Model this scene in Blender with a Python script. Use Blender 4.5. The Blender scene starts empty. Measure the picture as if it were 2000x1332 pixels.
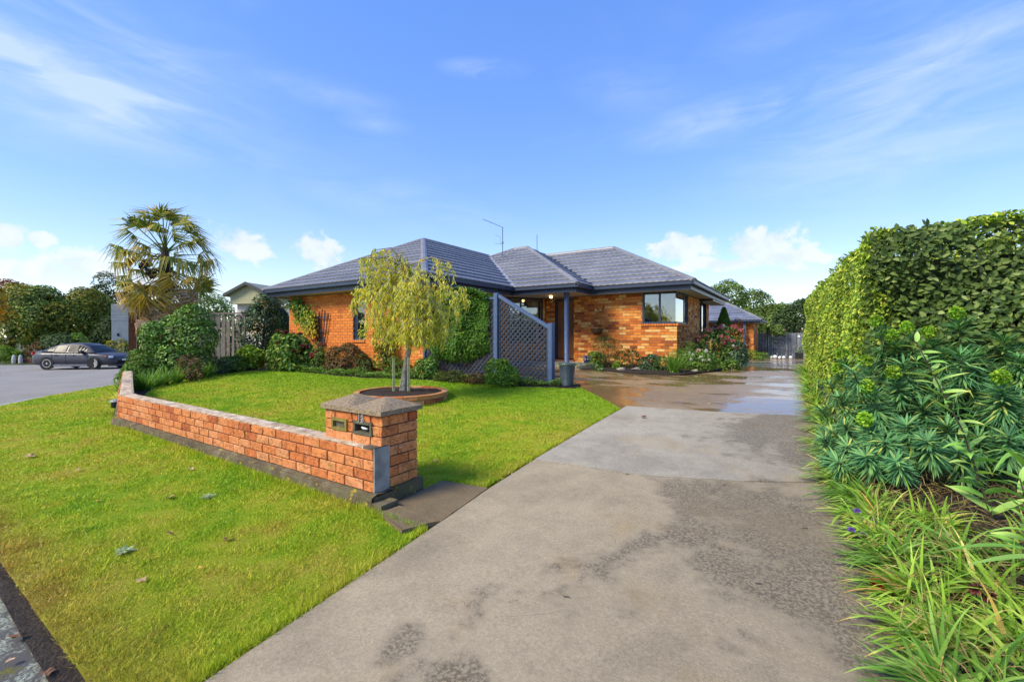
import bpy, bmesh, math, random
import numpy as np
from mathutils import Vector, Matrix
from mathutils.geometry import delaunay_2d_cdt

scene = bpy.context.scene
COL = scene.collection
rad = math.radians

# ------------------------------------------------------------------ camera
YAW = math.atan(560 / 856.0)
SA, CA = math.sin(YAW), math.cos(YAW)
FPX = 856.0
EYE = 1.4
cam_d = bpy.data.cameras.new('camera')
cam = bpy.data.objects.new('camera', cam_d)
COL.objects.link(cam)
cam.location = (0, 0, EYE)
cam.rotation_euler = (math.pi / 2, 0, YAW)
cam_d.sensor_width = 36
cam_d.lens = FPX / 2000 * 36
cam_d.shift_y = -11 / 2000
cam_d.clip_start = 0.05
cam_d.clip_end = 3000
scene.camera = cam

# ------------------------------------------------------------------ sun, sky, exposure
SUN_AZ = Vector((-0.45, -0.89, 0)).normalized()
SUN_EL = rad(42)
sunv = Vector((SUN_AZ.x * math.cos(SUN_EL), SUN_AZ.y * math.cos(SUN_EL), math.sin(SUN_EL)))
sl = bpy.data.lights.new('sun', 'SUN')
sl.energy = 2.1
sl.angle = rad(22.0)
sl.color = (1.0, 0.89, 0.70)
so = bpy.data.objects.new('sun', sl)
so.rotation_euler = sunv.to_track_quat('Z', 'Y').to_euler()
COL.objects.link(so)
scene.view_settings.view_transform = 'Standard'
scene.view_settings.look = 'None'
scene.view_settings.exposure = 1.4
scene.view_settings.gamma = 1.0
scene.view_settings.use_curve_mapping = False
SKY_STRENGTH = 0.15

world = bpy.data.worlds.new('World')
scene.world = world
world.use_nodes = True
world.cycles.sampling_method = 'MANUAL'
world.cycles.sample_map_resolution = 256
scene.cycles.max_bounces = 6
scene.cycles.diffuse_bounces = 3
scene.cycles.glossy_bounces = 3
scene.cycles.transmission_bounces = 4
scene.cycles.transparent_max_bounces = 8
scene.cycles.sample_clamp_indirect = 6
scene.cycles.adaptive_threshold = 0.02


def build_world():
    nt = world.node_tree
    N, L = nt.nodes, nt.links
    N.clear()

    def math_(op, a, b=None, c=None, clamp=False):
        n = N.new('ShaderNodeMath')
        n.operation = op
        n.use_clamp = clamp
        for i, v in enumerate((a, b, c)):
            if v is None:
                continue
            if isinstance(v, (int, float)):
                n.inputs[i].default_value = v
            else:
                L.new(v, n.inputs[i])
        return n.outputs[0]

    def smooth(x, a, b):
        n = N.new('ShaderNodeMapRange')
        n.interpolation_type = 'SMOOTHSTEP'
        L.new(x, n.inputs[0])
        n.inputs[1].default_value = a
        n.inputs[2].default_value = b
        return n.outputs[0]

    out = N.new('ShaderNodeOutputWorld')
    bg = N.new('ShaderNodeBackground')
    bg.inputs[1].default_value = SKY_STRENGTH
    L.new(bg.outputs[0], out.inputs[0])
    sky = N.new('ShaderNodeTexSky')
    sky.sky_type = 'NISHITA'
    sky.sun_disc = False
    sky.sun_elevation = SUN_EL
    sky.sun_rotation = math.atan2(SUN_AZ.x, SUN_AZ.y)
    sky.air_density = 1.0
    sky.dust_density = 0.15
    sky.ozone_density = 2.2
    hs = N.new('ShaderNodeHueSaturation')
    hs.inputs['Saturation'].default_value = 1.95
    hs.inputs['Value'].default_value = 1.5
    hs.inputs['Hue'].default_value = 0.524
    gm = N.new('ShaderNodeGamma')
    gm.inputs[1].default_value = 0.48
    L.new(sky.outputs[0], gm.inputs[0])
    L.new(gm.outputs[0], hs.inputs['Color'])
    tc = N.new('ShaderNodeTexCoord')
    sp = N.new('ShaderNodeSeparateXYZ')
    L.new(tc.outputs['Generated'], sp.inputs[0])
    x, y, z = sp.outputs
    el = math_('ARCSINE', z)
    r_ = math_('ADD', math_('MULTIPLY', x, CA), math_('MULTIPLY', y, SA))
    f_ = math_('ADD', math_('MULTIPLY', x, -SA), math_('MULTIPLY', y, CA))
    az = math_('ARCTAN2', r_, f_)
    cb = N.new('ShaderNodeCombineXYZ')
    L.new(az, cb.inputs[0])
    L.new(el, cb.inputs[1])

    def noise(scale, detail, rough, sx=1, sy=1, rot=0, off=0, dist=0.0):
        mp = N.new('ShaderNodeMapping')
        mp.inputs['Scale'].default_value = (sx, sy, 1)
        mp.inputs['Rotation'].default_value = (0, 0, rot)
        mp.inputs['Location'].default_value = (off, off * 0.7, 0)
        L.new(cb.outputs[0], mp.inputs[0])
        n = N.new('ShaderNodeTexNoise')
        n.noise_dimensions = '2D'
        n.inputs['Scale'].default_value = scale
        n.inputs['Detail'].default_value = detail
        n.inputs['Roughness'].default_value = rough
        n.inputs['Distortion'].default_value = dist
        L.new(mp.outputs[0], n.inputs['Vector'])
        return n.outputs[0]

    def azel(px, py):
        dx = (px - 1000) / FPX
        return math.atan(dx), math.atan((655 - py) / FPX / math.sqrt(1 + dx * dx))

    def blob(px, py, a, b, rot):
        u, v = azel(px, py)
        mp = N.new('ShaderNodeMapping')
        mp.vector_type = 'TEXTURE'
        mp.inputs['Location'].default_value = (u, v, 0)
        mp.inputs['Rotation'].default_value = (0, 0, rot)
        mp.inputs['Scale'].default_value = (a, b, 1)
        L.new(cb.outputs[0], mp.inputs[0])
        ln = N.new('ShaderNodeVectorMath')
        ln.operation = 'LENGTH'
        L.new(mp.outputs[0], ln.inputs[0])
        return math_('SUBTRACT', 1.0, ln.outputs['Value'], clamp=True)

    # cirrus veils
    n1 = noise(3.2, 5, 0.55, 1.0, 3.6, 0.22, 0.3, 0.6)
    n2 = noise(6.0, 6, 0.6, 1.0, 4.5, -0.12, 2.3, 0.8)
    ci = None
    for px, py, a, b, rot, amp in (
            (60, 165, .30, .10, -.15, .55), (230, 185, .16, .035, -.32, .75), (100, 150, .16, .028, -.38, .75),
            (330, 150, .26, .13, -.1, .40), (20, 90, .30, .14, -.1, .45), (560, 330, .40, .045, -.33, .34),
            (850, 400, .36, .04, -.25, .40), (640, 180, .17, .035, -.05, .45), (735, 243, .09, .025, 0, .45),
            (945, 135, .12, .024, 0, .65), (1430, 225, .24, .05, .10, .75), (1700, 180, .34, .10, .18, .34),
            (1820, 140, .22, .08, .25, .36), (1480, 70, .14, .05, .1, .35), (1900, 60, .40, .2, .1, .35),
            (1650, 310, .34, .08, .12, .38), (1900, 300, .40, .12, .05, .35), (1250, 180, .2, .06, -.2, .3)):
        m = math_('MULTIPLY', blob(px, py, a, b, rot), amp)
        ci = m if ci is None else math_('ADD', ci, m)
    tex = math_('ADD', math_('MULTIPLY', smooth(n1, .3, .75), .7), math_('MULTIPLY', smooth(n2, .3, .8), .5))
    ci = math_('MULTIPLY', ci, tex, clamp=True)
    band = math_('MULTIPLY', smooth(noise(1.6, 5, .55, 1, 2.5, .2, 5.1, .5), .52, .82), smooth(el, .05, .3))
    ci = math_('ADD', ci, math_('MULTIPLY', band, .16), clamp=True)
    # cumulus near the horizon
    n3 = noise(15, 7, 0.55, 1, 1.25, 0, 1.7, 0.25)
    n4 = noise(42, 5, 0.6, 1, 1.2, 0, 4.7, 0.2)
    cu = None
    for px, py, a, b, rot in (
            (10, 462, .045, .045, -.3), (60, 530, .11, .035, 0), (170, 520, .11, .042, 0), (470, 478, .095, .052, -.3),
            (620, 495, .10, .058, -.35), (700, 530, .12, .035, 0), (1315, 485, .095, .05, .1), (1470, 480, .14, .062, 0),
            (1530, 505, .11, .045, 0), (1430, 515, .2, .03, 0), (300, 548, .12, .03, 0), (75, 468, .03, .02, 0),
            (2250, 520, .2, .06, 0), (-300, 520, .3, .06, 0)):
        m = blob(px, py, a, b, rot)
        cu = m if cu is None else math_('MAXIMUM', cu, m)
    gate = smooth(cu, .0, .22)
    cu = math_('ADD', cu, math_('ADD', math_('MULTIPLY', math_('SUBTRACT', n3, .5), 1.35),
                                math_('MULTIPLY', math_('SUBTRACT', n4, .5), .45)))
    cu = math_('MULTIPLY', math_('MULTIPLY', smooth(cu, .36, .66), gate), .72)
    haze = math_('SUBTRACT', 1.0, smooth(el, -.02, .28))
    haze = math_('MULTIPLY', haze, .22)

    def mix(fac, a, col):
        n = N.new('ShaderNodeMix')
        n.data_type = 'RGBA'
        L.new(fac, n.inputs[0])
        L.new(a, n.inputs[6])
        if isinstance(col, tuple):
            n.inputs[7].default_value = (*col, 1)
        else:
            L.new(col, n.inputs[7])
        return n.outputs[2]
    c = mix(haze, hs.outputs[0], (1.9, 2.25, 2.7))
    c = mix(math_('MULTIPLY', ci, .55), c, (2.2, 2.5, 3.0))
    shade = N.new('ShaderNodeMix')
    shade.data_type = 'RGBA'
    L.new(smooth(n3, .36, .62), shade.inputs[0])
    shade.inputs[6].default_value = (2.15, 2.3, 2.55, 1)
    shade.inputs[7].default_value = (2.6, 2.62, 2.65, 1)
    c = mix(cu, c, shade.outputs[2])
    L.new(c, bg.inputs[0])


build_world()

# ------------------------------------------------------------------ terrain
FY = [(.55, -.05), (2.3, 0), (3.2, .04), (5.7, .19), (8.5, .33), (12.5, .42), (15, .42), (18, .3), (30, -.07)]
GX = [(-60, -.6), (-37, -.55), (-16, -.33), (-8, 0)]


def lerp(pts, x):
    if x <= pts[0][0]:
        return pts[0][1]
    for (a, b), (c, d) in zip(pts, pts[1:]):
        if x <= c:
            return b + (d - b) * (x - a) / (c - a)
    return pts[-1][1]


def wl(x):
    return 2.4 if x > -8.8 else 2.4 + (-8.8 - x) * .282


def sm(a, b, x):
    t = min(1, max(0, (x - a) / (b - a)))
    return t * t * (3 - 2 * t)


def gz(x, y):
    w = sm(-.15, .2, y - wl(x)) * sm(-19, -16, x)
    g = lerp(GX, x) + min(0, (y - 2.3)) * .03 * (1 if x > -9 else .3) + .03 * sm(1.3, 2.2, y) * sm(-9.5, -8.5, x) * sm(-2.3, -2.8, x)
    return g * (1 - w) + lerp(FY, y) * w


def pos(px, Z):
    u = (px - 1000) / FPX
    return (Z * (-SA + u * CA), Z * (CA + u * SA))


def cp(px, py, Z):
    """point in the place at distance Z in front of the eye"""
    a, b = pos(px, Z)
    return Vector((a, b, EYE + (655 - py) / FPX * Z))


# ------------------------------------------------------------------ object helpers
def wm(o):
    b = o.matrix_basis
    if o.parent is None:
        return b.copy()
    return wm(o.parent) @ o.matrix_parent_inverse @ b


def adopt(o, p):
    o.parent = p
    o.matrix_parent_inverse = wm(p).inverted()


def tag(o, label=None, cat=None, group=None, kind=None):
    if label:
        o['label'] = label
    if cat:
        o['category'] = cat
    if group:
        o['group'] = group
    if kind:
        o['kind'] = kind
    return o


def thing(name, label, cat, loc, group=None):
    o = bpy.data.objects.new(name, None)
    o.empty_display_size = .2
    COL.objects.link(o)
    o.location = loc
    return tag(o, label, cat, group)


def link(name, me, parent=None):
    o = bpy.data.objects.new(name, me)
    COL.objects.link(o)
    if parent is not None:
        adopt(o, parent)
    return o


def np_mesh(name, V, F, mat, tint=None, smooth=False):
    """V (n,3), F (m,k) arrays of equal face size"""
    V = np.asarray(V, dtype=np.float32)
    F = np.asarray(F, dtype=np.int32)
    me = bpy.data.meshes.new(name)
    k = F.shape[1]
    me.vertices.add(len(V))
    me.vertices.foreach_set('co', V.ravel())
    me.loops.add(F.size)
    me.loops.foreach_set('vertex_index', F.ravel())
    me.polygons.add(len(F))
    me.polygons.foreach_set('loop_start', np.arange(0, F.size, k, dtype=np.int32))
    me.polygons.foreach_set('loop_total', np.full(len(F), k, dtype=np.int32))
    me.update(calc_edges=True)
    if tint is not None:
        a = me.attributes.new('tint', 'FLOAT', 'POINT')
        a.data.foreach_set('value', np.asarray(tint, dtype=np.float32))
    me.materials.append(mat)
    if smooth:
        me.polygons.foreach_set('use_smooth', np.ones(len(F), dtype=bool))
    me.validate()
    return me


class MB:
    """collects polygons, builds ONE mesh"""

    def __init__(self):
        self.v, self.f, self.t = [], [], []

    def add(self, verts, faces, tint=0.5):
        b = len(self.v)
        self.v += [tuple(p) for p in verts]
        self.t += [tint] * len(verts)
        self.f += [[i + b for i in f] for f in faces]
        return self

    def box(self, c, s, M=None, tint=.5):
        x, y, z = [k / 2 for k in s]
        P = [Vector((sx * x, sy * y, sz * z)) for sz in (-1, 1) for sy in (-1, 1) for sx in (-1, 1)]
        if M is not None:
            P = [M @ p for p in P]
        P = [p + Vector(c) for p in P]
        return self.add(P, [(0, 2, 3, 1), (4, 5, 7, 6), (0, 1, 5, 4), (2, 6, 7, 3), (0, 4, 6, 2), (1, 3, 7, 5)], tint)

    def box2(self, a, b, tint=.5):
        return self.box([(p + q) / 2 for p, q in zip(a, b)], [abs(q - p) for p, q in zip(a, b)], None, tint)

    def tube(self, pts, rads, n=6, cap=True, tint=.5):
        pts = [Vector(p) for p in pts]
        if not hasattr(rads, '__len__'):
            rads = [rads] * len(pts)
        base = len(self.v)
        up = Vector((0, 0, 1))
        for i, p in enumerate(pts):
            d = (pts[min(i + 1, len(pts) - 1)] - pts[max(i - 1, 0)]).normalized()
            ref = up if abs(d.z) < .95 else Vector((1, 0, 0))
            a = d.cross(ref).normalized()
            b = a.cross(d)
            for k in range(n):
                t = 2 * math.pi * k / n
                self.v.append(tuple(p + (a * math.cos(t) + b * math.sin(t)) * rads[i]))
                self.t.append(tint)
        for i in range(len(pts) - 1):
            for k in range(n):
                self.f.append([base + i * n + k, base + i * n + (k + 1) % n, base + (i + 1) * n + (k + 1) % n, base + (i + 1) * n + k])
        if cap:
            self.f.append([base + k for k in range(n)][::-1])
            self.f.append([base + (len(pts) - 1) * n + k for k in range(n)])
        return self

    def lathe(self, c, prof, n=24, tint=.5):
        base = len(self.v)
        for r, z in prof:
            for k in range(n):
                t = 2 * math.pi * k / n
                self.v.append((c[0] + r * math.cos(t), c[1] + r * math.sin(t), c[2] + z))
                self.t.append(tint)
        for i in range(len(prof) - 1):
            for k in range(n):
                self.f.append([base + i * n + k, base + i * n + (k + 1) % n, base + (i + 1) * n + (k + 1) % n, base + (i + 1) * n + k])
        return self

    def mesh(self, name, mat, smooth=False):
        me = bpy.data.meshes.new(name)
        me.from_pydata(self.v, [], self.f)
        a = me.attributes.new('tint', 'FLOAT', 'POINT')
        a.data.foreach_set('value', np.asarray(self.t, dtype=np.float32))
        me.materials.append(mat)
        if smooth:
            me.polygons.foreach_set('use_smooth', np.ones(len(me.polygons), dtype=bool))
        me.update()
        return me

    def build(self, name, mat, parent=None, smooth=False):
        return link(name, self.mesh(name, mat, smooth), parent)


def sheet(name, poly, off, mat, step=.5, parent=None, zf=gz, thick=0, nudge=0.0):
    """a sheet following the terrain inside a polygon"""
    pv = []
    n = len(poly)
    for i in range(n):                                    # subdivide the outline
        a, b = Vector(poly[i]), Vector(poly[(i + 1) % n])
        k = max(1, int((b - a).length / step))
        pv += [a + (b - a) * (j / k) for j in range(k)]
    nb = len(pv)
    xs = [p.x for p in pv]
    ys = [p.y for p in pv]
    inner = []
    gx = np.arange(min(xs) + step * .5, max(xs), step)
    gy = np.arange(min(ys) + step * .5, max(ys), step)
    for a in gx:
        for b in gy:
            inner.append(Vector((a + .013 * math.sin(b * 7), b + .011 * math.sin(a * 9))))
    vs, es, fs, *_ = delaunay_2d_cdt(pv + inner, [], [list(range(nb))], 1, 1e-5)
    rr = random.Random(5)
    V = [(p.x, p.y, zf(p.x, p.y) + off + nudge * rr.uniform(-1, 1)) for p in vs]
    F = [list(f) for f in fs]
    if thick:
        m = len(V)
        edges = {}
        for f in F:
            for a, b in zip(f, f[1:] + f[:1]):
                edges[(a, b)] = edges.get((a, b), 0) + 1
        bnd = [(a, b) for (a, b) in edges if (b, a) not in edges]
        V += [(p[0], p[1], p[2] - thick) for p in V]
        F += [[b, a, a + m, b + m] for a, b in bnd]
    me = bpy.data.meshes.new(name)
    me.from_pydata(V, [], F)
    me.materials.append(mat)
    me.polygons.foreach_set('use_smooth', np.ones(len(me.polygons), dtype=bool)) if not thick else None
    me.update()
    return link(name, me, parent)


# ------------------------------------------------------------------ materials
class NT:
    def __init__(self, name):
        self.m = bpy.data.materials.new(name)
        self.m.use_nodes = True
        self.t = self.m.node_tree
        self.N, self.L = self.t.nodes, self.t.links
        self.b = self.N['Principled BSDF']
        self.out = self.N['Material Output']

    def new(self, t):
        return self.N.new(t)

    def coord(self, kind='Object'):
        if kind == 'World':
            return self.new('ShaderNodeNewGeometry').outputs['Position']
        return self.new('ShaderNodeTexCoord').outputs[kind]

    def noise(self, scale, detail=4, rough=.55, vec=None, scl=(1, 1, 1), dist=0.0):
        v = vec or self.coord('World')
        mp = self.new('ShaderNodeMapping')
        mp.inputs['Scale'].default_value = scl
        self.L.new(v, mp.inputs[0])
        n = self.new('ShaderNodeTexNoise')
        n.inputs['Scale'].default_value = scale
        n.inputs['Detail'].default_value = detail
        n.inputs['Roughness'].default_value = rough
        n.inputs['Distortion'].default_value = dist
        self.L.new(mp.outputs[0], n.inputs['Vector'])
        return n.outputs[0]

    def ramp(self, fac, stops, interp='LINEAR'):
        r = self.new('ShaderNodeValToRGB')
        r.color_ramp.interpolation = interp
        e = r.color_ramp.elements
        while len(e) < len(stops):
            e.new(.5)
        for el, (p, c) in zip(e, stops):
            el.position = p
            el.color = (*c, 1) if len(c) == 3 else c
        self.L.new(fac, r.inputs[0])
        return r.outputs[0]

    def mixc(self, fac, a, b, mode='MIX'):
        n = self.new('ShaderNodeMix')
        n.data_type = 'RGBA'
        n.blend_type = mode
        for i, v in ((0, fac), (6, a), (7, b)):
            if isinstance(v, (int, float)):
                n.inputs[i].default_value = v
            elif isinstance(v, tuple):
                n.inputs[i].default_value = (*v, 1)
            else:
                self.L.new(v, n.inputs[i])
        return n.outputs[2]

    def math(self, op, a, b=None, clamp=False):
        n = self.new('ShaderNodeMath')
        n.operation = op
        n.use_clamp = clamp
        for i, v in enumerate((a, b)):
            if v is None:
                continue
            if isinstance(v, (int, float)):
                n.inputs[i].default_value = v
            else:
                self.L.new(v, n.inputs[i])
        return n.outputs[0]

    def rng(self, x, a, b, c=0, d=1):
        n = self.new('ShaderNodeMapRange')
        n.interpolation_type = 'SMOOTHSTEP'
        self.L.new(x, n.inputs[0])
        for i, v in enumerate((a, b, c, d)):
            n.inputs[i + 1].default_value = v
        return n.outputs[0]

    def attr(self, name='tint'):
        n = self.new('ShaderNodeAttribute')
        n.attribute_name = name
        return n.outputs['Fac']

    def bump(self, h, strength=.4, dist=.02):
        n = self.new('ShaderNodeBump')
        n.inputs['Strength'].default_value = strength
        n.inputs['Distance'].default_value = dist
        self.L.new(h, n.inputs['Height'])
        self.L.new(n.outputs[0], self.b.inputs['Normal'])
        return n.outputs[0]

    def set(self, **k):
        names = dict(col='Base Color', rough='Roughness', metal='Metallic', spec='Specular IOR Level', coat='Coat Weight',
                     ior='IOR', trans='Transmission Weight')
        for a, v in k.items():
            s = self.b.inputs[names[a]]
            if isinstance(v, tuple):
                s.default_value = (*v, 1)
            elif isinstance(v, (int, float)):
                s.default_value = v
            else:
                self.L.new(v, s)
        return self


def plain(name, col, rough=.6, var=.25, scale=6, bump=.15, bscale=40, metal=0, spec=.4, coat=0, bdist=.005):
    t = NT(name)
    d = tuple(c * (1 - var) for c in col)
    l = tuple(min(1, c * (1 + var)) for c in col)
    t.set(col=t.ramp(t.noise(scale, 5), [(.3, d), (.7, l)]), rough=rough, metal=metal, spec=spec, coat=coat)
    if bump:
        t.bump(t.noise(bscale, 5), bump, bdist)
    return t.m


def foliage(name, stops, rough=.45, trans=.3, spec=.35, patch=.35, pscale=2.0, tcol=None, gain=1.4):
    """leaf material: colour by each leaf's own tint, uneven patches, light passing through"""
    t = NT(name)
    c = t.ramp(t.attr(), [(p, tuple(min(.9, k * gain) for k in q)) for p, q in stops])
    n = t.noise(pscale, 3)
    c = t.mixc(1.0, c, t.ramp(n, [(.3, (1 - patch,) * 3), (.7, (1 + patch * .6,) * 3)]), 'MULTIPLY')
    t.set(col=c, rough=max(.5, rough + .15), spec=spec * .55)
    tr = t.new('ShaderNodeBsdfTranslucent')
    ct = t.mixc(1.0, c, tcol or (1.25, 1.2, .5), 'MULTIPLY')
    t.L.new(ct, tr.inputs[0])
    mx = t.new('ShaderNodeMixShader')
    mx.inputs[0].default_value = trans
    t.L.new(t.b.outputs[0], mx.inputs[1])
    t.L.new(tr.outputs[0], mx.inputs[2])
    t.L.new(mx.outputs[0], t.out.inputs[0])
    return t.m


def brick_mat(name, stops, moss=.0, white=.0, bstr=.5, bscale=55, crack=False):
    t = NT(name)
    c = t.ramp(t.attr(), stops)
    n = t.noise(28, 5, .6)
    c = t.mixc(1.0, c, t.ramp(n, [(.25, (.72, .68, .66)), (.75, (1.2, 1.18, 1.15))]), 'MULTIPLY')
    sp = t.noise(120, 3, .6)
    c = t.mixc(t.rng(sp, .62, .74, 0, .5), c, (.16, .07, .03))
    if moss:
        c = t.mixc(t.rng(t.noise(9, 6, .7), .62 - .12 * moss, .74, 0, .75), c, (.33, .25, .03))
        c = t.mixc(t.rng(t.noise(5, 6, .7), .6, .78, 0, .6), c, (.06, .055, .03))
    if white:
        c = t.mixc(t.rng(t.noise(7, 5, .65), .6, .8, 0, white), c, (.62, .5, .44))
    t.set(col=c, rough=.82, spec=.25)
    h = t.noise(bscale, 6, .65)
    if crack:
        ck = t.math('ABSOLUTE', t.math('SUBTRACT', t.noise(13, 3, .6, None, (1, 1, 1.9), 1.6), .5))
        m = t.math('MULTIPLY', t.rng(ck, 0, .018, 1, 0), t.rng(t.noise(16, 3, .5), .44, .56))
        c = t.mixc(t.math('MULTIPLY', m, .8), c, (.10, .045, .025))
        t.set(col=c)
        h = t.math('SUBTRACT', h, t.math('MULTIPLY', m, 1.2))
    t.bump(h, bstr, .006)
    return t.m


M = {}
M['house_brick'] = brick_mat('house_brick', [(0, (.27, .075, .022)), (.12, (.38, .105, .024)), (.4, (.60, .175, .03)),
                                             (.7, (.70, .245, .045)), (.84, (.72, .34, .075)), (1, (.76, .50, .17))], bstr=.25)
M['garden_brick'] = brick_mat('garden_brick', [(0, (.40, .105, .036)), (.3, (.54, .17, .052)), (.6, (.62, .23, .078)),
                                               (1, (.64, .28, .12))], moss=.55, white=.35, bstr=1.0, bscale=38, crack=True)
M['old_brick'] = brick_mat('old_brick', [(0, (.36, .09, .04)), (.35, (.50, .17, .06)), (.7, (.58, .28, .12)),
                                         (1, (.52, .33, .16))], moss=1.0, white=.45, bstr=.7)
M['mortar'] = plain('mortar', (.24, .19, .13), .9, .35, 9, .5, 60)
M['dark_mortar'] = plain('dark_mortar', (.075, .062, .045), .95, .5, 9, .6, 60)


def footing_mat():
    t = NT('footing_concrete')
    c = t.ramp(t.noise(6, 6, .65), [(.3, (.05, .038, .02)), (.52, (.12, .09, .048)), (.75, (.27, .23, .16))])
    c = t.mixc(t.rng(t.noise(11, 6, .7), .57, .64, 0, .9), c, (.42, .34, .02))
    c = t.mixc(t.rng(t.noise(3, 6, .75), .46, .66, 0, .85), c, (.07, .072, .022))
    t.set(col=c, rough=.92)
    t.bump(t.noise(40, 6, .7), .8, .015)
    return t.m


M['footing'] = footing_mat()
M['plaster'] = plain('grey_plaster', (.27, .265, .25), .7, .4, 7, .3, 50)
M['cap'] = plain('cap_concrete', (.26, .195, .12), .95, .5, 60, .9, 160, bdist=.008)
M['walltop'] = NT('wall_top_mortar')
_t = M['walltop']
_c = _t.ramp(_t.noise(8, 6, .65), [(.3, (.20, .14, .085)), (.5, (.46, .34, .22)), (.7, (.62, .55, .44))])
_c = _t.mixc(_t.rng(_t.noise(5, 6, .7), .58, .7, 0, .8), _c, (.05, .045, .03))
_t.set(col=_c, rough=.9)
_t.bump(_t.noise(50, 6, .7), .6, .01)
M['walltop'] = _t.m

M['trim'] = plain('slate_blue_paint', (.034, .048, .085), .38, .12, 4, .04, 60)
M['post'] = plain('blue_painted_timber', (.062, .105, .205), .5, .18, 14, .2, 30)
M['lattice'] = plain('blue_lattice_timber', (.026, .036, .062), .55, .22, 18, .2, 40)
M['soffit'] = plain('soffit_cream', (.62, .56, .44), .7, .06, 2, 0)
M['metal_dark'] = plain('dark_metal', (.03, .032, .035), .45, .2, 10, 0, metal=.6)
M['white'] = plain('white_paint', (.75, .75, .73), .6, .08, 10, 0)
M['curtain'] = plain('curtain', (.72, .70, .64), .85, .1, 12, .3, 20)


def roof_mat(name, a, b):
    t = NT(name)
    c = t.ramp(t.noise(3, 6, .6), [(.3, a), (.7, b)])
    c = t.mixc(1, c, t.ramp(t.noise(.9, 5, .65), [(.3, (.78, .78, .78)), (.7, (1.22, 1.2, 1.15))]), 'MULTIPLY')
    c = t.mixc(1, c, t.ramp(t.attr(), [(0, (.86, .86, .86)), (1, (1.14, 1.14, 1.14))]), 'MULTIPLY')
    c = t.mixc(1, c, t.ramp(t.noise(150, 3, .6), [(.3, (.75, .75, .75)), (.7, (1.2, 1.2, 1.2))]), 'MULTIPLY')
    c = t.mixc(t.rng(t.noise(14, 6, .7), .70, .76, 0, .55), c, (.16, .15, .05))
    t.set(col=c, rough=.42, spec=.55)
    t.bump(t.noise(220, 3), .25, .003)
    return t.m


M['roof'] = roof_mat('slate_tile', (.118, .125, .146), (.168, .174, .197))
M['roof_cap'] = roof_mat('slate_ridge', (.17, .168, .175), (.22, .215, .215))
M['valley'] = plain('valley_metal', (.42, .43, .46), .4, .1, 5, 0, metal=.5)
M['door'] = NT('door_timber')
_t = M['door']
_t.set(col=_t.ramp(_t.noise(5, 5, .6, None, (12, 12, .5)), [(.3, (.16, .06, .02)), (.7, (.27, .11, .035))]), rough=.45)
M['door'] = _t.m


def glass_mat(name, tint=(.75, .8, .82), refl=1.0):
    t = NT(name)
    g = t.new('ShaderNodeBsdfGlossy')
    g.inputs['Roughness'].default_value = .015
    g.inputs['Color'].default_value = (.95, .97, 1, 1)
    tr = t.new('ShaderNodeBsdfTransparent')
    tr.inputs[0].default_value = (*tint, 1)
    fr = t.new('ShaderNodeFresnel')
    fr.inputs[0].default_value = 1.55
    mx = t.new('ShaderNodeMixShader')
    f = t.math('ADD', t.math('MULTIPLY', fr.outputs[0], 1.6 * refl), .10 * refl, True)
    t.L.new(f, mx.inputs[0])
    t.L.new(tr.outputs[0], mx.inputs[1])
    t.L.new(g.outputs[0], mx.inputs[2])
    t.L.new(mx.outputs[0], t.out.inputs[0])
    return t.m


M['glass'] = glass_mat('window_glass')
M['interior'] = plain('interior_paint', (.16, .145, .12), .8, .1, 2, 0)
M['soil'] = plain('garden_soil', (.035, .024, .016), .95, .6, 30, 1.0, 60, bdist=.03)
M['mulch'] = plain('bark_mulch', (.045, .03, .02), .95, .7, 60, 1.2, 90, bdist=.03)


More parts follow.
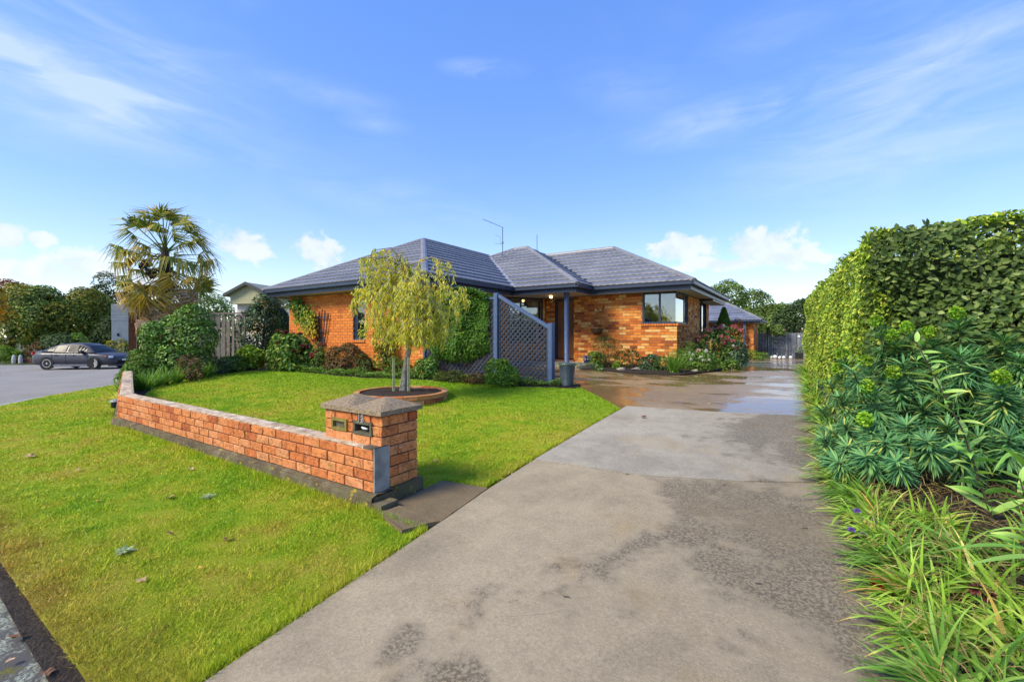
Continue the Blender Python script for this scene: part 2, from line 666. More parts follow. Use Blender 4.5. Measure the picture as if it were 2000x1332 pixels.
def lawn_mat(name, blades):
    t = NT(name)
    geo = t.coord('World')
    sep = t.new('ShaderNodeSeparateXYZ')
    t.L.new(geo, sep.inputs[0])
    big = t.noise(.55, 4, .6)
    mid = t.noise(2.6, 5, .65)
    fine = t.noise(18, 4, .7)
    f = t.math('ADD', t.math('MULTIPLY', big, .45), t.math('ADD', t.math('MULTIPLY', mid, .42), t.math('MULTIPLY', fine, .18)))
    stops = [(.36, (.20, .40, .016)), (.46, (.33, .50, .022)), (.53, (.46, .54, .034)), (.61, (.55, .51, .065)), (.70, (.50, .40, .09))]
    c = t.ramp(f, stops)
    # verge: worn, straw-coloured grass towards the street edge
    edge = t.rng(t.math('ADD', sep.outputs[1], t.math('MULTIPLY', t.math('SUBTRACT', mid, .5), 1.3)), .42, .92, .8, 0)
    c = t.mixc(edge, c, (.46, .29, .06))
    # lusher strip behind, away from the street
    lush = t.rng(t.math('ADD', sep.outputs[1], t.math('MULTIPLY', t.math('SUBTRACT', big, .5), 3.0)), 4.8, 7.2, 0, .75)
    c = t.mixc(lush, c, (.25, .45, .016))
    bare = t.rng(t.noise(4.2, 5, .7, None, (1, 1.6, 1)), .66, .74, 0, .6)
    c = t.mixc(bare, c, (.18, .15, .05))
    if blades:
        tn = t.attr()
        c = t.mixc(1, c, t.ramp(tn, [(0, (.55, .62, .5)), (.6, (1.05, 1.05, 1.0)), (.9, (1.3, 1.25, 1.1)), (1, (1.9, 1.5, 2.2))]), 'MULTIPLY')
        t.set(col=c, rough=.55, spec=.3)
        tr = t.new('ShaderNodeBsdfTranslucent')
        t.L.new(c, tr.inputs[0])
        mx = t.new('ShaderNodeMixShader')
        mx.inputs[0].default_value = .35
        t.L.new(t.b.outputs[0], mx.inputs[1])
        t.L.new(tr.outputs[0], mx.inputs[2])
        t.L.new(mx.outputs[0], t.out.inputs[0])
    else:
        c = t.mixc(1, c, t.ramp(t.noise(160, 4, .7), [(.3, (.55, .55, .55)), (.7, (1.05, 1.05, 1.05))]), 'MULTIPLY')
        t.set(col=c, rough=.9, spec=.1)
        t.bump(t.noise(120, 5, .7), 1.0, .03)
    return t.m


M['lawn'] = lawn_mat('turf', False)
M['blade'] = lawn_mat('grass_blade', True)
M['rough_ground'] = plain('rough_ground', (.06, .075, .02), .95, .5, 1.5, .6, 20)


def asphalt_mat():
    t = NT('asphalt')
    c = t.ramp(t.noise(180, 3, .6), [(.3, (.13, .125, .115)), (.7, (.36, .345, .315))])
    c = t.mixc(t.rng(t.noise(.6, 5, .6), .4, .62, 0, .6), c, (.30, .29, .265))
    sep = t.new('ShaderNodeSeparateXYZ')
    t.L.new(t.coord('World'), sep.inputs[0])
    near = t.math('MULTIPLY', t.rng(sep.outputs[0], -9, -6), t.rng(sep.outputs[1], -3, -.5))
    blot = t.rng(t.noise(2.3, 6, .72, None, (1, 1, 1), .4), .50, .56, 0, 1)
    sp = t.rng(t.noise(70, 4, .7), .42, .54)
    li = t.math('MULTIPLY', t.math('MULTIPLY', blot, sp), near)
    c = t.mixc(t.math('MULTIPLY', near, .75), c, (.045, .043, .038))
    c = t.mixc(t.math('MULTIPLY', li, .85), c, (.36, .40, .30))
    moss = t.math('MULTIPLY', t.rng(t.noise(5, 6, .7), .56, .64), near)
    c = t.mixc(t.math('MULTIPLY', moss, .8), c, (.16, .15, .012))
    t.set(col=c, rough=t.ramp(t.noise(1.2, 4), [(.4, (.75,) * 3), (.6, (.95,) * 3)]), spec=.15)
    t.bump(t.noise(160, 5, .7), .7, .01)
    return t.m


M['asphalt'] = asphalt_mat()


def drive_mat(name, base, wet, damp, seed):
    t = NT(name)
    geo = t.coord('World')
    sep = t.new('ShaderNodeSeparateXYZ')
    t.L.new(geo, sep.inputs[0])
    X, Y = sep.outputs[0], sep.outputs[1]
    off = t.new('ShaderNodeVectorMath')
    off.inputs[1].default_value = (seed, seed * .7, 0)
    t.L.new(geo, off.inputs[0])
    v = off.outputs[0]
    big = t.noise(.9, 6, .62, v)
    mid = t.noise(3.5, 6, .65, v)
    fine = t.noise(55, 5, .7, v)
    grit = t.noise(210, 3, .6, v)
    d = tuple(k * .74 for k in base)
    l = tuple(k * 1.22 for k in base)
    c = t.ramp(t.math('ADD', t.math('MULTIPLY', big, .55), t.math('MULTIPLY', mid, .45)), [(.38, d), (.52, base), (.66, l)])
    c = t.mixc(t.rng(t.noise(1.4, 5, .6, v), .55, .7, 0, .5), c, tuple(a * b for a, b in zip(base, (.95, .82, .58))))
    c = t.mixc(1, c, t.ramp(fine, [(.25, (.70, .68, .64)), (.75, (1.16, 1.15, 1.12))]), 'MULTIPLY')
    c = t.mixc(t.rng(grit, .60, .68, 0, .45), c, tuple(min(1, k * 2.0) for k in base))
    c = t.mixc(t.rng(grit, .40, .30, 0, .5), c, tuple(k * .35 for k in base))
    rough = .78
    if damp:
        # damp dark exposed-aggregate patches, towards the planted side
        side = t.rng(t.math('ADD', X, t.math('MULTIPLY', t.math('SUBTRACT', big, .5), 2.5)), -2.2, .8, -.08, .15)
        dm = t.rng(t.math('ADD', t.math('ADD', t.math('MULTIPLY', mid, .4), t.math('MULTIPLY', big, .6)), side), .505, .62, 0, 1)
        dm = t.math('MULTIPLY', dm, t.rng(fine, .36, .60, .22, 1))
        c = t.mixc(t.math('MULTIPLY', dm, .84), c, (.07, .055, .037))
        vo = t.new('ShaderNodeTexVoronoi')
        vo.inputs['Scale'].default_value = 75
        t.L.new(v, vo.inputs['Vector'])
        ag = t.math('MULTIPLY', t.rng(vo.outputs['Distance'], .34, .16), t.rng(t.noise(40, 3, .6, v), .50, .60))
        c = t.mixc(t.math('MULTIPLY', ag, t.rng(dm, .0, .6, .12, .75)), c, (.36, .31, .22))
        br = t.rng(t.noise(.55, 5, .65, v), .54, .68, 0, .4)
        c = t.mixc(br, c, (.20, .155, .085))
        dk = t.rng(t.noise(6, 6, .75, v), .62, .72, 0, .4)
        c = t.mixc(dk, c, (.11, .095, .07))
        crack = t.noise(1.1, 3, .55, v, (1, 1, 1), 1.2)
        ck = t.math('ABSOLUTE', t.math('SUBTRACT', crack, .5))
        c = t.mixc(t.math('MULTIPLY', t.rng(ck, .0, .0022, .55, 0), t.rng(t.noise(.8, 3, .5, v), .54, .62)), c, (.05, .045, .04))
        rough = t.ramp(dm, [(0, (.85,) * 3), (1, (.68,) * 3)])
        t.set(spec=.25)
    if wet:
        pud = t.noise(.75, 4, .55, v, (.8, 1.5, 1), .3)
        w = t.rng(t.math('ADD', pud, t.math('MULTIPLY', t.math('SUBTRACT', mid, .5), .18)), .43, .54)
        c = t.mixc(t.math('MULTIPLY', w, .62), c, tuple(k * m for k, m in zip(base, (.45, .40, .30))))
        rough = t.ramp(t.math('ADD', w, t.math('MULTIPLY', t.math('SUBTRACT', fine, .5), .5)), [(0, (.46,) * 3), (.5, (.2,) * 3), (1, (.06,) * 3)])
        t.bump(t.noise(9, 4, .6, v), .10, .01)
        t.set(spec=.75)
    else:
        t.bump(t.math('ADD', fine, t.math('MULTIPLY', grit, .5)), .5, .006)
    t.set(col=c, rough=rough)
    return t.m


M['slab_near'] = drive_mat('drive_concrete', (.355, .297, .200), False, True, 3.0)
M['slab_mid'] = drive_mat('drive_concrete_smooth', (.37, .335, .265), False, True, 31.0)
M['slab_wet'] = drive_mat('drive_concrete_wet', (.31, .22, .11), True, False, 7.5)  # wet concrete, base browned to paint in the brick wall's reflection
M['pad'] = drive_mat('pad_concrete', (.185, .14, .08), False, True, 14.0)
M['channel'] = plain('channel_concrete', (.33, .325, .30), .8, .2, 3, .4, 60)

# ------------------------------------------------------------------ the ground
FAR = 700
structure = lambda o: tag(o, kind='structure')


def ground():
    mb = MB()
    xs = [-FAR, -200, -90] + list(np.arange(-62, 27, 1.0)) + [60, 200, FAR]
    ys = [-FAR, -100, -40] + list(np.arange(-12, 46, 1.0)) + [90, 250, FAR]
    V = [(x, y, min(gz(x + a, y + b) for a in (-.5, 0, .5) for b in (-.5, 0, .5)) - .09) for y in ys for x in xs]
    w = len(xs)
    F = [(j * w + i, j * w + i + 1, (j + 1) * w + i + 1, (j + 1) * w + i) for j in range(len(ys) - 1) for i in range(w - 1)]
    mb.add(V, F)
    structure(mb.build('ground', M['rough_ground'], None, True))


ground()

VERGE_EDGE = [(-2.06, .58), (-3.2, .57), (-4.4, .57), (-6.5, .66), (-9, .88), (-12.5, 1.28), (-16.4, 2.1), (-18.3, 3.35), (-20.5, 5.3), (-22.5, 8)]
VERGE = VERGE_EDGE + [(-20.6, 7.4), (-17.5, 5.2), (-14.5, 3.82), (-8.85, 2.24), (-5, 2.24), (-2.72, 2.24), (-2.23, 2.30), (-2.20, 2.0), (-2.08, .8)]
LAWN = [(-2.36, 3.14), (-2.36, 6.66), (-2.95, 7.35), (-3.75, 8.2), (-4.5, 8.0), (-5.16, 7.88), (-6.3, 7.9), (-7.7, 7.85), (-9.7, 7.46),
        (-11.7, 7.55), (-13.3, 7.55), (-14.5, 7.2), (-14.95, 6.3), (-14.4, 4.95), (-13.2, 4.15), (-12.3, 3.75), (-11.2, 3.3), (-10.3, 2.9), (-8.8, 2.6),
        (-3.66, 2.6), (-3.66, 2.86), (-2.80, 2.86), (-2.80, 3.10)]
road_poly = [(14, -16), (14, .5), (.4, .5), (.4, -.3), (-1.95, -.3), (-2.03, .5)] + [(x, y - .03) for x, y in VERGE_EDGE[1:]] + \
            [(-25, 11), (-30, 12.6), (-36, 11.2), (-41.5, 8.6), (-46, 5.2), (-60, -3), (-60, -16)]
structure(sheet('road', road_poly, -.045, M['asphalt'], 1.0))
structure(sheet('road_channel', [(x, y - .34 * (1 if i < 6 else 1.0)) for i, (x, y) in enumerate(VERGE_EDGE[4:])] +
                [(x + .0, y - .02) for x, y in reversed(VERGE_EDGE[4:])], -.030, M['channel'], .5))
structure(sheet('dirt_strip', [(x, y + .01) for x, y in VERGE_EDGE[:6]] + [(x, y - .075 - .025 * math.sin(x * 5)) for x, y in reversed(VERGE_EDGE[:6])], -.034, M['soil'], .08, nudge=.006))
structure(sheet('verge', VERGE, 0, M['lawn'], .4, thick=.06))
structure(sheet('lawn', LAWN, 0, M['lawn'], .4, thick=.04))

# driveway of three concrete pours
dw = structure(tag(bpy.data.objects.new('driveway', None)))
COL.objects.link(dw)
J1 = [(-2.32, 3.97), (-1.2, 4.05), (-.4, 4.33), (.5, 4.76)]
J2 = [(-2.32, 6.92), (-1.0, 7.08), (.5, 7.42)]
up = lambda P, d: [(x, y + d) for x, y in P]
sheet('slab', [(.5, -.4), (.5, 4.74)] + list(reversed(up(J1[:-1], -.008))) + [(-2.29, 3.1), (-2.18, 2.0), (-2.06, .8), (-1.98, -.4)], .012, M['slab_near'], .4, dw, thick=.1)
sheet('slab', up(J1, .010) + list(reversed(up(J2, -.008))), .016, M['slab_mid'], .4, dw, thick=.1)
FORE = up(J2, .012) + [(.45, 20), (.6, 33.9), (-3.2, 33.9), (-2.3, 28), (-2.0, 23), (-1.84, 19.2), (-1.8, 16), (-1.82, 12.7), (-2.42, 11.3),
                       (-3.4, 11.15), (-5.3, 11.75), (-5.4, 12.1), (-8.2, 12.1), (-8.2, 8.75), (-3.95, 8.75), (-3.75, 8.3), (-2.95, 7.45)]
sheet('slab', FORE, .012, M['slab_wet'], .45, dw, thick=.1)
mb = MB()
kerb = [(-2.43, 2.2), (-2.43, 2.4)]
structure(sheet('letterbox_pad', [(-2.78, 2.44), (-2.226, 2.44), (-2.296, 3.12), (-2.78, 3.06)], .018, M['pad'], .12, thick=.1, nudge=.0015))
structure(sheet('stone_step', [(-2.68, 2.24), (-2.34, 2.16), (-2.225, 2.42), (-2.66, 2.43)], .03, M['pad'], .09, thick=.1, nudge=.004))
structure(sheet('porch_floor', [(-8.35, 12.12), (-5.42, 12.12), (-5.42, 13.65), (-6.4, 13.82), (-7.55, 13.82), (-8.3, 12.5)], .09, M['slab_mid'], .4, thick=.12))
BED_MAIN = [(-2.78, 8.72), (-2.78, 8.72)]
structure(sheet('garden_bed', [(-3.78, 8.22), (-4.5, 8.02), (-5.16, 7.9), (-6.3, 7.92), (-7.7, 7.87), (-9.7, 7.48), (-11.7, 7.57), (-13.3, 7.57), (-14.5, 7.22),
                               (-14.97, 6.3), (-14.42, 4.95), (-13.22, 4.15), (-12.32, 3.75), (-11.2, 3.32), (-10.3, 2.92), (-8.8, 2.62), (-14.3, 4.12), (-18, 5.4),
                               (-19, 8), (-17, 10), (-14.95, 9.5), (-14.95, 8.6), (-8.35, 8.6), (-4.0, 8.73)], .004, M['soil'], .4))
structure(sheet('garden_bed', [(-5.35, 11.78), (-3.4, 11.17), (-2.42, 11.32), (-1.84, 12.7), (-1.82, 16), (-1.86, 19.2), (-2.0, 23), (-2.32, 28), (-3.0, 30),
                               (-3.3, 20.5), (-3.0, 17), (-3.0, 13.75), (-6.3, 13.75), (-5.45, 12.1)], .05, M['soil'], .4, thick=.06))
structure(sheet('garden_bed', [(.52, .6), (4, .6), (4, 15), (.3, 15.5), (.2, 12), (.35, 9), (.5, 5)], .03, M['soil'], .5))

# ------------------------------------------------------------------ bricks
RB = random.Random(11)
_brick_cache = {}


def brick_shape(Lb, H, D, ch=.004, jit=.0):
    """front face at y=0 looking to -y, x from 0 to Lb, z from 0 to H"""
    r = RB
    j = lambda: r.uniform(-jit, jit)
    V = [(0, D, 0), (Lb, D, 0), (Lb, D, H), (0, D, H), (0, ch, 0), (Lb, ch, 0), (Lb, ch, H), (0, ch, H)]
    V += [(ch, j(), ch), (Lb - ch, j(), ch), (Lb - ch, j(), H - ch), (ch, j(), H - ch)]
    F = [(1, 0, 3, 2), (0, 1, 5, 4), (2, 3, 7, 6), (3, 0, 4, 7), (1, 2, 6, 5),
         (4, 5, 9, 8), (5, 6, 10, 9), (6, 7, 11, 10), (7, 4, 8, 11), (8, 9, 10, 11)]
    return V, F


def brick_mesh(mat, Lb, H, D, tint, jit):
    key = (mat, round(Lb, 2), H, D, round(tint * 16))
    if key not in _brick_cache:
        mb = MB()
        V, F = brick_shape(round(Lb, 2) if Lb > .03 else Lb, H, D, .004, jit)
        mb.add(V, F, round(tint * 16) / 16)
        _brick_cache[key] = mb.mesh('brick', M[mat])
    return _brick_cache[key]


def layout(length, z0, courses, openings=(), Lb=.23, H=.076, gap=.010, phase=0.0):
    """running bond: list of (s, z, brick length)"""
    out = []
    step = Lb + gap
    for k in range(courses):
        z = z0 + k * (H + gap)
        free = [(0.0, length)]
        for a, b, za, zb in openings:
            if z + H > za + .03 and z < zb - .03:
                nf = []
                for p, q in free:
                    if b <= p or a >= q:
                        nf.append((p, q))
                        continue
                    if a > p:
                        nf.append((p, a))
                    if b < q:
                        nf.append((b, q))
                free = nf
        o = (phase + (k % 2) * .5) * step
        for p, q in free:
            s = math.floor((p - o) / step) * step + o
            while s < q:
                a, b = max(s, p), min(s + Lb, q)
                if b - a > .035:
                    out.append((a, z, b - a))
                s += step
    return out


def wall_frame(p0, p1):
    d = Vector((p1[0] - p0[0], p1[1] - p0[1], 0))
    return d.length, math.atan2(d.y, d.x)


def brick_tint(r, spread=1.0):
    t = r.random()
    if t < .1:
        return r.uniform(0, .15)
    if t < .80:
        return r.uniform(.25, .75)
    return r.uniform(.75, 1.0)


def lay_bricks(parent, p0, p1, z0, courses, mat, individual, openings=(), H=.076, D=.05, jit=.0015, phase=0., inset=.003, tintf=brick_tint, proud=0.0):
    Lw, ang = wall_frame(p0, p1)
    T = Matrix.Translation((p0[0], p0[1], 0)) @ Matrix.Rotation(ang, 4, 'Z')
    big = MB()
    for s, z, l in layout(Lw, z0, courses, openings, H=H, phase=phase):
        s0 = max(s, inset)
        l = min(s + l, Lw - inset) - s0
        if l < .03:
            continue
        t = tintf(RB)
        if individual:
            o = link('brick', brick_mesh(mat, l, H, D, t, jit))
            o.matrix_basis = T @ Matrix.Translation((s0, RB.uniform(-1, 1) * (jit + .0005) - proud, z + RB.uniform(-.0008, .0008))) @ Matrix.Rotation(RB.uniform(-1, 1) * jit * 2.5, 4, 'Z')
            adopt(o, parent)
        else:
            V, F = brick_shape(l, H, D, .004, jit)
            big.add([T @ (Vector(v) + Vector((s0, RB.uniform(-.0015, .0015) - proud, z))) for v in V], F, t)
    if big.v:
        o = big.build('bricks', M[mat], parent)
        tag(o, kind='stuff')
    return T


def backing(mb, p0, p1, z0, z1, openings=(), depth=.10, back=.012):
    """mortar wall behind the bricks with real openings"""
    Lw, ang = wall_frame(p0, p1)
    T = Matrix.Translation((p0[0], p0[1], 0)) @ Matrix.Rotation(ang, 4, 'Z')
    ss = sorted({.016, Lw - .016, *[v for o in openings for v in o[:2]]})
    zs = sorted({z0, z1, *[min(max(v, z0), z1) for o in openings for v in o[2:]]})
    for a, b in zip(ss, ss[1:]):
        for c, d in zip(zs, zs[1:]):
            if any(o[0] <= (a + b) / 2 <= o[1] and o[2] <= (c + d) / 2 <= o[3] for o in openings):
                continue
            if a < .015 or b > Lw - .015 or b - a < 1e-4 or d - c < 1e-4:
                continue
            P = [T @ Vector((x, y, z)) for z in (c, d) for y in (back, back + depth) for x in (a, b)]
            mb.add(P, [(0, 2, 3, 1), (4, 5, 7, 6), (0, 1, 5, 4), (2, 6, 7, 3), (0, 4, 6, 2), (1, 3, 7, 5)])


# ------------------------------------------------------------------ front garden wall with letterbox pillar
def garden_tint(r):
    return min(1, max(0, r.gauss(.55, .28)))


gw = thing('garden_wall', 'low orange brick garden wall on mossy concrete footing between the two front lawns', 'wall', (-5.8, 2.4, 0))
WX0, WX1, WY, WZ = -8.8, -2.84, 2.325, .14
lay_bricks(gw, (WX0, WY), (WX1, WY), WZ, 4, 'garden_brick', True, D=.085, jit=.003, tintf=garden_tint, phase=.3)
RET = (-14.35, 3.90)
nrm = Vector((RET[1] - WY, -(RET[0] - WX0), 0)).normalized()
lay_bricks(gw, RET, (WX0, WY), WZ, 4, 'garden_brick', True, D=.085, jit=.003, tintf=garden_tint)
mb = MB()
mb.box2((WX0, WY + .012, WZ - .02), (WX1 - .012, WY + .175, WZ + .338))
dx = Vector((WX0 - RET[0], WY - RET[1], 0))
ang = math.atan2(dx.y, dx.x)
Tr = Matrix.Translation((RET[0], RET[1], 0)) @ Matrix.Rotation(ang, 4, 'Z')
LR = dx.length
P = [Tr @ Vector((x, y, z)) for z in (WZ - .02, WZ + .338) for y in (.012, .175) for x in (0, LR)]
mb.add(P, [(0, 2, 3, 1), (4, 5, 7, 6), (0, 1, 5, 4), (2, 6, 7, 3), (0, 4, 6, 2), (1, 3, 7, 5)])
mb.build('mortar_core', M['dark_mortar'], gw)
# rear skin of bricks
rear = MB()
for s, z, l in layout(WX1 - WX0, WZ, 4, phase=.1):
    V, F = brick_shape(l, .076, .06, .004, .002)
    R = Matrix.Translation((WX1 - s, WY + .185, z)) @ Matrix.Rotation(math.pi, 4, 'Z')
    rear.add([R @ Vector(v) for v in V], F, garden_tint(RB))
tag(rear.build('rear_bricks', M['garden_brick'], gw), kind='stuff')


def rough_strip(P0, P1, w0, w1, z, hgt, nn, seed, name, mat, parent, amp=.006):
    """an uneven trowelled strip from P0 to P1, from side offset w0 to w1"""
    r = random.Random(seed)
    d = Vector((P1[0] - P0[0], P1[1] - P0[1], 0))
    Ln = d.length
    d.normalize()
    s = Vector((-d.y, d.x, 0))
    V, F = [], []
    k = 6
    for i in range(nn + 1):
        for j in range(k + 1):
            edge = j in (0, k)
            p = Vector((P0[0], P0[1], 0)) + d * (Ln * i / nn) + s * (w0 + (w1 - w0) * j / k + (r.uniform(-.004, .004) if edge else 0))
            V.append((p.x, p.y, z + hgt * (.35 if edge else 1) + r.uniform(-amp, amp) * (.4 if edge else 1)))
    m = len(V)
    for i in range(nn):
        for j in range(k):
            a = i * (k + 1) + j
            F.append((a, a + k + 1, a + k + 2, a + 1))
    for i in range(nn + 1):
        for j in (0, k):
            v = V[i * (k + 1) + j]
            V.append((v[0], v[1], z - .02))
    for i in range(nn):
        b = m + i * 2
        F.append((i * (k + 1), b, b + 2, (i + 1) * (k + 1)))
        F.append((i * (k + 1) + k, (i + 1) * (k + 1) + k, b + 3, b + 1))
    mb = MB()
    mb.add(V, F)
    return mb.build(name, mat, parent, False)


rough_strip((WX0 - .02, WY), (-2.98, WY), .012, .180, WZ + .340, .010, 140, 3, 'capping', M['walltop'], gw)
rough_strip(RET, (WX0 + .01, WY + .01), .012, .180, WZ + .342, .010, 120, 4, 'capping', M['walltop'], gw)
# concrete footing, uneven and mossy
rough_strip((WX0 - .05, WY - .045), (-2.80, WY - .045), 0, .26, WZ - .022, .016, 160, 5, 'footing', M['footing'], gw, .006)
f2 = MB()
r = random.Random(8)
nn = 160
V, F = [], []
for i in range(nn + 1):
    x = WX0 - .05 + (WX1 + .04 - WX0 + .05) * i / nn
    for j, z in enumerate((WZ - .018, .10, .06, .02, -.06)):
        V.append((x, WY - .05 - .012 * j * .5 + r.uniform(-.005, .005), z + r.uniform(-.004, .004)))
for i in range(nn):
    for j in range(4):
        a = i * 5 + j
        F.append((a, a + 5, a + 6, a + 1))
f2.add(V, F)
f2.box2((WX0, WY - .03, -.06), (WX1 + .039, WY + .2, WZ - .02))
f2.build('footing', M['footing'], gw)
rough_strip((RET[0], RET[1] - .045), (WX0, WY - .045), 0, .26, WZ - .022, .016, 40, 6, 'footing', M['footing'], gw)
f3 = MB()
P = [Tr @ Vector((x, y, z)) for z in (-.5, WZ - .03) for y in (-.04, .2) for x in (0, LR)]
f3.add(P, [(0, 2, 3, 1), (4, 5, 7, 6), (0, 1, 5, 4), (2, 6, 7, 3), (0, 4, 6, 2), (1, 3, 7, 5)])
f3.build('footing', M['footing'], gw)
# rendered end of the wall
mb = MB()
mb.box2((WX1 - .010, WY + .004, WZ - .02), (WX1 + .004, WY + .16, WZ + .350))
mb.build('render_patch', M['plaster'], gw)
mb = MB()
mb.box2((WX1 - .14, WY + .006, WZ + .335), (WX1 + .001, WY + .15, WZ + .356))
mb.build('capping', M['dark_mortar'], gw)
# mossy block at the end of the footing
mb = MB()
mb.box2((WX1 - .02, WY - .055, -.05), (WX1 + .15, WY + .115, .085))
mb.build('footing', M['footing'], gw)

# pillar
PX0, PX1, PY0, PY1 = -3.60, -2.842, 2.405, 2.81
lp = thing('letterbox_pillar', 'square orange brick letterbox pillar with double pyramid concrete cap and two mail slots', 'letterbox', (-3.2, 2.6, 0))
slots = [(.06, .30, .505, .655), (.36, .60, .505, .655)]       # along the front face
slots = [(.10, .315, .565, .672), (.405, .645, .562, .676)]
lay_bricks(lp, (PX0, PY0), (PX1, PY0), WZ + 4 * .086, 3, 'garden_brick', True, openings=slots, D=.09, jit=.004, tintf=garden_tint, phase=.62)
lay_bricks(lp, (PX1, PY0), (PX1, PY1), WZ, 7, 'garden_brick', True, openings=[(-.01, .092, 0, .47)], D=.09, jit=.004, tintf=garden_tint, phase=.25)
lay_bricks(lp, (PX0, PY1), (PX0, PY0), WZ, 7, 'garden_brick', True, D=.09, jit=.004, tintf=garden_tint, phase=.25)
lay_bricks(lp, (PX1, PY1), (PX0, PY1), WZ, 7, 'garden_brick', True, D=.09, jit=.004, tintf=garden_tint)
mb = MB()
mb.box2((PX0 + .012, PY0 + .10, WZ - .05), (PX1 - .012, PY1 - .012, .742))
for a, b in ((PX0 + .012, PX0 + .10), (PX0 + .315, PX0 + .405), (PX0 + .645, PX1 - .012)):
    mb.box2((a, PY0 + .012, .44), (b, PY0 + .101, .742))
mb.box2((PX0 + .10, PY0 + .012, .44), (PX0 + .315, PY0 + .101, .566))
mb.box2((PX0 + .10, PY0 + .012, .671), (PX0 + .315, PY0 + .101, .742))
mb.box2((PX0 + .405, PY0 + .012, .44), (PX0 + .645, PY0 + .101, .563))
mb.box2((PX0 + .405, PY0 + .012, .675), (PX0 + .645, PY0 + .101, .742))
mb.build('mortar_core', M['dark_mortar'], lp)
mb = MB()
mb.box2((PX0 - .03, PY1 - .30, -.05), (PX1 + .035, PY1 + .03, WZ - .002))
mb.build('footing', M['footing'], lp)
# caps: two low pyramids side by side
CX0, CX1, CY0, CY1, CZ0, CZ1, CZ2 = PX0 - .028, PX1 + .028, PY0 - .03, PY1 + .028, .744, .782, .868
xm = (CX0 + CX1) / 2
for a, b in ((CX0, xm - .0015), (xm + .0015, CX1)):
    mb = MB()
    rr = random.Random(a)
    g = 10
    cx, cy = (a + b) / 2, (CY0 + CY1) / 2
    V, F = [], []
    for j in range(g + 1):
        for i in range(g + 1):
            u, v = i / g, j / g
            h = 1 - max(abs(u - .5), abs(v - .5)) * 2
            V.append((a + (b - a) * u, CY0 + (CY1 - CY0) * v, CZ1 + (CZ2 - CZ1) * h + rr.uniform(-.002, .002)))
    F = [(j * (g + 1) + i, j * (g + 1) + i + 1, (j + 1) * (g + 1) + i + 1, (j + 1) * (g + 1) + i) for j in range(g) for i in range(g)]
    mb.add(V, F)
    rim = [(i, 0) for i in range(g)] + [(g, j) for j in range(g)] + [(g - i, g) for i in range(g)] + [(0, g - j) for j in range(g)]
    top = [V[j * (g + 1) + i] for i, j in rim]
    bot = [(p[0], p[1], CZ0) for p in top]
    n4 = len(top)
    mb.add(top + bot, [(i, i + n4, (i + 1) % n4 + n4, (i + 1) % n4) for i in range(n4)] + [list(range(n4, 2 * n4))])
    mb.build('cap', M['cap'], lp)
# mail slots
M['brass'] = plain('weathered_brass', (.27, .22, .06), .55, .3, 30, .2, 80, metal=.5)
M['slot_grey'] = plain('slot_metal', (.13, .12, .085), .55, .3, 30, .2, 80, metal=.5)
M['black'] = plain('black_void', (.008, .008, .008), .8, 0, 5, 0)  # near-black panel colour, painted for the shade inside the open mail slot
for (a, b, z0, z1), m, inner in zip(slots, ('brass', 'slot_grey'), ('slot_grey', 'black')):
    sroot = MB()
    w = .026
    for q in ((a, z0, b, z0 + w), (a, z1 - w, b, z1), (a, z0 + w, a + w, z1 - w), (b - w, z0 + w, b, z1 - w)):
        sroot.box2((PX0 + q[0], PY0 - .012, q[1]), (PX0 + q[2], PY0 + .05, q[3]))
    fr = sroot.build('mail_slot', M[m], lp)
    mb = MB()
    mb.box2((PX0 + a + w * .8, PY0 + (.012 if inner != 'black' else .045), z0 + w * .8), (PX0 + b - w * .8, PY0 + .055, z1 - w * .8))
    mb.build('slot_infill', M[inner], fr)
lt = thing('letter', 'rolled white paper poking out of the darker mail slot', 'paper', (PX0 + .52, PY0, .6))
mb = MB()
mb.tube([(PX0 + .485, PY0 + .02, .619), (PX0 + .52, PY0 + .008, .616), (PX0 + .565, PY0 + .016, .612)], [.007, .010, .009], 8)
mb.build('paper', M['white'], lt, True)


def text(name, s, size, loc, rotz, mat, parent, depth=.003, outline=0.0):
    cu = bpy.data.curves.new(name, 'FONT')
    cu.body = s
    cu.size = size
    cu.extrude = depth
    cu.offset = outline
    cu.align_x = 'CENTER'
    cu.resolution_u = 3
    me_o = bpy.data.objects.new(name, cu)
    COL.objects.link(me_o)
    dg = bpy.context.evaluated_depsgraph_get()
    me = bpy.data.meshes.new_from_object(me_o.evaluated_get(dg))
    bpy.data.objects.remove(me_o)
    me.materials.clear()
    me.materials.append(mat)
    o = link(name, me)
    o.matrix_basis = Matrix.Translation(loc) @ Matrix.Rotation(rotz, 4, 'Z') @ Matrix.Rotation(math.pi / 2, 4, 'X') @ Matrix.Diagonal((.62, 1, 1, 1))
    adopt(o, parent)
    return o


for ch, dx_ in (('1', -.026), ('B', .022)):
    num = text('house_number', ch, .104, (PX0 + .505 + dx_, PY0 - .013, .672), 0, M['white'], lp, .004, .0045)
    text('number_inlay', ch, .104, (PX0 + .505 + dx_, PY0 - .0180, .672), 0, M['metal_dark'], num, .002, -.0008)

